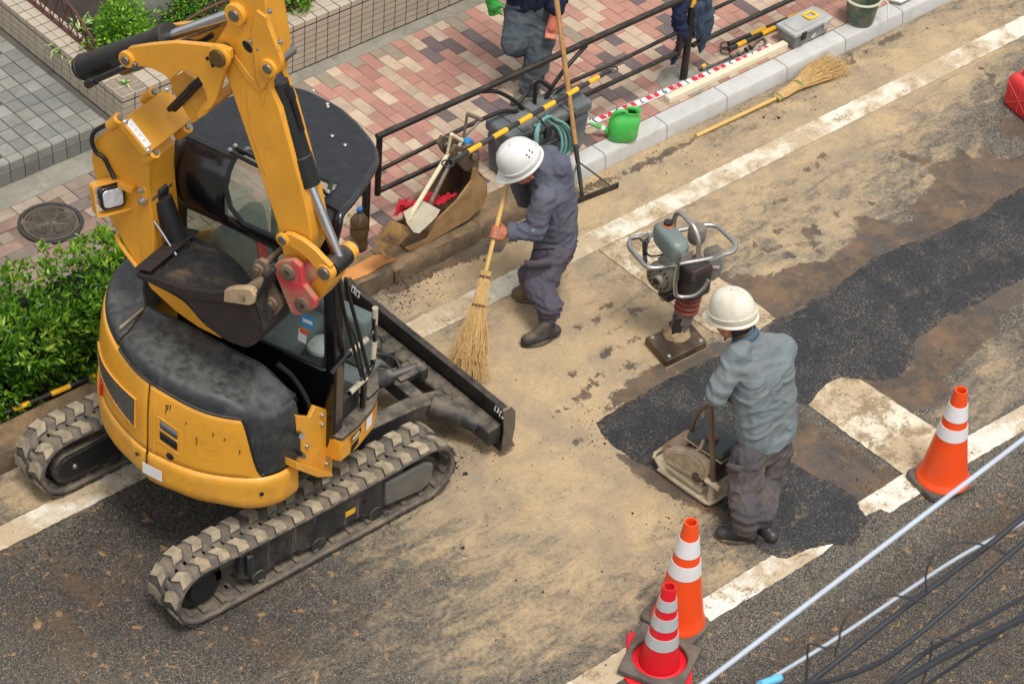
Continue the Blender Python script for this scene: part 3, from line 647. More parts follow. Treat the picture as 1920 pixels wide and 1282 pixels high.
b_ = MB(); b_.box(((hx0+hx1)/2, (hy0+hy1)/2+.05, .30), (hx1-hx0-.2, hy1-hy0-.26, .3)); b_.obj('inner_thicket', M('dark_thicket', (22, 30, 12), 1., var=.5, bump=1., bs=30), hz)
b_ = MB(); b_.box((-2.75, 1.01, .055), (2.9, .52, .112)); b_.obj('planting_bed', soil, None, kind='structure')

def bush(label, base, R_, H_, n, mat, lf=(.022, .04), group=None, shift=0.):
    base = V3(base); o = thing('bush', label, 'bush', base, group)
    u = rng.normal(size=(300, 3)); u /= np.linalg.norm(u, axis=1)[:, None]; u[:, 2] = np.abs(u[:, 2])*1.0-.15
    rr = rng.uniform(.55, 1.05, 300); cl = np.array(base)+u*np.array([R_, R_, H_])*rr[:, None]*np.array([1, 1, .9])+np.array([0, 0, H_*.22])
    ci = rng.integers(0, 300, n); C_ = cl[ci]+rng.normal(0, .026, (n, 3)); D_ = u[ci]+rng.normal(0, .7, (n, 3))+np.array([0, 0, .3])
    v_ = np.clip(.45+shift+.2*rng.normal(size=n)+.18*rng.normal(size=300)[ci], 0, 1)
    leaves('leaf', C_, D_, rng.uniform(*lf, n), rng.uniform(lf[0]*.5, lf[1]*.55, n), mat, o, v_, off=base)
    b_ = MB()
    for k in range(9):
        q = cl[rng.integers(0, 300)]; b_.tube(spline([base, (base+V3(q))*.5+Vector((0, 0, .04)), V3(q)], 3), [.008, .008, .007, .006, .005, .004, .003], 5)
    b_.obj('branches', twig, o, kind='stuff'); return o
BZ = .43
bush('bright green rounded bush behind the corner of the tiled wall', G(232, 105, BZ), .22, .42, 2600, bushM)
bush('loose low green bush at the top edge, right of the grey boulder', G(335, 40, BZ), .15, .22, 900, bushM, shift=-.1)
bush('small dark green bush behind the rust coloured arched edging', G(420, 25, BZ), .26, .28, 1400, hedgeM, shift=-.1)
bush('yellow green bush right of the raised excavator arm, behind the tiled wall', G(545, 22, BZ), .13, .26, 900, bushM, shift=-.05)
def clump(label, base, n=46, L_=.2, spread=1., group='striped grass clumps in the planting bed'):
    base = V3(base); o = thing('grass_clump', label, 'plant', base, group); b_ = MB()
    for k in range(n):
        a = rng.uniform(0, 2*math.pi); l = L_*rng.uniform(.55, 1.1); t = rng.uniform(.4, 1.)*spread; d = Vector((math.cos(a), math.sin(a), 0)); e = Vector((-d.y, d.x, 0)); w_ = .007
        P = [base+d*l*t*s_+Vector((0, 0, l*(.95*s_-1.05*t*s_*s_))) for s_ in (0, .35, .7, 1.)]
        b_.grid([[p-e*w_*q, p+Vector((0, 0, -.002)), p+e*w_*q] for p, q in zip(P, (.7, 1., .8, .1))])
    me = b_.obj('blade', K_grass, o, smooth=60); return o
m_, t_, bb = newmat('striped_grass_blade'); co_ = t_.new('ShaderNodeTexCoord').outputs['Object']; t_.t.links.new(t_.mix(t_.rng(t_.noise(co_, 40, 2), .4, .6), lin((72, 112, 36)), lin((176, 188, 120))), bb.inputs['Base Color']); K_grass = m_
clump('striped grass spilling over the tiled wall below the bright bush', G(185, 130, BZ)); clump('striped grass beside the rust coloured scrolls', G(120, 95, BZ), 40, .18)
clump('striped grass at the foot of the bright bush, right side', G(285, 120, BZ), 40, .18); clump('tiny grass tuft growing on top of the wall corner', G(233, 158, WTOP), 14, .06); clump('striped grass near the wall corner, under the black cylinder', G(165, 118, BZ), 30, .17); clump('striped grass behind the rusty arch at the left', G(150, 60, BZ), 30, .2)
b_ = MB(); c0 = V3(G(290, 32, BZ)); rows = []
for i in range(9):
    th = math.pi*i/8; row = []
    for k in range(16):
        a = 2*math.pi*k/16; d = Vector((math.sin(th)*math.cos(a)*.16, math.sin(th)*math.sin(a)*.14, math.cos(th)*.24)); d *= 1+.18*noise.fractal(d*9, 1., 2., 3); row.append(c0+d+Vector((0, 0, .1)))
    rows.append(row)
b_.grid(rows, closed_u=True); tag(b_.obj('boulder', M('grey_garden_stone', (122, 118, 112), .9, var=.3, bump=.8, bs=40), None, smooth=60, loc=c0), 'grey garden boulder between the bushes at the top edge', 'boulder')

# ---- rust coloured edging: arched pieces with lattice
rustM = M('rust_brown_metal', (98, 58, 48), .6, .2, var=.25, dirt=(70, 48, 38), da=.3, bump=.3)
def arch_edge(label, pts, apex, n=9):
    """pts: two world feet, apex height; flat bar below, arched bar above, crossed bars between"""
    a, b2 = V3(pts[0]), V3(pts[1]); o = thing('garden_edging', label, 'garden edging', (a+b2)/2, 'rust coloured garden edging'); d = b2-a; Lh = d.length
    top = [a+d*(i/24)+Vector((0, 0, .02+apex*math.sin(math.pi*i/24)**.85)) for i in range(25)]
    q = MB(); q.tube(top, .008, 8); q.obj('arched_bar', rustM, o)
    q = MB(); q.box((a+b2)/2+Vector((0, 0, .012)), (Lh, .022, .016), Matrix.Rotation(math.atan2(d.y, d.x), 3, 'Z')); q.obj('base_bar', rustM, o)
    q = MB()
    for i in range(n):
        s0 = (i+.5)/n
        for e in (-.11, .11):
            s1 = s0+e
            if .02 < s1 < .98: q.tube([a+d*s0+Vector((0, 0, .015)), a+d*s1+Vector((0, 0, .02+apex*math.sin(math.pi*s1)**.85))], .0052, 6)
    q.obj('lattice', rustM, o); return o
ez = WTOP+.002
arch_edge('rust coloured arched edging on the left tiled wall, behind the black cylinder', (G(192, 116, ez), G(40, -10, ez)), .23)
arch_edge('rust coloured arched edging on the back wall, behind the bright chrome rod', (G(235, 140, ez), G(585, 0, ez)), .24, 11)
arch_edge('rust coloured arched edging right of the raised arm on the back wall', (G(530, 26, ez), G(760, -75, ez)), .24, 9)

# ================================================================ RAILING
railM = M('dark_bronze_rail', (46, 42, 39), .38, .5, var=.15, dust=(150, 132, 108), du=.2, bump=.08, bs=40)
FY = .905
def yp(*P): return [YP(x, y, FY) for x, y in P]
rl = thing('guard_railing', 'dark brown pipe railing with a leaf motif, beside the crouched sweeper', 'railing', (1.05, FY, ZS), 'dark pipe railings along the kerb')
x0, x1 = float(YP(710, 300, FY)[0]), float(YP(1276, 60, FY)[0]); zt, zl = .80, .375; zm = float(YP(745, 295, FY)[2])
def rail(parent, name, pts, r, fil=0): q = MB(); q.tube(fillet(pts, fil, 5) if fil else pts, r, 12); return q.obj(name, railM, parent)
rail(rl, 'top_rail', [(x0-.02, FY, zt), (x1+.03, FY, zt)], .021); rail(rl, 'bottom_rail', [(x0, FY, zl), (x1, FY, zl)], .0165)
rail(rl, 'end_upright', [(x0, FY, zt), (x0, FY, zl-.02)], .02); rail(rl, 'end_upright', [(x1, FY, zt), (x1, FY, zl-.02)], .02)
xc = float(YP(1003, 190, FY)[0])
rail(rl, 'middle_rail', spline(yp((712, 319), (800, 275), (870, 240), (925, 215), (952, 208), (975, 214), (993, 232)), 4), .014)
rail(rl, 'middle_rail', spline(yp((1018, 205), (1032, 182), (1050, 166), (1075, 152), (1160, 115), (1268, 62)), 4), .014)
rail(rl, 'scroll', spline(yp((905, 172), (930, 172), (955, 183), (975, 199), (992, 222)), 4), .014)
rail(rl, 'scroll', spline(yp((972, 193), (990, 172), (1000, 155), (1010, 151), (1022, 158), (1033, 166)), 4), .014)
rail(rl, 'scroll', spline(yp((1100, 85), (1075, 112), (1050, 142), (1030, 172), (1015, 205)), 4), .014)
rail(rl, 'centre_upright', yp((1004, 153), (1001, 222)), .014)
def post(label, x, top, r=.026):
    o = thing('railing_post', label, 'post', (x, FY, ZS), 'dark railing posts')
    q = MB(); q.tube([(x, FY, ZS-.02), (x, FY, top-.01), (x, FY, top)], [r, r, r*.8], 16); q.obj('shaft', railM, o)
    for z in (.42, .72): q = MB(); q.box((x-.05, FY, z), (.06, .014, .03)); q.obj('bracket', railM, o)
    return o
xp = float(YP(1290, 75, FY)[0])
pR = post('dark railing post with a yellow band where the blue jacket hangs', xp, .98)
q = MB(); q.tube([(xp, FY, float(YP(1299, 10, FY)[2])), (xp, FY, float(YP(1300, -8, FY)[2]))], .0275, 16); q.obj('yellow_band', M('yellow_tape', (240, 180, 30), .5, var=.06, bump=0), pR)
post('dark railing post behind the bottle of brown liquid', float(YP(685, 420, FY)[0]), .70)
rl2 = thing('guard_railing', 'dark brown pipe railing at the top edge, right of the blue jacket', 'railing', (3.3, FY, ZS), 'dark pipe railings along the kerb')
a = xp+.05; rail(rl2, 'top_rail', [(a, FY, .80), (4.6, FY, .80)], .024); rail(rl2, 'middle_rail', [(a, FY, .60), (4.6, FY, .60)], .013); rail(rl2, 'bottom_rail', [(a, FY, .375), (4.6, FY, .375)], .018)
q = MB(); q.lathe([(.17, 0), (.17, .003)], (xp-.01, FY, ZS), n=28); q.obj('post_footing', conc, None, kind='structure')
# ================================================================ EXCAVATOR
_A = math.radians(-73.)
HF_ = np.array([math.cos(_A), math.sin(_A), 0]); HL_ = np.array([-HF_[1], HF_[0], 0]); HO = np.array([-2.27, -.364, 0])
def hw(f, l, z): return HO+HF_*f+HL_*l+np.array([0, 0, z])
def hl(px, py, l): return PL(px, py, HO+HL_*l, HL_)
def hf(px, py, f): return PL(px, py, HO+HF_*f, HF_)
LV = V3(HL_); FV = V3(HF_); UPV = Vector((0, 0, 1))
def glass_mat(refl_haze=0., tint=(150, 146, 132), name='cab_glass'):
    m, t, b = newmat(name); gl = t.new('ShaderNodeBsdfGlossy'); gl.inputs['Roughness'].default_value = .04; gl.inputs['Color'].default_value = (.9, .95, .93, 1)
    tr = t.new('ShaderNodeBsdfTransparent'); tr.inputs[0].default_value = (*lin((246, 250, 248)), 1); fr = t.new('ShaderNodeLayerWeight'); fr.inputs[0].default_value = .5
    co = t.new('ShaderNodeTexCoord').outputs['Object']; f2 = t.math('ADD', t.math('MULTIPLY', t.math('POWER', fr.outputs[1], 4.), .85), .085, clamp=True)
    mx = t.new('ShaderNodeMixShader'); t.ln(f2, mx.inputs[0]); t.ln(tr.outputs[0], mx.inputs[1]); t.ln(gl.outputs[0], mx.inputs[2])
    df = t.new('ShaderNodeBsdfDiffuse'); df.inputs[0].default_value = (*lin(tint), 1); m2 = t.new('ShaderNodeMixShader'); t.ln(t.rng(t.noise(co, 9, 7, .7), .35, .8, .03+refl_haze, .15+refl_haze*1.3), m2.inputs[0]); t.ln(mx.outputs[0], m2.inputs[1]); t.ln(df.outputs[0], m2.inputs[2])  # diffuse film: dirt on the panes, plus reflections put into its colour
    t.ln(m2.outputs[0], t.n['Material Output'].inputs['Surface']); return m
K['glass'] = glass_mat()
EX = thing('excavator', 'yellow mini excavator with its bucket curled over the black engine hood', 'excavator', HO)
def ex(q, name, mat, parent=EX, **k): return q.obj(name, mat, parent, **k)
def plate(name, px, l, th, mat, parent=EX, bevel=.004, **k):
    """side plate traced on the lateral plane l, thickness th towards +l"""
    q = MB(); q.prism([hl(x, y, l) for x, y in px], HL_*th); return ex(q, name, mat, parent, bevel=bevel, **k)
def pin(parent, P, r, l0, l1, mat=None, name='pin', n=20):
    P = V3(P); d = (P-V3(HO)).dot(LV); P = P-LV*d
    q = MB(); q.cyl(P+LV*l0, P+LV*l1, r, n); return ex(q, name, mat or K['steel'], parent, bevel=.004)
def ring(parent, P, r0, r1, l0, l1, mat, name='boss'):
    P = V3(P); d = (P-V3(HO)).dot(LV); P = P-LV*d; h = l1-l0
    q = MB(); q.lathe([(r0, 0), (r1*.93, 0), (r1, h*.15), (r1, h), (r0, h), (r0, 0)], P+LV*l0, LV, 24); return ex(q, name, mat, parent)
def bolt(parent, P, ax, r=.012): q = MB(); q.lathe([(r*1.5, 0), (r*1.5, r*.3), (r, r*.35), (r, r*1.1), (r*.8, r*1.25)], P, ax, 8); return ex(q, 'bolt', K['bolt'], parent)
def hose(parent, pts, r=.011, mat=None, name='hose', n=6): q = MB(); q.tube(spline(pts, n), r, 8); return ex(q, name, mat or K['hose'], parent)

# ---- crawler tracks
RX0, RX1, RZ, RR = -3.035, -1.50, .208, .185
LSTR = RX1-RX0; PER = 2*LSTR+2*math.pi*RR
def belt(s):
    s %= PER
    if s < LSTR: return (RX0+s, RZ+RR-.014*math.sin(math.pi*s/LSTR), 0.)
    s -= LSTR
    if s < math.pi*RR: a = s/RR; return (RX1+RR*math.sin(a), RZ+RR*math.cos(a), a)
    s -= math.pi*RR
    if s < LSTR: return (RX1-s, RZ-RR, math.pi)
    s -= LSTR; a = s/RR; return (RX0-RR*math.sin(a), RZ-RR*math.cos(a), math.pi+a)
NP = 34; PITCH_ = PER/NP
def lug_mesh(sgn):
    q = MB(); h = .013
    base = [(-.052, .017), (.022, .017), (.056, .071), (.040, .131), (-.044, .131), (-.020, .072)]
    top = [(-.044, .022), (.016, .022), (.048, .072), (.033, .125), (-.036, .125), (-.013, .074)]
    n = 6; vs = [(u, sgn*w_, .0) for u, w_ in base]+[(u, sgn*w_, h) for u, w_ in top]
    fs = [tuple(range(n, 2*n))]+[(i, (i+1) % n, (i+1) % n+n, i+n) for i in range(n)]
    if sgn < 0: fs = [f[::-1] for f in fs]
    q.add(vs, fs); me = q.mesh('track_lug', smooth=None, mat=K['lug']); me.materials.append(K['rubber'])
    for p_ in me.polygons: p_.material_index = 0 if len(p_.vertices) == 6 else 1
    return me
LUG = {1: lug_mesh(1), -1: lug_mesh(-1)}
def track(yc):
    q = MB(); ws = (-.130, -.118, -.055, -.018, .018, .055, .118, .130); N2 = NP*6; rows = []
    for i in range(N2):
        x, z, a = belt(i*PER/N2); nx, nz = math.sin(a), math.cos(a); rows.append([(x+nx*h, yc+w_, z+nz*h) for w_, h in zip(ws, (-.006, .0, 0, 0, 0, 0, .0, -.006))])
    n = len(ws); fs = []
    for i in range(N2):
        j = (i+1) % N2
        for k in range(n-1):
            if k == 3 and i % 3 == 0: continue     # drive holes
            fs.append((i*n+k, i*n+k+1, j*n+k+1, j*n+k))
    q.add([p for r_ in rows for p in r_], fs); o = ex(q, 'crawler_track', K['rubber'], smooth=50); md = o.modifiers.new('s', 'SOLIDIFY'); md.thickness = .026; md.offset = -1
    for i in range(NP):
        for sg in (1, -1):
            x, z, a = belt((i+(.5 if sg > 0 else 0))*PITCH_); c_ = link('track_lug', LUG[sg], o, (x+math.sin(a)*.0, yc, z+math.cos(a)*.0)); c_.rotation_euler = (0, a, 0)
    q = MB()
    for i in range(NP):
        x, z, a = belt((i+.25)*PITCH_); R_ = Matrix.Rotation(a, 3, 'Y'); q.box(Vector((x, yc, z))-Vector((math.sin(a), 0, math.cos(a)))*.034, (.03, .2, .02), R_)
    ex(q, 'drive_rib', K['rubber'], o, kind='stuff')
    return o
def undergear(yc, s):
    """track frame with rollers, idler, sprocket; s=-1 for the outer side towards the viewer"""
    yo = yc-.085
    q = MB(); prof = [(-2.78, .30), (-2.70, .335), (-1.72, .335), (-1.66, .30), (-1.66, .13), (-1.78, .10), (-1.92, .10), (-1.96, .125), (-2.12, .125), (-2.16, .10), (-2.36, .10), (-2.40, .125), (-2.54, .125), (-2.58, .10), (-2.74, .11), (-2.80, .16)]
    q.prism([(x, yo, z) for x, z in prof], (0, .17, 0)); o = ex(q, 'track_frame', K['dark'], bevel=.006)
    q = MB(); q.prism([(x, yo-.004, z) for x, z in [(-2.74, .33), (-1.70, .33), (-1.70, .355), (-2.70, .355)]], (0, .18, 0)); ex(q, 'frame_ledge', K['dark'], o, bevel=.003)
    q = MB(); q.prism([(x, yo-.022, z) for x, z in [(-1.80, .30), (-1.52, .30), (-1.46, .26), (-1.46, .14), (-1.54, .10), (-1.80, .13)]], (0, .03, 0)); ex(q, 'motor_cover', M('dusty_grey_cover_'+str(s), (92, 90, 84), .7, var=.2, dirt=(130, 116, 94), da=.35, bump=.2, bs=30), o, bevel=.01)
    for x in (-2.66, -2.25, -1.85): q = MB(); q.cyl((x, yc-.09, .085), (x, yc+.09, .085), .05, 18); ex(q, 'roller', K['dark'], o, bevel=.004)
    q = MB(); q.lathe([(.0001, -.07), (.085, -.07), (.10, -.045), (.135, -.045), (.15, -.03), (.15, .03), (.135, .045), (.1, .07), (.0001, .07)], (RX0+.02, yc, RZ), (0, 1, 0), 28); ex(q, 'idler_wheel', K['black'], o)
    q = MB(); q.lathe([(.0001, -.07), (.09, -.07), (.10, -.03), (.15, -.02), (.15, .02), (.0001, .04)], (RX1, yc, RZ), (0, 1, 0), 26); ex(q, 'drive_sprocket', K['dark'], o)
    q = MB(); q.box((-2.83, yc, .215), (.2, .09, .09)); ex(q, 'tension_arm', K['dark'], o, bevel=.01)
    if s < 0:
        q = MB(); P = YP(657, 960, yo-.001); q.box(P, (.068, .004, .035)); ex(q, 'warning_label', M('yellow_warning_label', (226, 172, 26), .6, dirt=(90, 76, 50), da=.2, bump=0), o)
        P = YP(683, 940, yo-.001); q = MB(); q.cyl(P, V3(P)+Vector((0, .02, 0)), .018, 16); ex(q, 'frame_hole', K['black_flat'], o)
        q = MB(); q.box((-2.735, yo-.014, .235), (.04, .03, .14)); ex(q, 'tension_bracket', K['dark'], o, bevel=.008)
    return o
YN, YF = -1.0, .262
track(YN); track(YF); undergear(YN, -1); undergear(YF, 1)
# far frame end: flat rounded box seen inside the left end of the far track
q = MB(); pr = [(RX0-.1+.11*(1-math.cos(a))*0, 0) for a in ()]
pts = [(-2.62, .30), (-3.02, .29)]+[(-3.03-.105*math.sin(a), .19+.105*math.cos(a)) for a in np.linspace(.2, math.pi-.1, 9)]+[(-2.98, .08), (-2.62, .09)]
q.prism([(x, YF-.112, z) for x, z in pts], (0, .06, 0)); o = ex(q, 'idler_guard', K['dark'], bevel=.006)
q = MB(); q.prism([(x*.9-.285, YF-.115, z*.72+.055) for x, z in pts], (0, .02, 0)); ex(q, 'guard_plate', K['black'], o, bevel=.003)
for x in (-3.0, -2.68): bolt(o, (x, YF-.118, .19), (0, -1, 0), .011)

# ---- centre frame, blade and its arms
q = MB(); q.box((-2.27, -.369, .34), (.62, 1.02, .12)); q.box((-2.27, -.369, .27), (.4, 1.1, .1)); cf = ex(q, 'centre_frame', K['dark'], bevel=.015, bseg=3)
q = MB(); q.lathe([(.30, .38), (.34, .40), (.34, .50), (.31, .52), (.31, .56)], HO, n=40); ex(q, 'swing_ring', K['black'])
BX = -.905
prof = [(BX-.02, .365), (BX-.032, .365), (BX-.012, .30), (BX, .20), (BX-.004, .10), (BX-.03, .045), (BX+.0, .04), (BX+.03, .1), (BX+.038, .2), (BX+.028, .29), (BX+.01, .368)]
q = MB(); q.prism([(x, -1.085, z) for x, z in prof], (0, 1.435, 0)); bl = ex(q, 'dozer_blade', K['black'], bevel=.003)
q = MB(); q.prism([(BX-.005, -1.06, .09), (BX-.095, -1.06, .10), (BX-.105, -1.06, .13), (BX-.105, -1.06, .20), (BX-.09, -1.06, .215), (BX-.005, -1.06, .225)], (0, 1.385, 0)); ex(q, 'back_beam', K['dark'], bl, bevel=.008, bseg=3)
for y in (-1.10, .352):
    q = MB(); pe = [(BX-.04, .372), (BX+.02, .372), (BX+.055, .32), (BX+.062, .2), (BX+.05, .10), (BX+.075, .045), (BX-.03, .04), (BX-.02, .2)]
    q.prism([(x, y, z) for x, z in pe], (0, .014, 0)); ex(q, 'end_plate', M('worn_blade_edge', (120, 110, 98), .5, .4, var=.25, dirt=(70, 60, 50), da=.4, bump=.25, dust=DUST, du=.5), bl, bevel=.003)
def sticker(parent, P, nrm, up, w_, h, mat, name='label', th=.0015):
    n_ = V3(nrm).normalized(); u = V3(up); u = (u-n_*u.dot(n_)).normalized(); r_ = u.cross(n_); q = MB(); P = V3(P)
    q.prism([P+r_*(-w_/2)+u*(-h/2), P+r_*(w_/2)+u*(-h/2), P+r_*(w_/2)+u*(h/2), P+r_*(-w_/2)+u*(h/2)], n_*th); return ex(q, name, mat, parent)
for x, y in ((663, 543), (671, 551), (932, 766), (941, 777)):
    P = V3(XP(x, y, BX-.030)); sticker(bl, P, (-1, 0, .25), (0, 0, 1), .035, .04, K['white_label'], 'reflector_label'); sticker(bl, P+Vector((-.003, 0, 0)), (-1, 0, .25), (0, 0, 1), .014, .026, K['black_flat'], 'label_mark')
for y0, y1 in ((-.68, -.68), (-.20, -.16)):
    q = MB(); q.prism([(-2.02, y0-.055, .36), (-1.25, y0-.055, .31), (BX-.09, y1-.055, .24), (BX-.09, y1-.055, .11), (-1.25, y0-.055, .17), (-2.02, y0-.055, .24)], (0, .11, 0)); a_ = ex(q, 'blade_arm', K['dark'], bl, bevel=.01)
for y, e in ((-.70, -.24), (-.16, .2)):
    q = MB(); q.tube([(-1.14, y, .235), (-1.03, y+e*.55, .20), (BX-.07, y+e, .165)], [.075, .062, .05], 14); ex(q, 'corner_brace', K['dark'], bl)
q = MB(); q.box((-1.17, -.42, .22), (.085, .42, .1)); ex(q, 'cross_beam', K['dark'], bl, bevel=.01)
q = MB(); q.tube([(-1.75, -.42, .40), (-1.22, -.42, .30)], .05, 16); c_ = ex(q, 'blade_cylinder', K['dark']); q = MB(); q.tube([(-1.24, -.42, .305), (BX-.06, -.42, .26)], .028, 12); ex(q, 'cylinder_rod', K['steel'], c_)
q = MB(); q.box((-1.08, -.42, .265), (.2, .12, .045)); q.box((-1.01, -.42, .25), (.06, .14, .09)); ex(q, 'blade_clevis', K['dark'], bl, bevel=.008)
hose(c_, [(-1.9, -.3, .45), (-1.5, -.32, .43), (-1.25, -.36, .36), (-1.2, -.40, .34)], .012); hose(c_, [(-1.9, -.26, .45), (-1.45, -.27, .45), (-1.15, -.33, .36), (-1.12, -.40, .30)], .012)

# ---- upper structure: shell round the engine
OUTP = spline([(-.50, .60, 0), (-.70, .34, 0), (-.765, .02, 0), (-.70, -.27, 0), (-.47, -.54, 0), (-.14, -.700, 0), (.10, -.722, 0), (.32, -.685, 0), (.53, -.575, 0), (.618, -.455, 0), (.635, -.30, 0)], 14)
OP = np.array([tuple(p) for p in OUTP])[:, :2]; ol = np.r_[0, np.cumsum(np.hypot(*np.diff(OP, axis=0).T))]; ol /= ol[-1]
def outl(u): return np.array([np.interp(u, ol, OP[:, 0]), np.interp(u, ol, OP[:, 1])])
def onrm(u):
    d = outl(min(1, u+.004))-outl(max(0, u-.004)); n_ = np.array([d[1], -d[0]]); n_ = n_/np.hypot(*n_); return n_ if n_ @ outl(u) > 0 else -n_
def sh(u, z, off): p = outl(u)-onrm(u)*off; return hw(p[0], p[1], z)
def uf(f): return float(np.interp(f, OP[60:, 0], ol[60:]))     # u on the right side for a given f
def sm(x, a, b): t = min(1, max(0, (x-a)/(b-a))); return t*t*(3-2*t)
def zb(u):
    f, l = outl(u); base = 1.265-.03*sm(f, -.5, -.1)-.06*sm(f, -.1, .5)
    return base - (base-.80)*sm(f, .475, .565) if l < -.3 else base
def off(z): return .012*(z-.79)/.4 + .075*(1-math.sqrt(max(0, 1-max(0, (z-1.0)/.34)**2)))
q = MB(); q.prism([hw(f, l, .55) for f, l in [tuple(outl(u)*.95) for u in np.linspace(0, 1, 40)]+[(.60, .3), (.5, .55), (.1, .66)]], (0, 0, .05)); ex(q, 'turntable_plate', K['black'])
def shell(name, u0, u1, rows_z, mat, off0=0., n=40, label=None, bot=None):
    us = np.linspace(u0, u1, n); q = MB(); rows = []
    for t in rows_z:
        r_ = []
        for u in us:
            z = t(u) if callable(t) else t; r_.append(sh(u, z, off(z)+off0))
        rows.append(r_)
    q.grid(rows); return ex(q, name, mat, smooth=50, solid=.014, label=label)
US = uf(-.045)
def lvl(k, n): return lambda u: .785+(zb(u)-.785)*k/n
cw = shell('rear_shell', .0, US-.003, [lvl(k, 12) for k in range(13)], K['yellow'], 0, 60)
sp = shell('side_panel', US+.003, uf(.562), [lvl(k, 12) for k in range(13)], K['yellow'], -.002, 60)
# skirt: two heavy bumpers, lower edge dented
def skirt(name, u0, u1, z0, z1, out, n=50):
    us = np.linspace(u0, u1, n); q = MB(); rows = []
    for t in np.linspace(0, 1, 9):
        r_ = []
        for u in us:
            z = z0+(z1-z0)*t; o_ = -out+.03*(1-min(1, t*3.2))**2+.014*max(0, t-.85)/.15
            d = .012*noise.noise(Vector((u*14, t*2.2, 1.7)))*(1-t); zz = z+.012*math.sin(u*11)*(1-t)*.8
            r_.append(sh(u, zz, o_+d))
        rows.append(r_)
    q.grid(rows); return ex(q, name, K['yellow_scraped'], smooth=60, solid=.016)
s1 = skirt('rear_bumper', .0, US-.004, .575, .785, .012); s2 = skirt('side_bumper', US+.004, .985, .565, .785, .016)
sticker(s2, sh(uf(.01), .685, -.036), onrm(uf(.01))[0]*HF_+onrm(uf(.01))[1]*HL_, (0, 0, 1), .13, .075, K['white_label'])
for f, z in ((-.1, .735), (.56, .69)):
    u = uf(f); n_ = onrm(u); q = MB(); P = V3(sh(u, z, -.028)); q.cyl(P, P+V3(HF_*n_[0]+HL_*n_[1])*.004, .012, 12); ex(q, 'bumper_bolt', K['black'], s2)
# hood top: from the paint edge over the shoulder to the boom side
def ztop(f): return 1.35-.045*sm(f, -.2, .4)-.13*sm(f, .35, .66)
def hoodgrid(name, u0, u1, inner, n=44, mat=None, drop=.3):
    q = MB(); us = np.linspace(u0, u1, n); cols = []
    for i, u in enumerate(us):
        f, l = outl(u); nn = onrm(u); z0 = zb(u); zt_ = ztop(f); col = []
        fi, li = inner(i/(n-1)); E_ = np.array([fi, li])
        o0 = off(z0)-.004
        for k in range(9):
            t = k/8; z = z0+(zt_-.018-z0)*math.sin(t*math.pi/2); o_ = o0+.055*(1-math.cos(t*math.pi/2)); p = np.array([f, l])-nn*o_; col.append(hw(p[0], p[1], z))
        p8 = p
        for k in range(1, 9):
            t = k/8; p = p8*(1-t)+E_*t; z = zt_-.018+(ztop(fi)+.004-zt_+.018)*t+(.016 if k == 7 else 0); col.append(hw(p[0], p[1], z))
        col += [hw(fi+0, li+.012, ztop(fi)-.02), hw(fi, li+.018, ztop(fi)-drop)]
        cols.append(col)
    q.grid(cols); return ex(q, name, mat or K['hood'], smooth=45)
hood = hoodgrid('engine_hood', uf(-.34)+.0, 1.0, lambda t: (-.34+(.60+.34)*t, -.315+.02*t), 64)
hoodgrid('rear_hood', .13, uf(-.352), lambda t: (-.55+.2*t**2, .12-.43*t), 36)
# seam between the two hoods, with a pale dusty strip
q = MB(); q.box(hw(-.345, -.45, ztop(-.34)+.006), (.012, .2, .01), Matrix.Rotation(_A, 3, 'Z')); ex(q, 'hood_seam_strip', M('pale_dust_strip', (150, 138, 112), .9, var=.2), hood)
# raised lip on the hood, black rim along the paint edge
q = MB(); q.tube([sh(u, zb(u)+.004, off(zb(u))-.006) for u in np.linspace(uf(-.335), uf(.57), 60)], .008, 8); ex(q, 'hood_rim', K['black'], hood)
# radiator grille in the rear corner
gu0, gu1 = ol[np.argmin(np.hypot(OP[:, 0]+.60, OP[:, 1]+.41))], uf(-.135)
def gtop(t): return 1.04+.04*t
def gbot(t): return .985-.10*t**.7
q = MB(); q.grid([[sh(gu0+(gu1-gu0)*t, gbot(t)+(gtop(t)-gbot(t))*k/4, off(gbot(t)+(gtop(t)-gbot(t))*k/4)-.010) for t in np.linspace(0, 1, 16)] for k in range(5)]); gr = ex(q, 'radiator_grille', K['black_flat'], solid=.001)
q = MB()
for k in range(34):
    for s_ in (1, -1):
        pts = []
        for t in np.linspace(0, 1, 40):
            v_ = ((t*20*s_*.55 - k*.62+(0 if s_ > 0 else 20)) )/8
            if 0 <= v_ <= 1: z = gbot(t)+(gtop(t)-gbot(t))*v_; pts.append(sh(gu0+(gu1-gu0)*t, z, off(z)-.0145))
        if len(pts) > 1: q.tube(pts, .0022, 4, caps=False)
ex(q, 'grille_wire', M('grey_mesh_wire', (108, 104, 98), .5, .5, var=.2), gr, kind='stuff')
q = MB(); rim = [sh(gu0+(gu1-gu0)*t, gbot(t), off(gbot(t))-.012) for t in np.linspace(0, 1, 14)]+[sh(gu0+(gu1-gu0)*t, gtop(t), off(gtop(t))-.012) for t in np.linspace(1, 0, 14)]; q.tube(rim, .006, 6, closed=True); ex(q, 'grille_rim', K['yellow'], gr)
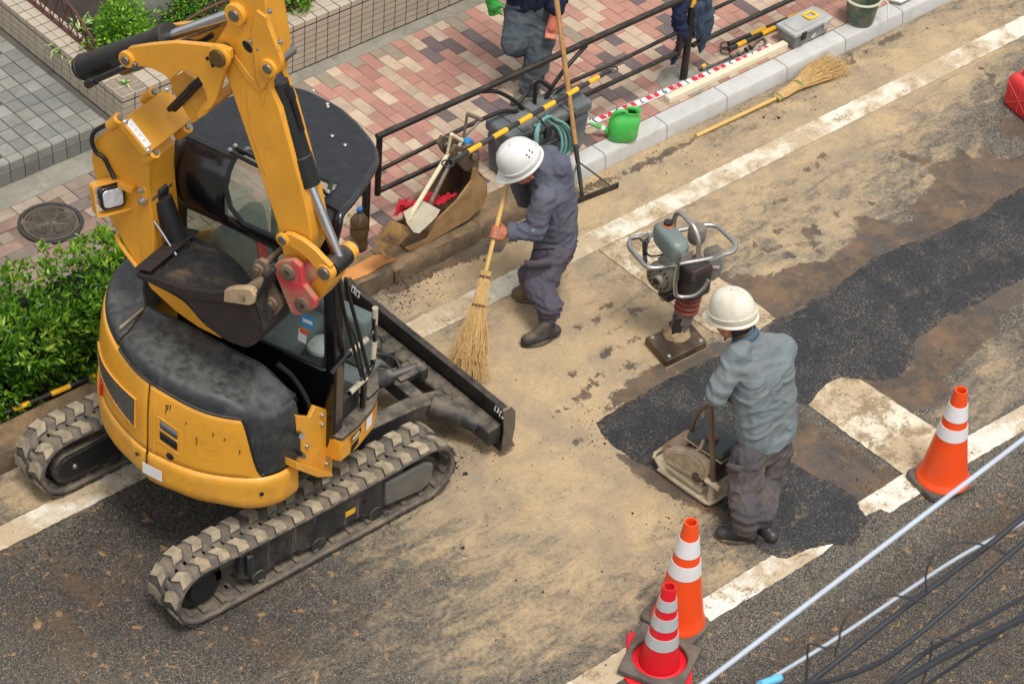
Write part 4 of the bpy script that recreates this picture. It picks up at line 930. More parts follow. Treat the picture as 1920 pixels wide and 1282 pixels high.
# vents in the side panel
for k, z in enumerate((1.02, .945)):
    us = np.linspace(uf(.045), uf(.15), 6); q = MB()
    q.grid([[sh(u, z+h-.055*(i/5)*.55, off(z)-.014) for i, u in enumerate(us)] for h in (-.026, .026)]); v_ = ex(q, 'vent', K['black_flat'] if k else M('vent_inside', (92, 96, 100), .6), sp, solid=.002)
q = MB(); us = np.linspace(uf(.025), uf(.17), 7); loop = [sh(u, 1.06-.055*(i/6)*.75, off(1.05)-.006) for i, u in enumerate(us)]+[sh(u, .90-.055*(i/6)*.75, off(.9)-.006) for i, u in list(enumerate(us))[::-1]]; q.tube(loop, .006, 8, closed=True); ex(q, 'vent_frame', K['yellow'], sp)
q = MB(); us = np.linspace(uf(.035), uf(.155), 7); q.tube([sh(u, .985-.055*(i/6)*.7, off(.98)-.006) for i, u in enumerate(us)], .0075, 8); ex(q, 'vent_bar', K['yellow'], sp)
P = V3(sh(uf(.105), .825, off(.825)-.010)); n_ = onrm(uf(.105)); ax = V3(HF_*n_[0]+HL_*n_[1]); q = MB(); q.lathe([(.0001, .006), (.014, .006), (.022, .003), (.024, 0)], P, ax, 18); ex(q, 'lock', K['black'], sp)
q = MB(); q.tube([sh(uf(.0), z, off(z)-.003) for z in np.linspace(.80, 1.12, 9)], .009, 8); ex(q, 'pressed_rib', K['yellow'], sp)
tl = V3(sh(.47, .84, off(.84)-.006)); q = MB(); q.box(tl, (.03, .05, .09), Matrix.Rotation(_A+.6, 3, 'Z')); ex(q, 'tail_reflector', M('red_reflector', (190, 30, 34), .25, bump=0), cw, bevel=.006)

# runs of tar down the side panel
tarM = M('tar_run', (34, 30, 26), .7, bump=0)
for f, z0, L_ in ((.075, 1.155, .06), (.085, 1.16, .035), (.10, 1.165, .03), (.26, 1.02, .055), (.345, 1.075, .03), (.40, 1.05, .02), (.20, 1.10, .015), (.47, .98, .03)):
    q = MB(); q.tube([sh(uf(f)+.001*math.sin(k), z0-L_*k/4, off(z0-L_*k/4)-.0095) for k in range(5)], [.0035, .003, .0025, .003, .0015], 6); ex(q, 'tar_run', tarM, sp)
q = MB(); us = np.linspace(uf(.26), uf(.36), 4); q.tube([sh(u, .90, off(.9)-.0085) for u in us]+[sh(u, .97, off(.97)-.0085) for u in us[::-1]], .0018, 5, closed=True); ex(q, 'pressed_frame', K['yellow2'], sp)
q = MB(); q.box(hw(.32, .3, .80), (.5, .55, .02), Matrix.Rotation(_A, 3, 'Z')); cabfloor = q
# ---- front plate and step
q = MB(); q.prism([hf(x, y, .632) for x, y in [(556, 872), (557, 779), (582, 782), (591, 761), (613, 768), (614, 802), (626, 822), (623, 886), (598, 886)]], HF_*-.025); fp = ex(q, 'front_plate', K['yellow'], bevel=.004)
q = MB(); q.prism([hf(x, y, .70) for x, y in [(556, 866), (598, 882), (622, 884), (625, 893), (597, 895), (556, 880)]], HF_*-.1); ex(q, 'plate_foot', K['yellow'], fp, bevel=.003)
for x, y in ((604, 778), (604, 795), (575, 836), (563, 852), (612, 869)): bolt(fp, hf(x, y, .634), HF_, .010)
q = MB(); q.cyl(hf(560, 812, .64), hf(566, 818, .70), .016, 12); q.cyl(hf(560, 846, .64), hf(570, 856, .70), .014, 12); ex(q, 'grease_fitting', K['steel'], fp, kind='stuff')
ST = [(.36, -.035), (.69, -.055), (.725, -.045), (.735, .10), (.715, .28), (.66, .40), (.56, .53), (.40, .62), (.3, .64)]
q = MB(); q.prism([hw(f, l, .60) for f, l in ST], (0, 0, .155)); st = ex(q, 'step', K['yellow'], bevel=.012, bseg=3)
q = MB(); q.prism([hw(f*1.012, l*1.01, .756) for f, l in ST], (0, 0, .026)); fl = ex(q, 'floor_mat', K['dark'], st, bevel=.008)
nf = V3(HF_*.98+HL_*.12)
sticker(st, hw(.737, .08, .715), nf, (0, 0, 1), .11, .035, K['black_flat'], 'name_plate'); sticker(st, hw(.739, .075, .715), nf, (0, 0, 1), .08, .012, K['white_label'], 'plate_lettering')
sticker(st, hw(.726, .22, .70), nf, (0, 0, 1), .065, .08, K['white_label']); sticker(st, hw(.7, -.04, .64), -LV, (0, 0, 1), .02, .05, K['white_label'])
q = MB()
for k in range(4): q.box(hw(.735, .07+k*.002, .63+k*.012), (.006, .07, .004), Matrix.Rotation(_A, 3, 'Z') @ Matrix.Rotation(.3, 3, 'X'))
ex(q, 'louvre', K['black_flat'], st, kind='stuff')

# ---- cab
cab = MB(); WL_ = -.04
def wall(pts, th=.03): q = MB(); q.prism([hw(f, WL_, z) for f, z in pts], HL_*th); return q
q = wall([(-.36, .60), (.66, .60), (.67, 1.16), (.635, 1.20), (.58, 1.175), (.1, 1.19), (-.25, 1.52), (-.31, 1.60), (-.30, 1.90), (-.36, 1.90)]); cab = ex(q, 'cab', K['blackp'], bevel=.006)
q = MB(); q.prism([hw(.605, WL_-.012, .66), hw(.685, WL_-.012, .66), hw(.69, WL_-.02, 1.3), hw(.665, WL_-.05, 2.02), hw(.61, WL_-.05, 2.02), hw(.62, WL_-.02, 1.3)], HL_*.085); ex(q, 'front_pillar', K['blackp'], cab, bevel=.012, bseg=3)
prof = [(WL_, 1.86), (-.072, 1.90), (-.088, 1.98), (-.090, 2.07), (-.080, 2.15), (-.055, 2.225), (-.015, 2.275), (.03, 2.292)]
def roofside(f0, f1, n, o=0.):
    q = MB(); rows = []
    for i in range(n):
        f = f0+(f1-f0)*i/(n-1); r_ = []
        for k, (l, z) in enumerate(prof):
            a = math.atan2(z-2.0, l-.12); r_.append(hw(f, l+math.cos(a)*o, z+math.sin(a)*o))
        rows.append(r_)
    return q, rows
for f0_, f1_ in ((-.36, .012), (.548, .66)): q, rows = roofside(f0_, f1_, 6); q.grid(rows); ex(q, 'roof_shoulder', K['blackp'], cab, smooth=60, solid=.006)
q, rows = roofside(.012, .548, 4); q.grid([r_[:3] for r_ in rows]); ex(q, 'skylight_sill', K['blackp'], cab, smooth=60, solid=.006)
ROOF = [(-.36, -.01), (-.372, .315), (-.30, .50), (-.16, .64), (-.06, .685), (.10, .675), (.22, .65), (.40, .565), (.53, .475), (.595, .38), (.64, .22), (.675, .05), (.69, -.06), (.56, -.04), (.555, .115), (.01, .125), (.0, -.012)]
q = MB(); q.prism([hw(f, l, 2.262) for f, l in ROOF], (0, 0, .03)); rf = ex(q, 'roof', K['roofmat'], cab, bevel=.006)
q = MB(); q.tube(spline([hw(f, l, 2.272) for f, l in ROOF[2:13]]+[hw(.70, -.095, 2.22), hw(.685, -.105, 2.1), hw(.668, -.10, 1.98)], 4), .021, 12); ex(q, 'roof_rim', K['blackp'], rf)
for x, y in ((614, 194), (615, 199), (623, 254), (647, 271), (588, 168), (409, 178), (372, 217)):
    P = G(x, y, 2.293); q = MB(); q.lathe([(.0001, .003), (.007, .003), (.011, 0)], P, n=10); ex(q, 'roof_screw', K['bolt'], rf)
# skylight in the shoulder with its rubber gasket and guard rails
sky_f0, sky_f1 = .0, .56
q, rows = roofside(sky_f0, sky_f1, 8, .006); q.grid([r_[2:] + [hw(sky_f0+(sky_f1-sky_f0)*i/7, .10, 2.30)] for i, r_ in enumerate(rows)]); sk = ex(q, 'skylight', glass_mat(.26, (150, 164, 138), 'skylight_reflection_haze'), cab, smooth=60)  # pale green diffuse put into the glass imitates reflected sky and greenery
pr2 = prof[2:]+[(.10, 2.297)]
def shp(f, k):
    k = min(max(k, 0), len(pr2)-1.001); i = int(k); t = k-i; l = pr2[i][0]*(1-t)+pr2[i+1][0]*t; z = pr2[i][1]*(1-t)+pr2[i+1][1]*t; a = math.atan2(z-2.0, l-.12); return hw(f, l+math.cos(a)*.008, z+math.sin(a)*.008)
K7 = len(pr2)-1.01
loop = [shp(f, 0) for f in np.linspace(sky_f0+.12, sky_f1-.06, 8)]+[shp(sky_f1-.03, .3)]+[shp(sky_f1, k) for k in np.linspace(1, K7-1, 6)]+[shp(sky_f1-.04, K7)]+[shp(f, K7) for f in np.linspace(sky_f1-.08, sky_f0+.12, 6)]+[shp(sky_f0+.04, K7-.5)]+[shp(sky_f0, k) for k in np.linspace(K7-1.2, 2, 6)]+[shp(sky_f0+.04, .7)]
gasM = M('rubber_gasket', (34, 34, 35), .6, bump=.05); q = MB(); q.tube(loop, .014, 8, closed=True); ex(q, 'gasket', gasM, sk)
for dl in (0, .045):
    q = MB(); a = V3(hw(-.02, -.02+dl, 2.325)); b2 = V3(hw(.58, -.06+dl, 2.325)); q.box((a+b2)/2, ((b2-a).length, .014, .026), Matrix.Rotation(math.atan2((b2-a).y, (b2-a).x), 3, 'Z')); gd = ex(q, 'guard_rail', K['blackp'], cab, bevel=.003)
    for P in (a, b2): bolt(gd, P+Vector((0, 0, .012)), (0, 0, 1), .009)
# side window
win = [(.60, 1.21), (.615, 1.30), (.60, 1.80), (.57, 1.845), (-.26, 1.885), (-.295, 1.86), (-.30, 1.62), (-.25, 1.545), (.12, 1.215), (.2, 1.195)]
q = MB(); q.prism([hw(f, WL_+.012, z) for f, z in win], HL_*.004); wn = ex(q, 'side_window', K['glass'], cab)
q = MB(); q.tube(fillet([hw(f, WL_-.003, z) for f, z in win+win[:1]], .03, 4), .012, 8); ex(q, 'gasket', gasM, wn)
sticker(wn, hl(577, 603, WL_+.008), -LV, (0, 0, 1), .085, .075, M('blue_sticker', (58, 140, 196), .5, bump=0)); sticker(wn, hl(577, 603, WL_+.006), -LV, (0, 0, 1), .06, .022, K['white_label'], 'label_lettering'); sticker(wn, hl(567, 630, WL_+.008), -LV, (.2, 0, 1), .05, .08, K['white_label']); sticker(wn, hl(570, 622, WL_+.006), -LV, (.2, 0, 1), .05, .03, M('orange_sticker', (220, 92, 50), .5, bump=0))
q = MB(); q.prism([hw(-.36, -.04, .60), hw(-.36, .33, .60), hw(-.36, .33, 1.25), hw(-.36, -.04, 1.25)], HF_*.03); ex(q, 'cab_back', K['blackp'], cab)
q = MB(); q.prism([hw(-.36, .0, 1.25), hw(-.36, .33, 1.25), hw(-.36, .33, 2.26), hw(-.36, .0, 2.26)], HF_*.004); ex(q, 'rear_window', K['glass'], cab)
LEFT = [(-.36, .33), (-.16, .58)]
for (f0, l0), (f1, l1) in zip(LEFT[:-1], LEFT[1:]):
    q = MB(); q.prism([hw(f0, l0, .6), hw(f1, l1, .6), hw(f1, l1, 1.15), hw(f0, l0, 1.15)], hw(0, 0, 0)*0+np.array([.012, 0, 0])); ex(q, 'door_panel', K['blackp'], cab)
    q = MB(); q.prism([hw(f0, l0, 1.15), hw(f1, l1, 1.15), hw(f1, l1, 2.25), hw(f0, l0, 2.25)], np.array([.004, 0, 0])); ex(q, 'window', K['glass'], cab)
for f, l in LEFT[1:]: q = MB(); q.tube([hw(f, l, .62), hw(f, l, 2.27)], .022, 10); ex(q, 'pillar', K['blackp'], cab)
# seat
seatM = M('grey_green_seat', (92, 102, 98), .7, var=.15, bump=.2)
q = MB(); q.box(hw(.08, .30, 1.02), (.42, .42, .13), Matrix.Rotation(_A, 3, 'Z')); sq = ex(q, 'seat', seatM, cab, bevel=.05, bseg=4)
q = MB(); q.box(hw(-.16, .30, 1.34), (.12, .40, .56), Matrix.Rotation(_A, 3, 'Z') @ Matrix.Rotation(-.2, 3, 'Y')); ex(q, 'seat_back', seatM, sq, bevel=.045, bseg=4)
q = MB(); q.prism([hw(-.02, .2, 1.62), hw(.0, .24, 1.62), hw(.10, .26, 1.1), hw(.08, .2, 1.1)], HF_*.012); ex(q, 'seat_belt', M('red_belt', (190, 70, 60), .8), sq)
q = MB(); q.box(hw(.12, .06, .98), (.34, .09, .3), Matrix.Rotation(_A, 3, 'Z')); ex(q, 'side_console', seatM, cab, bevel=.02, bseg=3)
ex(cabfloor, 'cab_floor', seatM, cab)
q = MB(); q.box(hw(.22, .50, .98), (.62, .12, .34), Matrix.Rotation(_A, 3, 'Z')); ex(q, 'left_console', seatM, cab, bevel=.03, bseg=3)
q = MB(); q.lathe([(.001, .03), (.06, .03), (.085, .015), (.09, 0)], hw(.36, .30, 1.0), n=20); ex(q, 'round_cushion', M('pale_cushion', (170, 176, 170), .8, bump=.3), cab)
# levers with taped grips, hoses down the front pillar
gripM = M('beige_taped_grip', (196, 184, 158), .8, var=.15, dirt=(110, 96, 74), da=.35, bump=.3)
FL = .70
def lever(pts, grips, f=FL):
    q = MB(); q.tube(fillet([hf(x, y, f) for x, y in pts], .03, 5), .0135, 10); o = ex(q, 'control_lever', K['blackp'], cab)
    for a, b2 in grips: q = MB(); q.tube([hf(*a, f), hf(*b2, f)], .0165, 12); ex(q, 'grip', gripM, o)
lever([(703, 578), (702, 620), (688, 636), (640, 676), (620, 700)], [((703.5, 577), (702.5, 607)), ((688, 636), (657, 661))])
lever([(701, 596), (703, 640), (699, 685), (686, 705), (655, 738)], [((702, 640), (699, 671)), ((686, 707), (656, 736))])
lever([(681, 708), (681, 760)], [])
q = MB(); q.tube([hf(683, 715, FL), hf(680, 762, FL)], .018, 10); ex(q, 'lever_post', K['blackp'], cab)
hose(cab, [hf(x, y, .74) for x, y in ((636, 528), (640, 560), (655, 625), (678, 705))], .010, n=5); hose(cab, [hf(x, y, .76) for x, y in ((648, 522), (656, 560), (672, 620), (692, 700))], .011, n=5); hose(cab, [hf(x, y, .80) for x, y in ((637, 530), (648, 590), (668, 640), (684, 712))], .007, n=5)
q = MB(); q.box(hw(.60, .12, .86), (.13, .2, .14), Matrix.Rotation(_A, 3, 'Z')); ex(q, 'pedal_box', K['black'], cab, bevel=.02); q = MB(); q.box(hw(.62, .33, .80), (.12, .1, .02), Matrix.Rotation(_A, 3, 'Z')); ex(q, 'foot_pedal', K['dark'], cab, bevel=.006)
hose(hood, [hw(.45, -.25, 1.3), hw(.52, -.2, 1.2), hw(.60, -.17, 1.02), hw(.58, -.17, .8)], .014); 

# ---- boom
L0, L1 = -.46, -.20
LB = -.32
LOWER = [(175, 262), (171, 300), (184, 360), (205, 410), (258, 502), (283, 542), (330, 585), (371, 614), (412, 634), (442, 640), (432, 622), (374, 574), (302, 528), (287, 486), (288, 440), (284, 400), (278, 345), (280, 306), (222, 232)]
b1 = plate('boom', LOWER, LB, .22, K['yellow'], bevel=.008)
CV = [hl(225, 231, L0+.02), hl(274, 292, L0+.02)]
cvn = V3(CV[1])-V3(CV[0]); nn = cvn.cross(LV).normalized(); nn = nn if nn.dot(FV) > 0 else -nn
q = MB(); a, b2 = V3(CV[0]), V3(CV[1]); q.prism([p_+nn*.02 for p_ in (a, b2, b2+LV*.37, a+LV*.37)], nn*-.05); cover = ex(q, 'cover_plate', K['yellow2'], b1, bevel=.006)
for s_, t in ((.04, .05), (.04, .93), (.97, .05), (.97, .95)): bolt(cover, a+cvn*t+LV*(.37*s_)+nn*.021, nn, .011)
sticker(cover, a+cvn*.47+LV*.032+nn*.0215, nn, -cvn, .045, cvn.length*.78, K['white_label']); 
for k in range(4): sticker(cover, a+cvn*(.2+.16*k)+LV*.032+nn*.0232, nn, -cvn, .02, .012, M('faded_print', (200, 198, 192), .6, bump=0), 'label_print')
# offset link under the cover plate, with its four knuckles
q = MB(); q.prism([*[p_+LV*.14 for p_ in (a+nn*-.035+cvn*.08, a+nn*-.035+cvn*.92, a+nn*-.16+cvn*.9, a+nn*-.16+cvn*.1)]], HL_*.24); lk = ex(q, 'offset_link', K['yellow'], b1, bevel=.01)
for t_, w_ in ((-.10, .02), (-.10, .30), (1.08, .06), (1.08, .33)):
    P = a+cvn*t_+LV*w_
    q = MB(); q.cyl(P-nn*.10, P-nn*.0, .032, 16); kn = ex(q, 'link_knuckle', K['yellow'], b1, bevel=.006); q = MB(); q.cyl(P-nn*.0, P+nn*.012, .016, 12); ex(q, 'pin', K['steel'], kn)
NOSE = [(232, 100), (241, 90), (281, 84), (328, 80), (375, 84), (413, 88), (430, 95), (432, 112), (424, 124), (405, 188), (398, 201), (387, 211), (379, 203), (388, 188), (385, 168), (371, 144), (355, 134), (338, 135), (318, 152), (308, 141), (284, 129), (267, 126), (254, 127), (236, 117), (230, 108)]
npn = plate('boom_nose_plate', NOSE, L0, .032, K['yellow'], b1, bevel=.005)
mid = V3(HL_*.22); q = MB(); q.prism([V3(hl(x, y, L0))+mid for x, y in NOSE], HL_*.032); npf = ex(q, 'boom_nose_plate', K['yellow'], b1, bevel=.005)
q = MB(); q.prism([hl(x, y, L1) for x, y in ((318, 152), (345, 134), (378, 160), (392, 190), (388, 214), (360, 232), (345, 205), (326, 175))], HL_*.03); ex(q, 'boom_inner_plate', K['yellow'], b1)
q = MB(); q.prism([hl(x, y, L0+.03) for x, y in ((385, 190), (398, 200), (388, 214), (372, 224), (368, 214))], HL_*.22); ex(q, 'boom_cross_plate', K['yellow'], b1, bevel=.004)
for dx in (0, 9): hose(b1, [hl(318+dx, 205, -.2), hl(345+dx, 178, -.25), hl(362+dx, 160, -.28), hl(380+dx, 145, -.26)], .016)
ring(b1, hl(240, 110, L0), .0001, .045, L0-.02, L0+.002, K['yellow']); pin(b1, hl(240, 110, L0), .024, L0-.03, L1+.03); pin(b1, hl(255, 120, L0), .014, L0-.02, L0+.03)
ring(b1, hl(413, 106, L0), .0001, .062, L0-.018, L0+.002, K['yellow']); pin(b1, hl(413, 106, L0), .046, L0-.032, L1+.04, M('greasy_pin', (70, 60, 44), .5, .5, var=.3, dirt=(140, 100, 40), da=.4))
for x, y in ((389, 110), (397, 116), (399, 123)): q = MB(); P = V3(hl(x, y, L0)); q.cyl(P-LV*.004, P, .010, 10); ex(q, 'plug_hole', K['black_flat'], b1)
hose(b1, [hl(212, 228, LB-.01), hl(180, 245, LB-.02), hl(172, 262, LB-.03), hl(180, 285, LB-.02), hl(195, 297, LB-.012), hl(206, 318, LB-.01), hl(215, 335, LB-.02)], .012, name='cable')
hose(b1, [hl(218, 440, LB-.01), hl(225, 458, LB-.012), hl(258, 502, LB-.012)], .012, name='grease_pipe', mat=K['yellow'])
# work lamp
P = V3(hl(206, 366, LB-.05)); ln = (FV*.75-LV*.45+Vector((0, 0, .25))).normalized(); q = MB(); up_ = Vector((0, 0, 1)); rr = up_.cross(ln).normalized(); up_ = ln.cross(rr)
def rrect(c, a, b2, r, n=4): 
    out = []
    for sx, sy, s0 in ((1, 1, 0), (-1, 1, 1), (-1, -1, 2), (1, -1, 3)):
        for k in range(n+1): t = (s0+k/n)*math.pi/2; out.append(c+rr*(sx*(a-r)+r*math.cos(t))+up_*(sy*(b2-r)+r*math.sin(t)))
    return out
for nm, s_, z0, z1, mt in (('lamp', .066, 0, .03, K['blackp']), ):
    q.prism(rrect(P, .068, .062, .028), ln*.045); lamp = ex(q, 'work_lamp', K['blackp'], b1, bevel=.006)
q = MB(); q.prism(rrect(P+ln*.046, .054, .048, .022), ln*.006); ml, tl_, bb_ = newmat('lamp_lens'); cl_ = tl_.new('ShaderNodeTexCoord').outputs['Object']; tl_.inp(bb_.inputs['Base Color'], tl_.mix(tl_.rng(tl_.noise(cl_, 60, 3), .35, .65), (.62, .63, .65), (.85, .86, .88))); bb_.inputs['Metallic'].default_value = .7; bb_.inputs['Roughness'].default_value = .22; bb_.inputs['Coat Weight'].default_value = 1
ex(q, 'lens', ml, lamp, bevel=.004)
q = MB(); oo = rrect(P, .098, .088, .022); ii = rrect(P, .092, .082, .018); n4 = len(oo); d0, d1 = ln*-.02, ln*.05
q.add([p+d0 for p in oo]+[p+d1 for p in oo]+[p+d1 for p in ii]+[p+d0 for p in ii], sum([[(i, (i+1) % n4, (i+1) % n4+n4, i+n4), (i+n4, (i+1) % n4+n4, (i+1) % n4+2*n4, i+2*n4), (i+2*n4, (i+1) % n4+2*n4, (i+1) % n4+3*n4, i+3*n4)] for i in range(n4)], [])); ex(q, 'lamp_guard', K['yellow'], lamp)
q = MB(); q.box(V3(hl(238, 350, LB-.02)), (.04, .09, .03), Matrix.Rotation(_A+math.pi/2, 3, 'Z')); ex(q, 'lamp_bracket', K['yellow'], lamp)
q = MB(); q.prism([hl(x, y, LB-.012) for x, y in ((258, 352), (266, 348), (274, 356), (277, 375), (272, 386), (262, 384), (256, 372))], HL_*.014); kp = ex(q, 'keeper_plate', K['yellow'], b1, bevel=.005); bolt(kp, hl(264, 357, LB-.012), -LV, .013); bolt(kp, hl(268, 376, LB-.012), -LV, .018)
# boom cylinder in front of the belly
bc0, bc1 = V3(hl(297, 358, -.22)), V3(hl(357, 508, -.22)); q = MB(); q.tube([bc0, bc0.lerp(bc1, .08), bc0.lerp(bc1, .09), bc1], [.034, .034, .056, .056], 18); bcy = ex(q, 'boom_cylinder', K['black']); ring(bcy, bc0, .012, .042, -.255, -.185, K['black'], 'cylinder_eye'); pin(bcy, bc0, .026, -.31, -.13, K['bolt'])
hose(bcy, [hl(276, 398, -.3), hl(300, 430, -.3), hl(330, 478, -.3)], .008, K['chrome'], 'steel_pipe')
# arm cylinder
lc = -.33; A0, A1 = V3(hl(152, 128, lc)), V3(hl(320, 70, lc)); ad = (A1-A0).normalized()
q = MB(); q.tube([A0, A0+ad*.03, A0+ad*.0301, A1-ad*.07, A1-ad*.07, A1], [.062, .072, .067, .067, .076, .076], 24); ac = ex(q, 'arm_cylinder', K['black'], bevel=.003)
A2 = V3(hl(445, 25, lc)); q = MB(); q.tube([A1, A2], .036, 18); ex(q, 'cylinder_rod', K['chrome'], ac)
q = MB(); c_ = V3(hl(240, 110, lc)); q.tube([c_-ad*.05, c_+ad*.05], .075, 22); ex(q, 'trunnion_band', K['blackp'], ac)
q = MB(); q.tube([V3(hl(168, 155, L0+.04)), V3(hl(240, 124, L0+.04))], .018, 10); q.tube([V3(hl(165, 158, L0+.04)), V3(hl(178, 150, L0+.04))], .026, 12); ex(q, 'steel_pipe', K['blackp'], ac, kind='stuff')
q = MB(); q.tube([V3(hl(226, 129, L0+.04)), V3(hl(248, 119, L0+.04))], .016, 10); ex(q, 'pipe_union', K['bolt'], ac)
hose(ac, [hl(300, 79, -.3), hl(340, 76, -.29), hl(372, 80, -.28), hl(398, 66, -.27)], .014); hose(ac, [hl(392, 80, -.2), hl(400, 62, -.2), hl(414, 48, -.2)], .018)

# ---- arm (stick)
S0, S1 = -.405, -.255
ARM = [(428, -60), (430, 0), (424, 48), (404, 80), (399, 100), (405, 122), (424, 142), (431, 163), (460, 247), (518, 417), (526, 452), (533, 492), (545, 508), (566, 500), (581, 470), (584, 440), (572, 380), (545, 280), (524, 205), (505, 160), (512, 100), (500, 30), (492, -60)]
arm = plate('arm', ARM, S0, .15, K['yellow'], bevel=.007)
FL1 = [(497, 32), (509, 66), (519, 94), (527, 112), (528, 128), (520, 140), (510, 146), (500, 158), (492, 172), (480, 150), (470, 60), (480, 20)]
for l in (S0-.012, S1-.018): plate('cylinder_bracket', FL1, l, .03, K['yellow'], arm)
ring(arm, hl(445, 25, S0), .0001, .058, S0-.028, S0+.002, K['yellow']); pin(arm, hl(445, 25, S0), .03, S0-.036, S1+.04, K['steel'])
ring(arm, hl(505, 127, S0-.012), .0001, .048, S0-.030, S0-.01, K['yellow']); pin(arm, hl(505, 127, S0-.012), .026, S0-.036, S1+.03, K['steel'])
q = MB(); c_ = V3(hl(464, 88, S0)); d1 = (V3(hl(470, 96, S0))-V3(hl(457, 78, S0))).normalized(); e1 = LV.cross(d1); q.prism([c_-LV*.0015+d1*math.cos(t)*.034+e1*math.sin(t)*.022 for t in np.linspace(0, 2*math.pi, 20)[:-1]], LV*.0012); ex(q, 'hand_hole', K['black_flat'], arm)
for x, y in ((470, 78), (485, 91), (506, 21), (526, 79)): bolt(arm, hl(x, y, S0-.001 if y < 500 and x < 500 else S0-.013), -LV, .010)
q = MB(); q.tube([hl(x, y, S0-.001) for x, y in ((462, 140), (463, 180), (471, 245), (500, 330))], .003, 6); ex(q, 'weld_seam', K['yellow2'], arm)
q = MB(); q.prism([hl(x, y, S0-.004) for x, y in ((433, 108), (440, 104), (470, 145), (498, 172), (494, 200), (488, 176), (462, 152))], HL_*.004); ex(q, 'gusset', K['yellow'], arm, bevel=.002)
# bucket cylinder on the front of the arm
B0, B1, B2 = V3(hl(512, 128, lc)), V3(hl(580, 345, lc)), V3(hl(637, 486, lc)); bd = (B1-B0).normalized()
q = MB(); q.tube([B0+bd*.07, B1-bd*.16, B1-bd*.159, B1], [.054, .054, .058, .058], 22); bk = ex(q, 'bucket_cylinder', K['black'], bevel=.003)
q = MB(); q.tube([B0-bd*.02, B0+bd*.08], [.03, .045], 14); ex(q, 'cylinder_eye', K['blackp'], bk)
q = MB(); q.tube([B1, B2], .027, 16); ex(q, 'cylinder_rod', K['chrome'], bk)
off_ = V3(HF_*.07); q = MB(); q.tube(spline([B0+bd*.10+off_, B0+bd*.2+off_, B1-bd*.32+off_*.95], 3), .013, 8); q.tube([B0+bd*.08+off_*.9, B0+bd*.14+off_*.9], .022, 10); ex(q, 'steel_pipe', K['blackp'], bk, kind='stuff')
hose(bk, [hl(502, 160, -.2), hl(512, 195, -.19), hl(523, 235, -.19), hl(534, 268, -.2)], .012)
# links to the bucket
LKL = [(524, 446), (533, 438), (545, 440), (567, 451), (589, 468), (605, 485), (620, 500), (617, 517), (604, 522), (594, 509), (580, 489), (561, 473), (545, 464), (532, 461)]
for l in (-0.445, -0.235): ln_ = plate('side_link', LKL, l, .03, K['yellow']); ring(ln_, hl(531, 449, l), .0001, .038, l-.012, l+.002, K['yellow'])
pin(EX, hl(531, 449, -0.445), .026, -0.460, -0.190, name='link_pin'); PR = hl(608, 512, -0.445); pin(EX, PR, .035, -0.460, -0.190, K['steel'], 'rod_pin')
q = MB(); d = (V3(PR)-V3(HO)).dot(LV); C_ = V3(PR)-LV*d; q.cyl(C_+LV*-0.400, C_+LV*-0.260, .055, 20); ex(q, 'rod_end', K['black'], bk, bevel=.006)
for a, b2 in ((-0.450, -0.405), (-0.255, -0.210)): q = MB(); q.cyl(C_+LV*a, C_+LV*b2, .05, 20); ex(q, 'link_boss', K['yellow'], EX, bevel=.006)
plate('bucket_link', [(596, 516), (612, 522), (618, 536), (604, 556), (592, 570), (580, 566), (574, 548), (583, 532)], -0.405, .15, K['yellow'], bevel=.01)
CPL = [(514, 496), (527, 489), (549, 488), (563, 500), (567, 520), (568, 535), (580, 549), (592, 565), (590, 579), (575, 588), (556, 593), (545, 586), (531, 553), (521, 527), (513, 507)]
for l in (-0.465, -0.225): cp = plate('coupler_plate', CPL, l, .035, K['red_coupler'], bevel=.006); ring(cp, hl(540, 510, l), .018, .045, l-.014, l+.002, K['bucketsteel']); ring(cp, hl(568, 572, l), .016, .046, l-.010, l+.002, K['bucketsteel']); pin(cp, hl(540, 510, l), .018, l-.006, l+.04, K['black']); pin(cp, hl(568, 572, l), .017, l-.004, l+.04, K['tarhot'])
q = MB(); q.prism([hl(x, y, -0.435) for x, y in ((522, 500), (548, 492), (566, 525), (588, 568), (560, 590), (540, 560))], HL_*.21); ex(q, 'coupler_body', K['red_coupler'], bevel=.01)
# ---- bucket curled under the arm
W0, W1 = -.54, -.12
SIDE = [(258, 513), (287, 519), (334, 535), (390, 546), (420, 546), (470, 545), (478, 562), (490, 600), (492, 622), (484, 636), (465, 648), (445, 644), (422, 634), (400, 618), (380, 602), (343, 562), (287, 531), (262, 520)]
bk_ = EX
q = MB(); SP = [V3(hl(x, y, W0)) for x, y in SIDE]; wv = V3(HL_*(W1-W0))
path = [SP[0], SP[17], SP[16], SP[15], SP[14], SP[13], SP[12], SP[11], SP[10], SP[9], SP[8], SP[7], SP[6], V3(hl(492, 540, W0)), V3(hl(500, 515, W0))]
pth = spline(path, 4); q.grid([[p, p+wv*.5, p+wv] for p in pth]); bucket = ex(q, 'bucket', K['tar'], solid=.018, smooth=50)
for l in (W0, W1-.018): sp_ = plate('bucket_side', SIDE+[], l, .018, K['tar'] if l > W0 else K['tarhot'], bucket, bevel=.003)
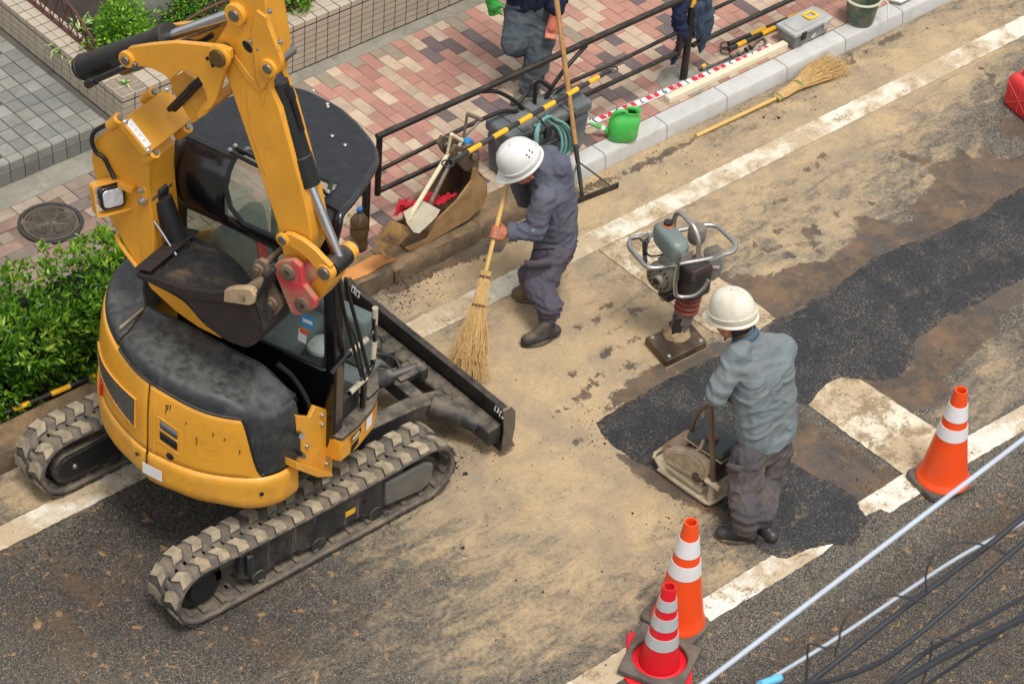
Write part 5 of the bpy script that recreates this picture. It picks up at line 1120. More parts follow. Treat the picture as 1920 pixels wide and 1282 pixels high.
# thick worn lip, segmented
cl0, cl1 = SP[0], SP[0].lerp(SP[1], .9); up0 = (SP[1]-SP[0]).normalized()
for k in range(4):
    a = cl0+wv*(k/4+.006); b2 = cl0+wv*((k+1)/4-.006); q = MB(); nrm_ = (b2-a).cross(up0).normalized(); q.prism([p_+UPV*.024 for p_ in (a-up0*.02, b2-up0*.02, b2+up0*.085, a+up0*.085)], UPV*.012); ex(q, 'cutting_edge', K['tarhot'], bucket, bevel=.003)
plate('wear_plate', [(420, 545), (436, 541), (458, 541), (470, 544), (477, 556), (475, 570), (466, 573), (440, 569), (419, 566)], W0-.02, .04, M('bare_tan_steel', (176, 150, 116), .7, var=.15, dirt=(110, 90, 68), da=.25, bump=.25), bucket, bevel=.004)
q = MB(); q.prism([hl(x, y, W0-.008) for x, y in ((258, 514), (290, 522), (334, 538), (390, 549), (421, 547), (420, 566), (388, 566), (340, 556), (290, 535), (264, 522))], HL_*.026); ex(q, 'side_cutter', K['tarhot'], bucket, bevel=.003)
EAR = [(474, 492), (486, 487), (499, 494), (506, 518), (514, 543), (528, 565), (527, 579), (516, 592), (498, 612), (482, 628), (480, 560), (474, 520)]
for l in (-0.445, -0.245): e_ = plate('bucket_ear', EAR, l, .03, K['bucketsteel'], bucket, bevel=.005); ring(e_, hl(485, 505, l), .014, .034, l-.016, l+.004, K['bucketsteel']); ring(e_, hl(510, 567, l), .014, .036, l-.016, l+.004, K['bucketsteel'])
pin(bucket, hl(485, 505, -0.445), .017, -0.470, -0.190, K['bucketsteel']); pin(bucket, hl(510, 567, -0.445), .017, -0.470, -0.190, K['bucketsteel'])
q = MB(); q.tube([V3(hl(452, 556, W0-.01)), V3(hl(497, 526, -0.445))], .035, 14); ex(q, 'bucket_tube', K['bucketsteel'], bucket)
# hardened asphalt left inside
q = MB(); rows = []
for i in range(13):
    t = i/12; p = pth[int(t*26)]; p2 = V3(hl(300+t*150, 520+t*40, W0)); rows.append([])
    for k in range(13):
        s_ = .05+.9*k/12; dep = .016+.022*abs(noise.fractal(Vector((i*.7, k*.7, 3.)), 1., 2., 3)); nrm_ = (SP[5]-SP[0]).normalized().cross(LV); nrm_ = nrm_ if nrm_.z > 0 else -nrm_; rows[-1].append(p+wv*s_+nrm_*max(.012, dep))
q.grid(rows); ex(q, 'asphalt_residue', M('sticky_asphalt', (23, 23, 25), .8, var=.4, vs=30, dirt=(160, 128, 90), da=.19, ds=7, bump=1., bs=130, speck=(70, 66, 60), sps=190, spa=.2), bucket, smooth=60, kind='stuff')
# ================================================================ THINGS LYING AND STANDING ABOUT
def tobj(q, name, mat, parent, **k): return q.obj(name, mat, parent, **k)
# ---- yellow and black telescopic poles with end rings
polek = M('black_pole', (34, 35, 38), .45, var=.2, dust=(120, 110, 92), du=.3); poley = M('yellow_pole_band', (242, 178, 34), .5, var=.06, dirt=(120, 96, 52), da=.2)
def cone_bar(label, a, b, bands, r=.017, rings=(1, 1)):
    """a, b ends; bands (t0,t1) yellow along the pole"""
    a, b = V3(a), V3(b); d = b-a; o = thing('cone_bar', label, 'barrier pole', a.lerp(b, .5), 'yellow and black barrier poles')
    q = MB(); q.tube([a, b], r*.93, 12); tobj(q, 'pole', polek, o)
    for t0, t1 in bands: q = MB(); q.tube([a+d*t0, a+d*t1], r, 12); tobj(q, 'yellow_band', poley, o)
    dn = d.normalized(); side = dn.cross(Vector((0, 0, 1))).normalized()
    for e, s_, on in ((a, -1, rings[0]), (b, 1, rings[1])):
        if not on: continue
        c = e+dn*s_*.035; q = MB(); q.tube([c+dn*.036*math.cos(t)+side*.036*math.sin(t)+Vector((0, 0, .004*math.cos(t))) for t in np.linspace(0, 2*math.pi, 20)[:-1]], .0055, 7, closed=True); q.tube([e-dn*s_*.02, e+dn*s_*.008], r*1.06, 12); tobj(q, 'end_ring', polek, o, kind='stuff')
    return o
YB = .80   # the long pole rests on the tool case and the spare bucket
pa, pb = YP(846, 303, .50), YP(1142, 133, .86)
L_ = lambda x: (x-846)/(1142-846)
cone_bar('long yellow and black pole slung along the railing above the grey case', pa, pb, [(L_(875), L_(897)), (L_(920), L_(945)), (L_(967), L_(990)), (L_(1013), L_(1034)), (L_(1058), L_(1079)), (L_(1100), L_(1120))])
cone_bar('upper of two short yellow and black poles ending under the grey tool box', G(1368, 82, ZS+.02), G(1500, 26, ZS+.03), [(.29, .50), (.82, 1.)], rings=(1, 0))
cone_bar('lower of two short yellow and black poles, nearer the iron bar', G(1368, 92, ZS+.02), G(1500, 30, ZS+.03), [(.1, .22), (.45, .64)], rings=(1, 0))
cone_bar('yellow and black pole lying on the old kerb along the foot of the hedge', G(-60, 803, .148), G(196, 697, .148), [(.32, .44), (.60, .74), (.88, 1.05)], rings=(0, 0))

# ---- measuring staff and timber
def flat_staff():
    a, b = V3(G(1080, 243, ZS+.004)), V3(G(1448, 89, ZS+.004)); d = b-a; n_ = Vector((-d.y, d.x, 0)).normalized(); w_ = .030
    o = thing('levelling_staff', 'red and white measuring staff lying behind the white kerb', 'measuring staff', a.lerp(b, .5))
    q = MB(); q.prism([a-n_*w_, b-n_*w_, b+n_*w_, a+n_*w_], Vector((0, 0, .016))); tobj(q, 'staff', M('white_staff', (226, 224, 218), .5, var=.05, dirt=(150, 140, 124), da=.2), o, bevel=.002)
    red = M('red_staff_block', (204, 36, 52), .5, var=.1); ink = M('staff_ink', (40, 38, 40), .6, bump=0); L0_ = d.length; dn = d/L0_; z = Vector((0, 0, .0178))
    red_f, ink_f = [], []
    ks = int(L0_/.1)
    for k in range(ks):
        s_ = k*.1
        if k % 2 == 0: q = MB(); q.prism([a+dn*(s_)-n_*w_*.95+z, a+dn*(s_+.1)-n_*w_*.95+z, a+dn*(s_+.1)+n_*w_*.45+z, a+dn*s_+n_*w_*.45+z], Vector((0, 0, .0012))); tobj(q, 'red_block', red, o)
        q = MB()
        for j in range(10): q.box(a+dn*(s_+.01*j+.003)+n_*w_*.74+z, (.004, .016, .001), Matrix.Rotation(math.atan2(dn.y, dn.x), 3, 'Z'))
        tobj(q, 'graduation', ink, o, kind='stuff')
        cu = bpy.data.curves.new('t', 'FONT'); cu.body = str((k+2) % 10); cu.size = .062; cu.extrude = .0006; cu.align_x = 'CENTER'; cu.align_y = 'CENTER'
        t_ = bpy.data.objects.new('t', cu); S.collection.objects.link(t_); me = bpy.data.meshes.new_from_object(t_.evaluated_get(bpy.context.evaluated_depsgraph_get())); bpy.data.objects.remove(t_)
        me.materials.clear(); me.materials.append(ink if k % 2 else K['white_label'])
        P = a+dn*(s_+.05)-n_*w_*.22+z+Vector((0, 0, .0022)); c_ = link('numeral', me, o, P); c_.rotation_euler = (0, 0, math.atan2(dn.y, dn.x)+math.pi)
flat_staff()
wood = M('pale_timber', (222, 208, 178), .75, var=.08, vs=5, stretch=(1, 8, 8), dirt=(150, 122, 88), da=.14, bump=.25, bs=40)
q = MB(); a, b = V3(G(1250, 192, ZS)), V3(G(1472, 88, ZS)); d = b-a; n_ = Vector((-d.y, d.x, 0)).normalized()*.026; q.prism([a-n_, b-n_, b+n_, a+n_], (0, 0, .042)); tag(q.obj('timber_batten', wood, None, bevel=.003, loc=a.lerp(b, .5)), 'pale squared timber lying on the white kerb beside the measuring staff', 'timber')

# ---- iron bar with hook (load binder)
o = thing('lever_binder', 'dirty iron lever bar with a hook, lying between the poles and the staff', 'lever tool', G(1375, 108, ZS)); q = MB(); q.tube(spline([G(1315, 131, ZS+.02), G(1345, 120, ZS+.02), G(1375, 107, ZS+.02), G(1395, 98, ZS+.02)], 4), .012, 10); tobj(q, 'bar', K['dark'], o)
for x, y in ((1372, 108), (1385, 103), (1400, 93), (1408, 88)): q = MB(); q.lathe([(.001, -.012), (.018, -.01), (.02, 0), (.018, .01), (.001, .012)], G(x, y, ZS+.022), V3(G(1400, 93, 0))-V3(G(1372, 108, 0)), 12); tobj(q, 'collar', K['dark'], o)
q = MB(); q.tube(spline([G(1412, 88, ZS+.016), G(1420, 78, ZS+.016), G(1430, 72, ZS+.016), G(1436, 78, ZS+.016), G(1432, 86, ZS+.016), G(1424, 88, ZS+.016)], 4), .009, 8); tobj(q, 'hook', K['steel'], o)
q = MB(); q.tube([G(1311, 127, ZS+.016), G(1324, 134, ZS+.016)], .014, 10); tobj(q, 'clamp', K['steel'], o); q = MB(); q.tube([G(1316, 126, ZS+.026), G(1322, 123, ZS+.026)], .014, 10); tobj(q, 'yellow_tip', poley, o)

# ---- tool box
def oriented(c, u):
    u = V3(u); u.z = 0; u.normalize(); v = Vector((-u.y, u.x, 0)); return Matrix((u, v, Vector((0, 0, 1)))).transposed()
tbx = M('dusty_grey_plastic', (112, 112, 108), .6, var=.15, dirt=(170, 164, 150), da=.38, ds=7, dust=(178, 172, 158), du=.4, bump=.15); tbl = M('pale_grey_lid', (158, 160, 156), .55, var=.08, dirt=(196, 190, 176), da=.3, dust=(190, 184, 170), du=.4, bump=.1)
a0, a1 = V3(G(1489, 96, ZS+.0)), V3(G(1560, 60, ZS)); R_ = oriented(a0, a1-a0); nrm = R_ @ Vector((0, 1, 0)); Lb, Wb, Hb = .36, .17, .105
cb = a0+R_ @ Vector((Lb/2-.01, Wb/2, 0)); o = thing('tool_box', 'grey plastic tool box with a yellow handle on the kerb', 'tool box', cb)
def rb(q, x0, x1, y0, y1, z0, z1, tp=0.):
    P = [(x0+tp, y0+tp, z0), (x1-tp, y0+tp, z0), (x1-tp, y1-tp, z0), (x0+tp, y1-tp, z0), (x0, y0, z1), (x1, y0, z1), (x1, y1, z1), (x0, y1, z1)]
    q.add([cb+R_ @ Vector(p) for p in P], [(3, 2, 1, 0), (4, 5, 6, 7), (0, 1, 5, 4), (1, 2, 6, 5), (2, 3, 7, 6), (3, 0, 4, 7)]); return q
tobj(rb(MB(), -Lb/2, Lb/2, -Wb/2, Wb/2, .001, Hb, .014), 'body', tbx, o, bevel=.008, bseg=3)
tobj(rb(MB(), -Lb/2-.008, Lb/2+.008, -Wb/2-.008, Wb/2+.008, Hb, Hb+.032, -.0), 'lid', tbl, o, bevel=.009, bseg=3)
tobj(rb(MB(), -Lb/2+.03, Lb/2-.03, -Wb/2+.025, Wb/2-.025, Hb+.032, Hb+.038), 'lid_panel', tbl, o, bevel=.003)
yel = M('yellow_plastic', (240, 186, 48), .45, var=.06, dirt=(170, 150, 110), da=.15); q = MB(); hp = [cb+R_ @ Vector(p) for p in ((.02, -.03, Hb+.048), (.10, -.03, Hb+.048), (.10, .035, Hb+.048), (.02, .035, Hb+.048))]
for i in range(4): q = MB(); q.tube([hp[i], hp[(i+1) % 4]], .0095, 8); tobj(q, 'handle', yel, o)
for x in (-.1, .12):
    tobj(rb(MB(), x-.022, x+.022, -Wb/2-.016, -Wb/2-.004, Hb-.035, Hb+.026), 'latch', K['black'] if x < 0 else tbl, o, bevel=.003)
q = MB()
for i, (x, z) in enumerate(((.0, .045), (.012, .05), (.024, .05), (.036, .056), (.01, .038), (.022, .036), (.034, .042))): rb(q, x-.006, x+.006, -Wb/2+.0005, -Wb/2+.004, z-.006, z+.006)
tobj(q, 'printed_mark', M('worn_white_print', (186, 184, 176), .7), o, kind='stuff')

# ---- mortar bucket
bg_ = M('green_grey_bucket', (70, 92, 84), .55, var=.2, dirt=(146, 136, 106), da=.5, ds=7, bump=.2)
cB = V3(G(1612, 40, ZS)); o = thing('mortar_bucket', 'green bucket smeared with mortar at the top edge behind the tool box', 'bucket', cB)
q = MB(); q.lathe([(.001, 0), (.085, 0), (.092, .008), (.118, .19), (.128, .195), (.128, .205), (.112, .205), (.088, .02), (.001, .018)], cB, n=32); tobj(q, 'body', bg_, o)
q = MB(); q.tube([cB+Vector((.127*math.cos(t), .127*math.sin(t), .2)) for t in np.linspace(0, 2*math.pi, 32)[:-1]], .009, 8, closed=True); tobj(q, 'rim', M('pale_rim', (186, 184, 160), .6, dirt=(130, 120, 92), da=.3), o)
q = MB(); q.tube(spline([cB+V3(RD)*.125+Vector((0, 0, .19)), cB+V3(RD)*.17+Vector((0, 0, .17)), cB+V3(RD)*.18+V3(GD)*-.05+Vector((0, 0, .10)), cB+V3(RD)*.19+V3(GD)*-.06+Vector((0, 0, .06))], 4), .006, 7); tobj(q, 'rope_handle', M('pale_rope', (206, 196, 170), .9, bump=.3, bs=200), o)
q = MB(); q.prism([G(1668, 2, ZS+.03), G(1690, 7, ZS+.03), G(1730, -14, ZS+.03), G(1700, -20, ZS+.03)], (0, 0, .012)); tag(q.obj('board_scrap', M('off_white_board', (214, 210, 198), .7), None, bevel=.002, loc=G(1690, 0, ZS)), 'small off white board on the kerb at the top edge beside the bucket', 'board')

# ---- watering can
grn = M('green_plastic', (66, 178, 72), .38, var=.1, dirt=(168, 186, 150), da=.26, ds=8, bump=.08, bs=20)
cW = V3(G(1166, 258, .112)); o = thing('watering_can', 'bright green plastic watering can with a long spout on the kerb', 'watering can', cW); fwd = V3(G(1105, 258, .112))-cW; fwd.z = 0; fwd.normalize(); sd_ = Vector((-fwd.y, fwd.x, 0))
rows = []
for z, a, b2 in ((0., .082, .058), (.012, .096, .070), (.06, .100, .074), (.11, .098, .072), (.135, .086, .062), (.150, .06, .05), (.158, .046, .042), (.172, .044, .04), (.186, .050, .045)):
    cz = cW-fwd*(.055*max(0, (z-.10)/.08) if z > .1 else 0); z *= 1.18; rows.append([cz+fwd*a*math.copysign(abs(math.cos(t))**.8, math.cos(t))+sd_*b2*math.copysign(abs(math.sin(t))**.8, math.sin(t))+Vector((0, 0, z)) for t in np.linspace(0, 2*math.pi, 33)[:-1]])
q = MB(); q.grid(rows, closed_u=True); q.add(rows[0], [tuple(range(31, -1, -1))]); tobj(q, 'body', grn, o, smooth=60, solid=.003)
q = MB(); q.tube(spline([cW-fwd*.02+Vector((0, 0, .205)), cW+fwd*.03+Vector((0, 0, .212)), cW+fwd*.075+Vector((0, 0, .18)), cW+fwd*.09+Vector((0, 0, .09))], 5), .011, 9); tobj(q, 'handle', grn, o)
s0, s1, s2 = cW+fwd*.09+Vector((0, 0, .05)), cW+fwd*.135+Vector((0, 0, .075)), cW+fwd*.225+Vector((0, 0, .118)); q = MB(); q.tube([s0, s1, s2], [.022, .013, .010], 12); tobj(q, 'spout', grn, o)
q = MB(); dsp = (s2-s1).normalized(); q.tube([s1-dsp*.012, s1+dsp*.012], .018, 14); tobj(q, 'collar', K['white_label'], o); q = MB(); q.lathe([(.009, 0), (.012, .012), (.033, .022), (.035, .027), (.033, .03), (.001, .036)], s2, dsp, 20); tobj(q, 'rose', M('pale_spout_rose', (206, 204, 196), .4, bump=0), o)

# ---- large grey equipment case with a coiled hose on it
cas = M('scuffed_grey_case', (76, 82, 84), .55, var=.15, vs=6, dirt=(134, 134, 126), da=.34, ds=5, dust=(140, 138, 128), du=.3, bump=.12)
a0, a1 = V3(G(960, 348, ZS)), V3(G(1080, 292, ZS)); u_ = (a1-a0); u_.normalize(); v_ = Vector((-u_.y, u_.x, 0)); cb = a0+u_*.30+v_*.14; R_ = Matrix((u_, v_, Vector((0, 0, 1)))).transposed()
cb.y = max(cb.y, .80)
o = thing('equipment_case', 'large scuffed grey plastic case leaning under the railing behind the sweeper', 'case', cb)
tobj(rb(MB(), -.33, .36, -.13, .12, .002, .30, .02), 'body', cas, o, bevel=.04, bseg=4); tobj(rb(MB(), -.335, .365, -.135, .125, .30, .385), 'lid', cas, o, bevel=.025, bseg=3)
for x in (-.2, -.02, .18):
    tobj(rb(MB(), x-.035, x+.035, -.135, .10, .382, .396), 'lid_rib', cas, o, bevel=.006)
    tobj(rb(MB(), x-.028, x+.028, -.148, -.128, .26, .35), 'latch', K['black'], o, bevel=.006)
tobj(rb(MB(), -.09, .09, -.162, -.138, .2, .225), 'handle', K['black'], o, bevel=.008)
hsM = M('pale_teal_hose', (110, 158, 152), .5, var=.12, dirt=(90, 110, 104), da=.25, bump=.1)
o = thing('hose_coil', 'coil of pale green hose hanging over the grey case', 'hose', V3(YP(1035, 235, .79)))
for k, (rx, ry, cx_, cy_) in enumerate(((36, 42, 1032, 262), (31, 40, 1030, 262), (27, 38, 1027, 262), (40, 40, 1034, 258))):
    yy = cb.y-.155-.012*k; pts = [YP(cx_+rx*math.cos(t)*(1 if math.cos(t) > 0 else .75), cy_+ry*math.sin(t)+ (6 if math.cos(t) > 0 else 0), yy+.05*max(0, -math.sin(t))) for t in np.linspace(0, 2*math.pi, 28)[:-1]]
    q = MB(); q.tube(pts, .0105, 9, closed=True); tobj(q, 'hose_loop', hsM, o)
q = MB(); q.tube(spline([YP(1002, 236, cb.y-.13), YP(1014, 232, cb.y-.15), YP(1020, 226, cb.y-.12), YP(1026, 214, cb.y-.08)], 4), .012, 9); tobj(q, 'hose_end', hsM, o); q = MB(); q.tube([YP(1012, 222, cb.y-.17), YP(1022, 236, cb.y-.17)], .006, 7); tobj(q, 'tie', K['black'], o)

# ---- spare bucket with red cloth, two shovels, bottle
mud = M('dry_mud_on_steel', (164, 128, 84), .9, var=.2, vs=8, dirt=(112, 84, 54), da=.4, ds=6, bump=.7, bs=60); mudd = M('dark_mud_inside', (104, 82, 58), .92, var=.25, dirt=(150, 120, 82), da=.3, bump=.6)
cS = V3(G(830, 440, ZS)); o = thing('digging_bucket', 'mud caked narrow spare bucket standing on the old kerb by the railing', 'excavator bucket', cS)
SYN = .57   # near side plate plane
SB = [(760, 466), (770, 462), (802, 448), (820, 412), (856, 378), (884, 340), (888, 318), (894, 315), (898, 328), (912, 342), (914, 366), (905, 388), (880, 412), (845, 432), (818, 448), (790, 464), (768, 471)]
q = MB(); q.prism([YP(x, y, SYN) for x, y in SB], (0, .016, 0)); tobj(q, 'side_plate', mud, o, bevel=.004)
q = MB(); q.prism([np.array(YP(x, y, SYN))+np.array([0, .24, 0]) for x, y in SB], (0, .016, 0)); tobj(q, 'side_plate', mudd, o, bevel=.004)
back = spline([YP(x, y, SYN) for x, y in ((766, 470), (790, 463), (818, 447), (845, 431), (880, 411), (904, 388), (913, 366), (911, 342), (897, 322))], 4)
q = MB(); q.grid([[p+Vector((0, .008, 0)), p+Vector((0, .13, 0)), p+Vector((0, .25, 0))] for p in back]); tobj(q, 'shell', mudd, o, solid=.014, smooth=60)
for dy in (.06, .18):
    q = MB(); q.prism([np.array(YP(x, y, SYN))+np.array([0, dy, 0]) for x, y in ((884, 330), (866, 312), (858, 296), (866, 282), (884, 286), (896, 280), (910, 288), (912, 306), (908, 336))], (0, .025, 0)); e_ = tobj(q, 'hinge_ear', K['bucketsteel'], o, bevel=.004)
    for x, y in ((872, 298), (899, 300)): q = MB(); P = V3(YP(x, y, SYN))+Vector((0, dy-.02, 0)); q.cyl(P, P+Vector((0, .06, 0)), .026, 14); tobj(q, 'hinge_boss', K['steel'], e_, bevel=.004)
q = MB(); P = V3(YP(898, 283, SYN))+Vector((0, .10, .0)); q.lathe([(.012, -.02), (.030, -.02), (.034, 0), (.030, .02), (.012, .02)], P, (0, 1, 0), 18); tobj(q, 'blue_cap', M('blue_plastic', (36, 128, 190), .4, dirt=(120, 110, 90), da=.2), o)
red = M('crumpled_red_cloth', (188, 26, 44), .85, var=.2, bump=.6, bs=50)
def cloth(label, pts, z, amp, mat, name='cloth', cat='cloth', n=16, seed=0.):
    P = [V3(p) for p in pts]; rows = []
    for i in range(n+1):
        s_ = i/n; row = []
        for k in range(n+1):
            t = k/n; p = (P[0]*(1-s_)+P[1]*s_)*(1-t)+(P[3]*(1-s_)+P[2]*s_)*t; w_ = Vector((noise.noise(Vector((s_*3, t*3, seed))), noise.noise(Vector((s_*3, t*3, seed+5))), 0))
            h = abs(noise.fractal(Vector((s_*4.2, t*4.2, seed+9)), 1., 2., 3)); row.append(p+w_*amp*.5+Vector((0, 0, z+amp*h)))
        rows.append(row)
    q = MB(); q.grid(rows); return tag(q.obj(name, mat, None, solid=.003, smooth=70, loc=sum(P, Vector())/4), label, cat)
cloth('crumpled red cloth stuffed in the muddy spare bucket under the shovels', [V3(YP(745, 398, .70)), V3(YP(805, 400, .62)), V3(YP(858, 372, .66)), V3(YP(800, 372, .78))], .02, .05, red, 'red_cloth')
cloth('red rag showing left of the cream shovel', [V3(YP(738, 412, .72)), V3(YP(762, 410, .68)), V3(YP(768, 382, .74)), V3(YP(748, 384, .80))], .03, .04, red, 'red_cloth', seed=4.)
def shovel(label, shaft, hand, blade, mat, bmat, y, r=.014):
    """shaft pixel ends, D handle corner pixels, blade outline pixels; y = depth plane at both shaft ends"""
    (xa, ya), (xb, yb) = shaft; A_, B_ = V3(YP(xa, ya, y[0])), V3(YP(xb, yb, y[1])); o = thing('shovel', label, 'shovel', B_); q = MB(); q.tube([A_, B_], [r, r*1.15], 12); tobj(q, 'shaft', mat, o)
    H = [V3(YP(x, yy, y[0]-.005*i)) for i, (x, yy) in enumerate(hand)]; q = MB(); q.tube(fillet([A_, H[0], H[1]], .02, 4), .009, 8); q.tube(fillet([A_, H[3], H[2]], .02, 4), .009, 8); tobj(q, 'handle_fork', mat, o, kind='stuff'); q = MB(); q.tube([H[1], H[2]], .013, 10); tobj(q, 'grip', mat, o)
    q = MB(); P = [V3(YP(x, yy, yy_)) for x, yy, yy_ in blade]; c = sum(P, Vector())/len(P); q.prism(P, (P[1]-P[0]).cross(P[2]-P[1]).normalized()*.005); tobj(q, 'blade', bmat, o, bevel=.002)
    q = MB(); q.tube([B_+(A_-B_)*.06, B_, B_+(c-B_)*.5], [r*1.3, r*1.5, r*.6], 10); tobj(q, 'socket', bmat, o); return o
cream = M('chipped_cream_paint', (214, 202, 166), .6, var=.08, dirt=(70, 56, 42), da=.14, ds=20, scr=(60, 44, 32), sa=.9, bump=.2); greyp = M('worn_grey_shaft', (128, 116, 102), .5, .3, var=.2, dirt=(90, 72, 54), da=.3)
shovel('cream painted shovel leaning in the spare bucket, handle uppermost', ((838, 292), (765, 412)), ((842, 272), (846, 252), (866, 264), (856, 282)), [(757, 398, .56), (792, 376, .60), (800, 380, .60), (826, 394, .56), (818, 408, .52), (786, 438, .50), (776, 436, .50), (764, 420, .53)], cream, M('cream_shovel_blade', (196, 186, 160), .55, var=.12, dirt=(140, 120, 92), da=.3, bump=.15), (.66, .55))
shovel('shovel with a bare metal D handle, behind the cream one', ((868, 258), (805, 385)), ((872, 244), (876, 214), (902, 224), (884, 244)), [(700, 450, .50), (735, 412, .56), (776, 430, .52), (724, 486, .46)], greyp, M('tarred_shovel_blade', (84, 64, 46), .6, var=.3, dirt=(196, 148, 76), da=.4, ds=7, bump=.4), (.74, .62), .013)
liq = M('murky_brown_bottle', (96, 76, 50), .18, var=.2, vs=10, dirt=(60, 46, 30), da=.3, trans=.35, bump=.05, bs=20)
cX = V3(G(672, 464, ZS)); o = thing('plastic_bottle', 'large plastic bottle of murky brown liquid with a blue cap on the kerb', 'bottle', cX)
q = MB(); q.lathe([(.001, 0), (.052, 0), (.058, .01), (.058, .055), (.054, .075), (.058, .095), (.057, .16), (.05, .175), (.058, .19), (.056, .215), (.034, .25), (.016, .268), (.016, .28)], cX, n=28); tobj(q, 'body', liq, o); q = MB(); q.lathe([(.017, .278), (.0185, .28), (.0185, .302), (.001, .304)], cX, n=20); tobj(q, 'cap', M('blue_cap', (40, 96, 150), .4, bump=0), o)
# weeds at the kerb
wl_ = thing('weed', 'small green weed in the paving joint beside the bottle', 'plant', G(632, 410, ZS), 'weeds in the paving'); n = 60; C_ = np.array([G(632+rng.normal(0, 7), 412+rng.normal(0, 7), ZS+.005) for _ in range(n)]); leaves('leaf', C_, rng.normal(0, .6, (n, 3))+np.array([0, 0, .5]), rng.uniform(.02, .045, n), rng.uniform(.008, .016, n), bushM, wl_, rng.uniform(.2, .7, n), off=G(632, 410, ZS))
rust_ = M('orange_sand_smear', (196, 132, 72), .95, var=.2, bump=.4)

q = MB(); pp_ = gp([(632, 528), (640, 508), (664, 498), (700, 478), (728, 476), (744, 486), (716, 498), (690, 514), (655, 528)], .122); n9 = len(pp_); c9 = np.mean(pp_, 0); q.add([(x, y, .1205) for x, y in pp_]+[(c9[0], c9[1], .127)], [(i, (i+1) % n9, n9) for i in range(n9)]); q.obj('sand_smear', rust_, None, kind='structure')
# ---- rake with a long wooden handle
o = thing('asphalt_rake', 'black asphalt rake with a long wooden handle resting on the gutter', 'rake', G(1095, 371, 0)); rA, rB = V3(FP(1092, 370, G(1092, 371, 0))), V3(G(1092, 371, .01))+(V3(YP(1058, 112, .868))-V3(G(1092, 371, .01)))*1.55; q = MB(); q.tube([rB, rA.lerp(rB, .24)], [.017, .016], 12); tobj(q, 'handle', M('worn_wooden_handle', (172, 128, 78), .6, var=.15, stretch=(8, 8, 1), dirt=(96, 68, 42), da=.3, bump=.2), o); q = MB(); q.tube([rA.lerp(rB, .25), rA], [.0165, .012], 12); tobj(q, 'socket', K['dark'], o)
h0, h1 = V3(G(1046, 392, .012)), V3(G(1158, 348, .012)); hd = (h1-h0).normalized(); q = MB(); q.prism([h0+Vector((0, 0, -.01)), h1+Vector((0, 0, -.01)), h1+Vector((0, 0, .03)), h0+Vector((0, 0, .03))], hd.cross(Vector((0, 0, 1)))*.014); tobj(q, 'head', K['tar'], o, bevel=.003)
for e in (h0.lerp(h1, .12), h0.lerp(h1, .86)): q = MB(); q.tube([e+Vector((0, 0, .03)), rA.lerp(rB, .17)], .006, 8); tobj(q, 'brace', K['dark'], o)

# ---- bamboo brooms
straw = M('dry_twig', (200, 164, 108), .85, var=.25, vs=60, rand=.0, bump=.2); bam = M('bamboo', (206, 166, 96), .45, var=.12, vs=9, dirt=(120, 84, 44), da=.2, bump=.1)
def broom(label, A_, B_, C__, sp, n, flat=None, ties=((.03, .9), (.30, .75)), green=False):
    """A_ handle end, B_ neck, C__ tip of the twigs, sp spread at the tip; flat squashes the fan onto the ground"""
    A_, B_, C__ = V3(A_), V3(B_), V3(C__); o = thing('bamboo_broom', label, 'broom', C__, 'bamboo twig brooms'); d = (B_-A_)
    L_ = d.length; P = []; r = []
    for k in range(int(L_/.02)+1):
        t = k*.02/L_; nd = abs((k*.02) % .19-.095) > .088; P.append(A_+d*min(1, t)); r.append(.0155 if nd else .0138)
    q = MB(); q.tube(P, r, 12); tobj(q, 'handle', bam, o)
    ax = (C__-B_); Lx = ax.length; axn = ax.normalized(); u = axn.orthogonal().normalized() if flat is None else V3(flat).cross(axn).normalized(); v = axn.cross(u)
    q = MB()
    for k in range(n):
        a = rng.uniform(0, 2*math.pi); rr = math.sqrt(rng.random()); e = rng.uniform(.72, 1.06); cu, cv = math.cos(a)*rr, math.sin(a)*rr*(1 if flat is None else .35)
        pts = []
        for s_, w_ in ((-.02, .020), (.10, .026), (.32, .038), (.6, .55*sp), (.82, .82*sp), (1., sp*1.05)):
            if s_ > e+.1: break
            s2 = min(s_, e); j = .006+.018*max(0, s_-.3); p = B_+ax*s2+u*(cu*w_+rng.normal(0, j))+v*(cv*w_+rng.normal(0, j*(1 if flat is None else .4))); p.z = max(p.z, .004+.02*rng.random()); pts.append(p)
        th = rng.uniform(.0016, .003); q.tube(pts, [th*(1-.12*i) for i in range(len(pts))], 4, caps=False)
    tobj(q, 'twigs', straw, o, smooth=80, kind='stuff')
    tm_ = M('green_tie', (120, 150, 70), .6) if green else M('brown_wire_tie', (110, 78, 48), .7)
    for s_, _ in ties:
        w_ = .030 if s_ < .2 else .044; c = B_+ax*s_; q = MB()
        for j in range(2): q.tube([c+axn*.008*j+u*w_*math.cos(t)+v*w_*math.sin(t)*(1 if flat is None else .5) for t in np.linspace(0, 2*math.pi, 22)[:-1]], .0035, 6, closed=True)
        tobj(q, 'tie', tm_, o, kind='stuff')
    return o
W1B = G(1000, 606, 0)       # where the sweeper stands
broom('bamboo broom held by the sweeper, twigs on the sandy road', FP(963, 296, W1B, .30), FP(910, 512, W1B, -.15), G(872, 712, .0), .135, 900)
broom('bamboo broom lying in the gutter with its twigs against the white kerb', G(1305, 255, .015), G(1458, 183, .03), G(1570, 112, .045), .15, 560, flat=(0, 0, 1), green=True, ties=((.02, 1), (.34, 1)))
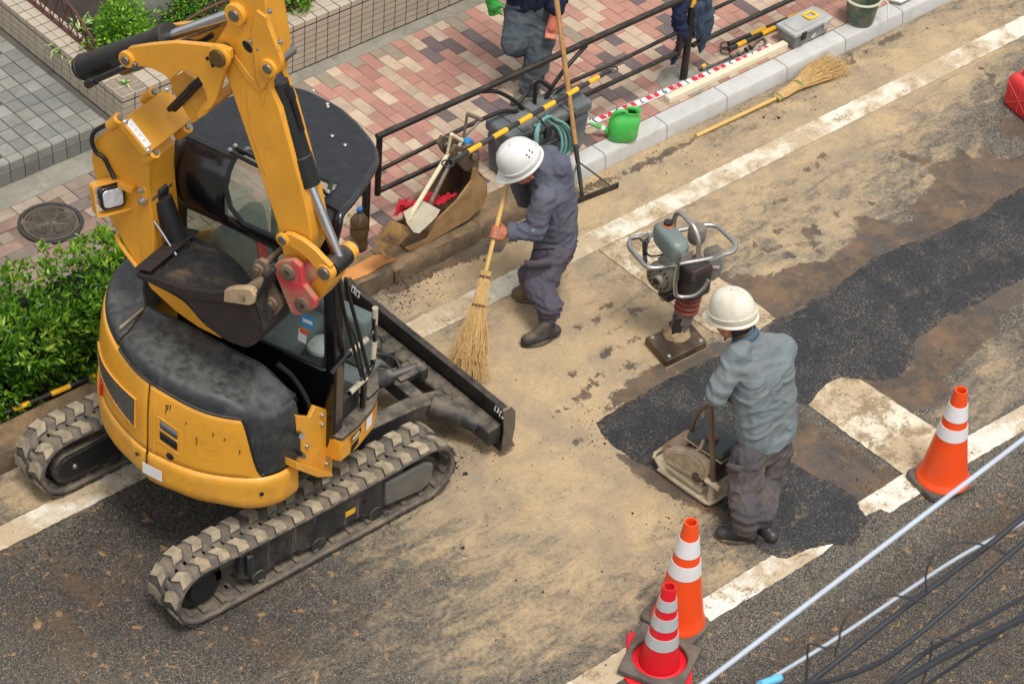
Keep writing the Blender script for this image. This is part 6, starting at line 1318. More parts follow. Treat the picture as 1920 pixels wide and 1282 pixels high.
# ================================================================ PEOPLE
DG = bpy.context.evaluated_depsgraph_get
def capsule(bm_v, bm_f, a, b, ra, rb, n=12):
    a, b = V3(a), V3(b); d = b-a; L_ = d.length; t = d.normalized() if L_ > 1e-6 else Vector((0, 0, 1)); u = t.orthogonal().normalized(); w_ = t.cross(u); base = len(bm_v)
    prof = [(math.sin(i*math.pi/8)*ra, -math.cos(i*math.pi/8)*ra) for i in range(1, 5)]+[(math.sin(i*math.pi/8)*rb, L_-math.cos(i*math.pi/8)*rb) for i in range(4, 8)]
    bm_v.append(a-t*ra)
    for r, z in prof:
        for k in range(n): an = 2*math.pi*k/n; bm_v.append(a+t*z+(u*math.cos(an)+w_*math.sin(an))*r)
    bm_v.append(b+t*rb); m_ = len(prof)
    for k in range(n): bm_f.append((base, base+1+(k+1) % n, base+1+k)); bm_f.append((base+1+m_*n, base+1+(m_-1)*n+k, base+1+(m_-1)*n+(k+1) % n))
    for i in range(m_-1):
        for k in range(n): q = (k+1) % n; bm_f.append((base+1+i*n+k, base+1+i*n+q, base+1+(i+1)*n+q, base+1+(i+1)*n+k))
def blob(name, caps, mat, parent, vox=.011, smooth=5, wr=0., wf=13., stretch=None, folds=(), cut=None, label=None, seed=0.):
    """one continuous surface grown round a chain of tapered limbs; wr adds cloth folds"""
    vs, fs = [], []
    for c in caps: capsule(vs, fs, *c)
    me = bpy.data.meshes.new('t'); me.from_pydata([tuple(v) for v in vs], [], fs); o = bpy.data.objects.new('t', me); S.collection.objects.link(o)
    md = o.modifiers.new('r', 'REMESH'); md.mode = 'VOXEL'; md.voxel_size = vox; md2 = o.modifiers.new('s', 'SMOOTH'); md2.iterations = smooth; md2.factor = .5
    m2 = bpy.data.meshes.new_from_object(o.evaluated_get(DG())); bpy.data.objects.remove(o); m2.name = name
    co = np.empty(len(m2.vertices)*3, np.float32); m2.vertices.foreach_get('co', co); co = co.reshape(-1, 3).astype(float)
    if wr:
        no = np.empty(len(co)*3, np.float32); m2.vertices.foreach_get('normal', no); no = no.reshape(-1, 3)
        d = np.zeros(len(co))
        for i, p in enumerate(co):
            q = Vector(p)*wf
            if stretch is not None: q -= stretch*(q.dot(stretch))*.55
            q = q+Vector((seed, 0, 0))+noise.noise_vector(q*.5)*.8
            a = noise.noise(q); b = noise.noise(q*2.3+Vector((7, 3, 1)))
            d[i] = wr*(1.5*max(0, 1-abs(a)*1.5)**4+.7*max(0, 1-abs(b)*1.6)**4-.45+.35*a)
        for c, ax, fr, amp, rad in folds:      # sharp creases round a joint
            c = np.array(c); ax = np.array(ax)/np.linalg.norm(ax); rel = co-c; s_ = rel @ ax; dist = np.linalg.norm(rel, axis=1); d += amp*np.sin(s_*fr+3*np.sin(rel[:, 0]*14+rel[:, 1]*11))*np.exp(-(dist/rad)**2)
        co = co+no*d[:, None]
    off = np.array(wl(parent)); m2.vertices.foreach_set('co', (co-off).astype(np.float32).ravel()); m2.polygons.foreach_set('use_smooth', [True]*len(m2.polygons)); m2.materials.clear(); m2.materials.append(mat); m2.update()
    return link(name, m2, parent, off, label)
def fabric(name, col, dirt, da=.3, ds=4.):
    m = M(name, col, .9, var=.12, vs=5, dirt=dirt, da=da, ds=ds, bump=.25, bs=420, spec=.2); return m
skin = M('tanned_skin', (176, 108, 80), .5, var=.08, vs=12, bump=.12, bs=160, spec=.4)
helm = M('white_helmet_shell', (216, 214, 208), .28, var=.03, dirt=(168, 158, 140), da=.12, ds=9, bump=.02, coat=.3, scr=(150, 144, 130), sa=.3); helm2 = M('cream_helmet_shell', (216, 210, 190), .4, var=.05, dirt=(164, 150, 122), da=.26, ds=8, bump=.03, coat=.15, scr=(140, 130, 110), sa=.4)
hairM = M('black_hair', (24, 22, 21), .6, var=.3, bump=.5, bs=200); soleM = M('boot_sole', (70, 62, 52), .9, var=.2, dirt=(150, 128, 96), da=.4)
def helmet(parent, c, up, fwd, mat, s=1., vents=True):
    c, up = V3(c), V3(up).normalized(); f = V3(fwd); f = (f-up*f.dot(up)).normalized(); l = up.cross(f); A, B, H = .132*s, .112*s, .138*s
    rows = []; N = 40
    for i in range(17):
        th = (math.pi/2)*i/16; r = math.cos(th)**.72 if th < math.pi/2-1e-4 else 0.; z = math.sin(th)*H; row = []
        for k in range(N):
            a = 2*math.pi*k/N; ca, sa = math.cos(a), math.sin(a); rr = max(r, .0005)
            ridge = .0055*sum(math.exp(-((sa*rr*B-q)/.010)**2) for q in (0.,)) if i > 1 else 0
            ridge += .003*sum(math.exp(-((sa*rr*B-q)/.006)**2) for q in (-.038, .038)) if i > 3 else 0
            row.append(c+f*(ca*rr*A)+l*(sa*rr*B)+up*(z+ridge))
        rows.append(row)
    bottom = [c+f*(math.cos(2*math.pi*k/N)*A*1.0)+l*(math.sin(2*math.pi*k/N)*B*1.0)+up*-.022 for k in range(N)]
    brim = []
    for k in range(N):
        a = 2*math.pi*k/N; ca = math.cos(a); e = .012+.042*max(0, ca)**2.2; brim.append(c+f*(ca*(A+e))+l*(math.sin(a)*(B+.012))+up*(-.030-.012*max(0, ca)**2))
    b2 = [p-up*.006 for p in brim]; q = MB(); q.grid([[p-up*.022*0 for p in bottom]]+rows, closed_u=True); hm = q.obj('helmet', mat, parent, smooth=60, solid=.003)
    q = MB(); q.grid([bottom, brim, b2, [p-up*.004 for p in bottom]], closed_u=True); q.obj('brim', mat, hm, smooth=60)
    q = MB(); q.tube([c+f*(math.cos(a)*(A+.004))+l*(math.sin(a)*(B+.004))+up*.012 for a in np.linspace(0, 2*math.pi, 36)[:-1]], .004, 6, closed=True); q.obj('rim_ridge', mat, hm)
    if vents:
        for k in range(2):
            for j in range(2):
                a = math.radians(122+17*k); th = .42+.16*j; P = c+f*(math.cos(a)*math.cos(th)**.72*A*1.01)+l*(math.sin(a)*math.cos(th)**.72*B*1.01)+up*(math.sin(th)*H); nn_ = (P-c).normalized(); q = MB(); q.cyl(P-nn_*.004, P+nn_*.0022, .0055, 8); q.obj('vent_hole', K['black_flat'], hm)
    return hm
def head_caps(c, up, fwd, s=1.):
    c, up = V3(c), V3(up).normalized(); f = V3(fwd); f = (f-up*f.dot(up)).normalized(); l = up.cross(f)
    return [(c-f*.015*s, c+f*.02*s, .092*s, .088*s), (c+f*.045*s-up*.05*s, c+f*.058*s-up*.095*s, .058*s, .040*s), (c+f*.03*s-up*.07*s+l*.035*s, c+f*.05*s-up*.10*s, .04*s, .03*s), (c+f*.03*s-up*.07*s-l*.035*s, c+f*.05*s-up*.10*s, .04*s, .03*s),
            (c+f*.098*s-up*.012*s, c+f*.118*s-up*.040*s, .010*s, .015*s), (c+f*.088*s-up*.085*s-l*.018*s, c+f*.088*s-up*.085*s+l*.018*s, .012*s, .012*s), (c+l*.088*s-up*.02*s, c+l*.094*s-up*.05*s-f*.006*s, .016*s, .012*s), (c-l*.088*s-up*.02*s, c-l*.094*s-up*.05*s-f*.006*s, .016*s, .012*s),
            (c+f*.085*s+l*.04*s+up*.012*s, c+f*.09*s-l*.04*s+up*.012*s, .014*s, .014*s)]
def face(parent, c, up, fwd, s=1.):
    c, up = V3(c), V3(up).normalized(); f = V3(fwd); f = (f-up*f.dot(up)).normalized(); l = up.cross(f)
    for sg in (1, -1): q = MB(); P = c+f*.094*s+l*.034*s*sg-up*.008*s; q.lathe([(.001, .008), (.008, .005), (.010, 0)], P, f, 10); q.obj('eye', hairM, parent)
    q = MB(); q.tube([c+f*.099*s-up*.083*s+l*.024*s, c+f*.106*s-up*.083*s, c+f*.099*s-up*.083*s-l*.024*s], .004, 6); q.obj('mouth', M('lips', (140, 76, 62), .5), parent)
def grip(axis_p, axis_d, palm_dir, wrist, thumb=1, s=1., pitch=.021):
    """hand closed round a rod: palm, four bent fingers of unequal length, thumb against them; returns limb chain"""
    c, d, p = V3(axis_p), V3(axis_d).normalized(), V3(palm_dir); p = (p-d*p.dot(d)).normalized(); t = d.cross(p); R = .026*s; out = []
    for i, (o, L_) in enumerate(((1.6, .9), (.55, 1.), (-.5, .95), (-1.5, .78))):
        prev = None
        for j, an in enumerate((10, 62, 118, 170, 170+52*L_)):
            a = math.radians(an); q = c+d*(o*pitch*s)+p*math.cos(a)*R+t*math.sin(a)*R
            if prev is not None: out.append((prev, q, (.0105-.0008*j)*s, (.0100-.0009*j)*s))
            prev = q
        out.append((c+d*(o*pitch*s)+p*math.cos(.17)*R+t*math.sin(.17)*R, c+p*.046*s+d*(o*pitch*.7*s)-t*.012*s, .0115*s, .014*s))
    q0 = c+p*.05*s+d*1.6*pitch*s*thumb; out += [(c+p*.050*s, q0, .02*s, .014*s), (q0, c+p*.018*s+d*thumb*2.6*pitch*s-t*.024*s, .0125*s, .0110*s), (c+p*.018*s+d*thumb*2.6*pitch*s-t*.024*s, c-p*.012*s+d*thumb*2.2*pitch*s-t*.028*s, .011*s, .009*s)]
    out += [(c+p*.05*s, V3(wrist), .028*s, .026*s), (c+p*.046*s-d*.02*s, c+p*.046*s+d*.02*s, .022*s, .022*s)]; return out
def boot(parent, ankle, toe, heel, mat, s=1., name='boot', laces=True):
    a, t, h = V3(ankle), V3(toe), V3(heel); t.z = .034; h.z = .034; d = (t-h).normalized(); sd = Vector((-d.y, d.x, 0))
    gz_ = 0
    caps = [(h+Vector((0, 0, .010)), h.lerp(t, .45)+Vector((0, 0, .018)), .040*s, .044*s), (h.lerp(t, .45)+Vector((0, 0, .012)), t-d*.045+Vector((0, 0, .004)), .044*s, .041*s), (h.lerp(t, .3)+Vector((0, 0, .03)), a, .044*s, .050*s), (a, a+Vector((0, 0, .05)), .05*s, .052*s), (h.lerp(t, .55)+Vector((0, 0, .03)), h.lerp(t, .3)+Vector((0, 0, .075)), .034*s, .044*s)]
    o = blob(name, caps, mat, parent, .009, 4)
    q = MB(); out = []
    for k in range(28): an = 2*math.pi*k/28; L_ = (t-h).length/2; c = h.lerp(t, .48); out.append(c+d*(math.cos(an)*(L_+.0))+sd*(math.sin(an)*.046*s*(1-.12*math.cos(an*2)))); out[-1].z = 0.004
    q.prism([V3((p.x, p.y, wl(parent).z+.002)) for p in out], (0, 0, .022)); q.obj('sole', soleM, o, bevel=.005)
    if laces:
        for k in range(3): c = h.lerp(t, .48-.06*k)+Vector((0, 0, .066+.014*k)); q = MB(); q.tube([c-sd*.022, c+d*.006+Vector((0, 0, .008)), c+sd*.022], .003, 5); q.obj('lace', K['black_flat'], o)
    return o
UP = Vector((0, 0, 1)); RDv, GDv = V3(RD), V3(GD)

# ---------- sweeper
B1 = G(1000, 606, 0); j = lambda x, y, d: V3(FP(x, y, B1, d))
w1 = thing('person', 'worker in blue grey overalls and white helmet sweeping with a bamboo broom', 'worker', V3(G(1005, 600, 0)), 'road workers')
grey_sh = fabric('slate_grey_shirt', (92, 93, 105), (120, 114, 106), .2); grey_tr = fabric('purple_grey_trousers', (84, 79, 88), (140, 116, 92), .2); dk_boot = M('dusty_black_boot', (44, 43, 43), .75, var=.2, dirt=(120, 104, 82), da=.25, dust=DUST, du=.22, bump=.3)
lank, rank = V3(G(1027, 602, .11)), V3(G(992, 540, .11)); ltoe, lheel = V3(G(976, 643, .034)), V3(G(1041, 622, .034)); rtoe, rheel = V3(G(958, 547, .034)), V3(G(1003, 556, .034))
hipL, hipR = j(1034, 474, .16), j(1042, 466, .34); knL, knR = j(1012, 540, .03), j(1020, 520, .30); waist = j(1045, 432, .27); chest = j(1033, 350, .24); nape = j(1012, 303, .20); hd = j(980, 306, .17)
shL, shR = j(1020, 372, .07), j(1028, 295, .36); elL, elR = j(1002, 433, .02), j(985, 372, .44); hL, hR = j(935, 437, .0), j(958, 318, .25)
broomA, broomB = V3(FP(963, 296, W1B, .30)), V3(FP(910, 512, W1B, -.15)); bdv = (broomB-broomA).normalized()
cL = broomA+bdv*((hL-broomA).dot(bdv)); cR = broomA+bdv*.06
wrL = cL+(elL-cL).normalized()*.085; wrR = cR+(elR-cR).normalized()*.085
hfw = (-RDv*.86-UP*.42-GDv*.30).normalized(); hup = (UP*.80-RDv*.50-GDv*.22).normalized()
body = [(waist, chest, .10, .11), (chest, nape, .10, .045), (nape, hd, .05, .06), (shL, elL, .045, .04), (elL, wrL, .04, .028), (shR, elR, .045, .04), (elR, wrR, .04, .028), (chest, shL, .07, .05), (chest, shR, .07, .05), (hipL, knL, .065, .055), (knL, lank, .05, .04), (hipR, knR, .065, .055), (knR, rank, .05, .04), (waist, hipL, .09, .07), (waist, hipR, .09, .07)]
body += head_caps(hd, hup, hfw)+grip(cL, bdv, elL-cL, wrL, -1)+grip(cR, bdv, elR-cR, wrR, 1)
bd1 = blob('body', body, skin, w1, .0062, 3); face(bd1, hd, hup, hfw)
for sg in (1, -1):
    l_ = hup.cross(hfw).normalized(); c = hd+hfw*.108+l_*.034*sg-hup*.012; q = MB(); q.tube([c+l_*.024*math.cos(t)+hup*.018*math.sin(t) for t in np.linspace(0, 2*math.pi, 16)[:-1]], .0022, 5, closed=True); q.tube([c+l_*.024*sg, c+l_*.055*sg-hfw*.085], .002, 5); q.obj('spectacles', K['steel'], w1, kind='stuff')
spd = (nape-waist).normalized(); lat = -GDv
sh_caps = [(waist+lat*.06-spd*.05, chest+lat*.075, .118, .120), (waist-lat*.06-spd*.05, chest-lat*.075, .118, .120), (chest+lat*.06, nape+lat*.02-spd*.02, .115, .075), (chest-lat*.06, nape-lat*.02-spd*.02, .115, .075), (chest+lat*.08, shL, .10, .078), (chest-lat*.06, shR, .11, .080), (j(1046, 310, .22), j(1055, 400, .25), .085, .10), (shL, elL, .078, .068), (elL, elL.lerp(wrL, .74), .066, .054), (shR, elR, .078, .064), (elR, elR.lerp(wrR, .8), .064, .050), (nape-spd*.02, nape+spd*.012+hfw*.01, .074, .064)]
s1_ = blob('shirt', [(a_, b_, r0*.95, r1*.95) for a_, b_, r0, r1 in sh_caps], grey_sh, w1, .0085, 4, .0065, 10., seed=2., folds=((elL, elL-shL, 120, .006, .11), (shL, elL-shL, 90, .005, .10), (waist, spd, 95, .006, .14)))
ca = (elL-wrL).normalized(); cc = elL.lerp(wrL, .70); q = MB(); q.tube([cc-ca*.0, cc-ca*.05, cc-ca*.052], [.062, .057, .045], 22); q.obj('cuff', grey_sh, s1_, smooth=60)
q = MB(); q.tube([nape-spd*.01+(hfw*.012), nape+spd*.02+hfw*.012], [.070, .063], 22, caps=False); q.obj('collar', grey_sh, s1_, solid=.006, smooth=60)
for xx, yy, w_, h, m_ in ((1002, 413, .03, .004, M('red_piping', (150, 60, 66), .8)), (1000, 424, .022, .02, M('pale_badge', (140, 144, 152), .8))): P = V3(FP(xx, yy, B1, -.03)); q = MB(); q.box(P-GDv*.045, (w_, .004, h), oriented(P, RDv)); q.obj('sleeve_badge', m_, s1_)
tr_caps = [(waist+lat*.05-spd*.04, hipL+lat*.01, .112, .120), (waist-lat*.05-spd*.04, hipR, .112, .118), (hipL, hipR, .115, .115), (hipL, knL, .112, .094), (knL, lank+Vector((0, 0, .12)), .092, .078), (lank+Vector((0, 0, .12)), lank+Vector((0, 0, .055)), .082, .060), (hipR, knR, .108, .088), (knR, rank+Vector((0, 0, .10)), .086, .070), (rank+Vector((0, 0, .10)), rank+Vector((0, 0, .05)), .074, .058)]
t1_ = blob('trousers', tr_caps, grey_tr, w1, .0085, 4, .008, 9., seed=5., folds=((knL, lank-knL, 80, .006, .13), (lank+Vector((0, 0, .09)), UP, 150, .009, .10), (hipL, knL-hipL, 70, .006, .14)))
pc = V3(FP(1012, 505, B1, .045)); rp = oriented(pc, RDv)
q = MB(); rows = []
for i in range(5):
    rows.append([V3(FP(984+(1032-984)*k/5+i*-.5, 494+i*10+2*math.sin(k), B1, .012-.012*math.sin(k/5*math.pi)+.01*(k/5))) for k in range(6)])
q.grid(rows); q.obj('cargo_pocket', grey_tr, t1_, solid=.004, smooth=60)
q = MB(); q.grid([[V3(FP(983+(1034-983)*k/5, 487+i*8+2*math.sin(k), B1, .004-.012*math.sin(k/5*math.pi)+.01*(k/5))) for k in range(6)] for i in range(3)]); q.obj('pocket_flap', grey_tr, t1_, solid=.005, smooth=60)
q = MB(); q.tube([j(1000, 462, .07)-GDv*.035, j(1040, 460, .07)-GDv*.035], .006, 6); q.obj('hip_pocket', K['black_flat'], t1_)
boot(w1, lank, ltoe, lheel, dk_boot); boot(w1, rank, rtoe, rheel, M('sandy_boot', (120, 104, 80), .85, var=.2, dirt=(84, 72, 56), da=.4, bump=.3))
helmet(w1, hd+hup*.038, hup, hfw, helm, 1.0)
q = MB(); l_ = hup.cross(hfw).normalized(); q.tube([hd+l_*.095-hup*.0, hd+hfw*.05-hup*.135+l_*.03, hd+hfw*.05-hup*.135-l_*.03, hd-l_*.095], .004, 6); q.obj('chin_strap', K['black_flat'], w1)

# ---------- compactor operator
B2 = G(1395, 1000, 0); j = lambda x, y, d: V3(FP(x, y, B2, d))
w2 = thing('person', 'worker in a faded blue green shirt seen from behind, leaning on the plate compactor', 'worker', V3(G(1400, 995, 0)), 'road workers')
teal_sh = fabric('faded_teal_shirt', (116, 124, 126), (142, 134, 116), .22, 3.); brn_tr = fabric('muddy_grey_trousers', (80, 76, 78), (150, 122, 88), .3, 3.0); blk_boot = M('wet_black_boot', (34, 36, 40), .35, var=.2, dirt=(100, 84, 62), da=.25, bump=.15)
f2 = (-RDv*.72+GDv*.69).normalized(); r2 = (RDv*.69+GDv*.72).normalized()
lank, rank = V3(G(1396, 985, .10)), V3(G(1428, 975, .10)); ltoe, lheel = V3(G(1338, 998, .034)), V3(G(1408, 1006, .034)); rtoe = rank+f2*.15; rheel = rank-f2*.09
hipL, hipR = j(1403, 850, .13), j(1450, 838, .30); knL, knR = j(1396, 920, .06), j(1432, 905, .22); waist = j(1432, 780, .24); chest = j(1428, 700, .24); nape = j(1398, 628, .27); hd = j(1376, 596, .28)
shL, shR = j(1380, 670, .14), j(1466, 652, .38); elL, elR = j(1346, 738, .06), j(1440, 728, .52); hL, hR = j(1331, 733, .24), j(1405, 745, .5)
rod0, rod1 = j(1331, 745, .20), j(1425, 752, .54); rdv = (rod1-rod0).normalized(); cL = rod0+rdv*.03; cR = rod0+rdv*.30
wrL = cL+(elL-cL).normalized()*.085; wrR = cR+(elR-cR).normalized()*.085
hfw = (f2*.80-UP*.35-RDv*.35).normalized(); hup = (UP*.96+f2*.16-RDv*.10).normalized()
body = [(waist, chest, .085, .085), (chest, nape, .075, .05), (nape, hd-hup*.02, .052, .06), (shL, elL, .05, .043), (elL, wrL, .043, .03), (shR, elR, .05, .043), (elR, wrR, .043, .03), (chest, shL, .07, .05), (chest, shR, .07, .05), (hipL, knL, .07, .058), (knL, lank, .055, .042), (hipR, knR, .07, .058), (knR, rank, .055, .042), (waist, hipL, .09, .07), (waist, hipR, .09, .07)]
body += head_caps(hd, hup, hfw)+grip(cL, rdv, elL-cL, wrL, 1)+grip(cR, rdv, elR-cR, wrR, -1)
bd2 = blob('body', body, skin, w2, .0065, 3); face(bd2, hd, hup, hfw)
hl_ = hup.cross(hfw).normalized(); q = MB(); q.grid([[hd-hfw*(.094*math.cos(a))+hl_*(.094*math.sin(a))-hup*z for a in np.linspace(-1.2, 1.2, 14)] for z in (-.02, .02, .045, .062)]); q.obj('hair', hairM, w2, solid=.008, smooth=60)
gl = blob('work_glove', grip(cL, rdv, elL-cL, wrL, 1, 1.1)+[(wrL, wrL.lerp(elL, .18), .036, .040)], M('white_cotton_glove', (206, 200, 186), .9, var=.1, dirt=(150, 134, 108), da=.3, bump=.4, bs=300), w2, .006, 3)
spd = (nape-waist).normalized(); lat = r2
sh_caps = [(waist-lat*.085-spd*.10, chest-lat*.10, .125, .122), (waist+lat*.085-spd*.10, chest+lat*.10, .128, .124), (waist-spd*.13-lat*.05, waist-spd*.13+lat*.07, .128, .130), (chest-lat*.08, nape-lat*.03-spd*.05, .118, .075), (chest+lat*.08, nape+lat*.03-spd*.05, .118, .075), (chest-lat*.10, shL, .11, .085), (chest+lat*.10, shR, .11, .088), (shL, nape-spd*.04, .08, .06), (shR, nape-spd*.04, .08, .06), (shL, elL, .082, .074), (elL, elL.lerp(wrL, .85), .072, .058), (shR, elR, .08, .07), (elR, elR.lerp(wrR, .85), .068, .055), (nape-spd*.03, nape+spd*.01, .070, .062), (waist-spd*.1, chest, .125, .125), (chest, nape-spd*.03, .12, .08)]
s2_ = blob('shirt', [(a_, b_, r0*.89, r1*.89) for a_, b_, r0, r1 in sh_caps], teal_sh, w2, .0085, 4, .0065, 8., seed=12., stretch=Vector(r2), folds=((elL, elL-shL, 95, .007, .12), (waist, spd, 60, .004, .16), (shL, elL-shL, 80, .005, .10)))
q = MB(); q.tube([nape-spd*.012, nape+spd*.028+hfw*.006], [.074, .066], 24, caps=False); q.obj('collar', M('dark_collar', (76, 96, 106), .9, bump=.2, bs=300), s2_, solid=.007, smooth=60)
q = MB(); q.tube(spline([V3(FP(x, y, B2, d)) for x, y, d in ((1384, 668, .055), (1410, 668, .10), (1440, 658, .17), (1478, 636, .27))], 4), .0035, 6); q.obj('yoke_seam', teal_sh, s2_)
tr_caps = [(waist-lat*.05-spd*.14, hipL, .08, .095), (waist+lat*.05-spd*.14, hipR, .08, .095), (hipL, hipR, .095, .095), (hipL, knL, .100, .098), (knL, lank+Vector((0, 0, .10)), .098, .086), (lank+Vector((0, 0, .10)), lank+Vector((0, 0, .012)), .090, .078), (hipR, knR, .112, .094), (knR, rank+Vector((0, 0, .08)), .094, .080), (rank+Vector((0, 0, .08)), rank+Vector((0, 0, .02)), .080, .070)]
t2_ = blob('trousers', tr_caps, brn_tr, w2, .0085, 4, .008, 9., seed=21., folds=((knL, lank-knL, 75, .008, .14), (lank+Vector((0, 0, .06)), UP, 110, .008, .12)))
q = MB(); q.grid([[V3(FP(1362+(1406-1362)*k/5, 868+i*8+8*k/5, B2, .03-.015*math.sin(k/5*math.pi)+.012*k/5)) for k in range(6)] for i in range(3)]); q.obj('pocket_flap', brn_tr, t2_, solid=.006, smooth=60)
boot(w2, lank, ltoe, lheel, blk_boot, laces=False); boot(w2, rank, rtoe, rheel, blk_boot, laces=False)
helmet(w2, hd+hup*.040, hup, hfw, helm2, 1.0, vents=False)
q = MB(); q.tube([hd-hl_*.097+hup*.01, hd-hl_*.085-hup*.05+hfw*.03, hd+hfw*.06-hup*.135-hl_*.03, hd+hfw*.06-hup*.135+hl_*.03, hd+hl_*.085-hup*.05, hd+hl_*.097], .0045, 6); q.obj('chin_strap', K['black_flat'], w2)
q = MB(); P = hd-hl_*.062-hup*.105+hfw*.05; q.cyl(P-hl_*.006, P-hl_*.02, .012, 10); q.obj('strap_buckle', K['white_label'], w2)

# ---------- walker on the paving, cut by the top edge
B3 = G(985, 192, ZS); j = lambda x, y, d: V3(FP(x, y, B3, d))
w3 = thing('person', 'person in dark blue grey trousers walking on the paving, cut off by the top edge', 'worker', V3(B3), 'road workers')
navy = fabric('navy_jacket', (34, 38, 58), (60, 60, 70), .1); blue_tr = fabric('blue_grey_trousers', (72, 80, 86), (126, 112, 90), .28, 4.)
lank, ltoe, lheel = j(992, 176, .03), j(962, 194, -.06), j(1002, 184, .06); kn = j(1008, 112, .06); hipA, hipB = j(1018, 30, .22), j(978, 25, .22); knB = j(966, 82, .06); ankB = j(1010, 70, .42); waist = j(1000, -10, .24); chest = j(1002, -110, .24); nape = j(1000, -180, .22); hd = j(996, -225, .2); shA, shB = j(1050, -140, .22), j(955, -140, .22); elA = j(1052, -40, .16); hA = j(1036, 44, .05); elB = j(925, -70, .12); hB = j(922, -8, .02)
hupp = UP; hfw = (-RDv*.6-GDv*.7).normalized()
relax = []
hv = (hA-elA).normalized(); px_ = hv.cross(GDv).normalized()
for i in range(4):
    o_ = px_*(i-1.5)*.019; a = hA+hv*.03+o_; b_2 = a+hv*(.034)-GDv*.010; c_2 = b_2+hv*.022-GDv*.018; relax += [(a, b_2, .0105, .0095), (b_2, c_2, .0095, .0078)]
relax += [(hA-hv*.035, hA+hv*.03, .030, .036), (hA-hv*.02+px_*.03, hA+hv*.02+px_*.05-GDv*.01, .014, .011), (hA+hv*.02+px_*.05-GDv*.01, hA+hv*.045+px_*.045-GDv*.02, .011, .009)]
body = [(waist, chest, .11, .12), (chest, nape, .10, .06), (nape, hd, .055, .06), (shA, elA, .05, .045), (elA, hA-hv*.03, .042, .030), (shB, elB, .05, .045), (elB, hB, .042, .034), (chest, shA, .08, .055), (chest, shB, .08, .055), (hipA, kn, .07, .055), (kn, lank, .05, .04), (hipB, knB, .07, .055), (knB, ankB, .05, .04), (waist, hipA, .1, .07), (waist, hipB, .1, .07)]+head_caps(hd, hupp, hfw)+relax
bd3 = blob('body', body, M('reddish_hand_skin', (186, 104, 80), .5, var=.08, bump=.1), w3, .0065, 3); face(bd3, hd, hupp, hfw)
blob('jacket', [(waist-UP*.03-RDv*.05, chest-RDv*.08, .125, .13), (waist-UP*.03+RDv*.05, chest+RDv*.08, .125, .13), (chest, nape-UP*.04, .12, .08), (chest+RDv*.1, shA, .1, .085), (chest-RDv*.1, shB, .1, .085), (shA, elA, .085, .075), (elA, elA.lerp(hA, .62), .074, .062), (shB, elB, .085, .072), (elB, elB.lerp(hB, .7), .072, .06)], navy, w3, .011, 5, .008, 9., seed=30.)
blob('trousers', [(waist-UP*.02-RDv*.05, hipB, .115, .115), (waist-UP*.02+RDv*.05, hipA, .115, .115), (hipA, hipB, .115, .115), (hipA, kn, .112, .088), (kn, lank+UP*.07, .085, .072), (lank+UP*.07, lank+UP*.0, .076, .066), (hipB, knB, .112, .090), (knB, ankB, .085, .07)], blue_tr, w3, .010, 5, .009, 9., seed=40., folds=((kn, lank-kn, 70, .006, .14), (lank+UP*.06, UP, 110, .008, .1)))
bt = M('grey_canvas_shoe', (110, 106, 94), .85, var=.2, dirt=(80, 72, 60), da=.3, bump=.3)
def shoe3(a, t, h, nm):
    caps = [(h+UP*.02, h.lerp(t, .5)+UP*.022, .036, .042), (h.lerp(t, .5)+UP*.02, t+UP*.012-(t-h).normalized()*.03, .042, .034), (h.lerp(t, .3)+UP*.03, a, .04, .046)]; blob(nm, caps, bt, w3, .009, 3)
lt, lh = V3(G(958, 192, ZS+.03)), V3(G(1006, 184, ZS+.03)); lt.z = lh.z = ZS+.022
shoe3(lank, lt, lh, 'shoe'); d_ = (ankB-knB).normalized(); shoe3(ankB, ankB+d_*.02-UP*.14-RDv*.03, ankB+d_*.06+UP*.04, 'shoe')
helmet(w3, hd+UP*.04, UP, hfw, helm, 1.)
gm = M('bright_green_glove', (44, 146, 48), .6, var=.2, dirt=(90, 110, 70), da=.2, bump=.5, bs=80); g0 = j(922, 4, -.02); gd_ = V3(FP(930, 28, B3, -.02))-g0; gd_.normalize(); gs = gd_.cross(GDv).normalized(); go = thing('work_glove', 'bright green rubber glove hanging from the walker\'s hand at the top edge', 'glove', g0, None)
caps = [(g0-gd_*.06, g0+gd_*.03, .035, .040), (g0+gd_*.02+gs*.03, g0+gd_*.05+gs*.065-GDv*.01, .016, .012)]
for i in range(4): o_ = gs*(i-1.5)*.019; caps.append((g0+gd_*.04+o_, g0+gd_*(.085+.008*(i % 2))+o_*1.25-GDv*.012, .0125, .0105))
blob('rubber', caps, gm, go, .006, 3, .002, 30.)
# ================================================================ TAMPING RAMMER
chr_ = M('scuffed_chrome_tube', (190, 188, 182), .28, .9, var=.15, dirt=(140, 122, 96), da=.22, ds=14, bump=.06); oil = M('oily_dark_casting', (60, 55, 52), .45, .3, var=.3, dirt=(110, 92, 70), da=.25, bump=.3); alu = M('dusty_aluminium', (136, 128, 114), .6, .4, var=.2, dirt=(92, 80, 64), da=.35, bump=.3, bs=50)
Br = G(1268, 640, 0); j = lambda x, y, d=0.: V3(FP(x, y, Br, d))
ra = thing('tamping_rammer', 'upright tamping rammer with a chrome guard loop, standing behind the crouched operator\'s helmet', 'rammer', V3(G(1270, 640, 0)))
C4 = [V3(G(x, y, .062)) for x, y in ((1210, 632), (1250, 677), (1326, 640), (1290, 598))]
q = MB(); q.prism([V3((p.x, p.y, .006)) for p in C4], (0, 0, .056)); tobj(q, 'shoe', M('oily_steel_shoe', (72, 60, 48), .4, .4, var=.3, dirt=(150, 122, 86), da=.3, bump=.3), ra, bevel=.006)
sc = sum(C4, Vector())/4
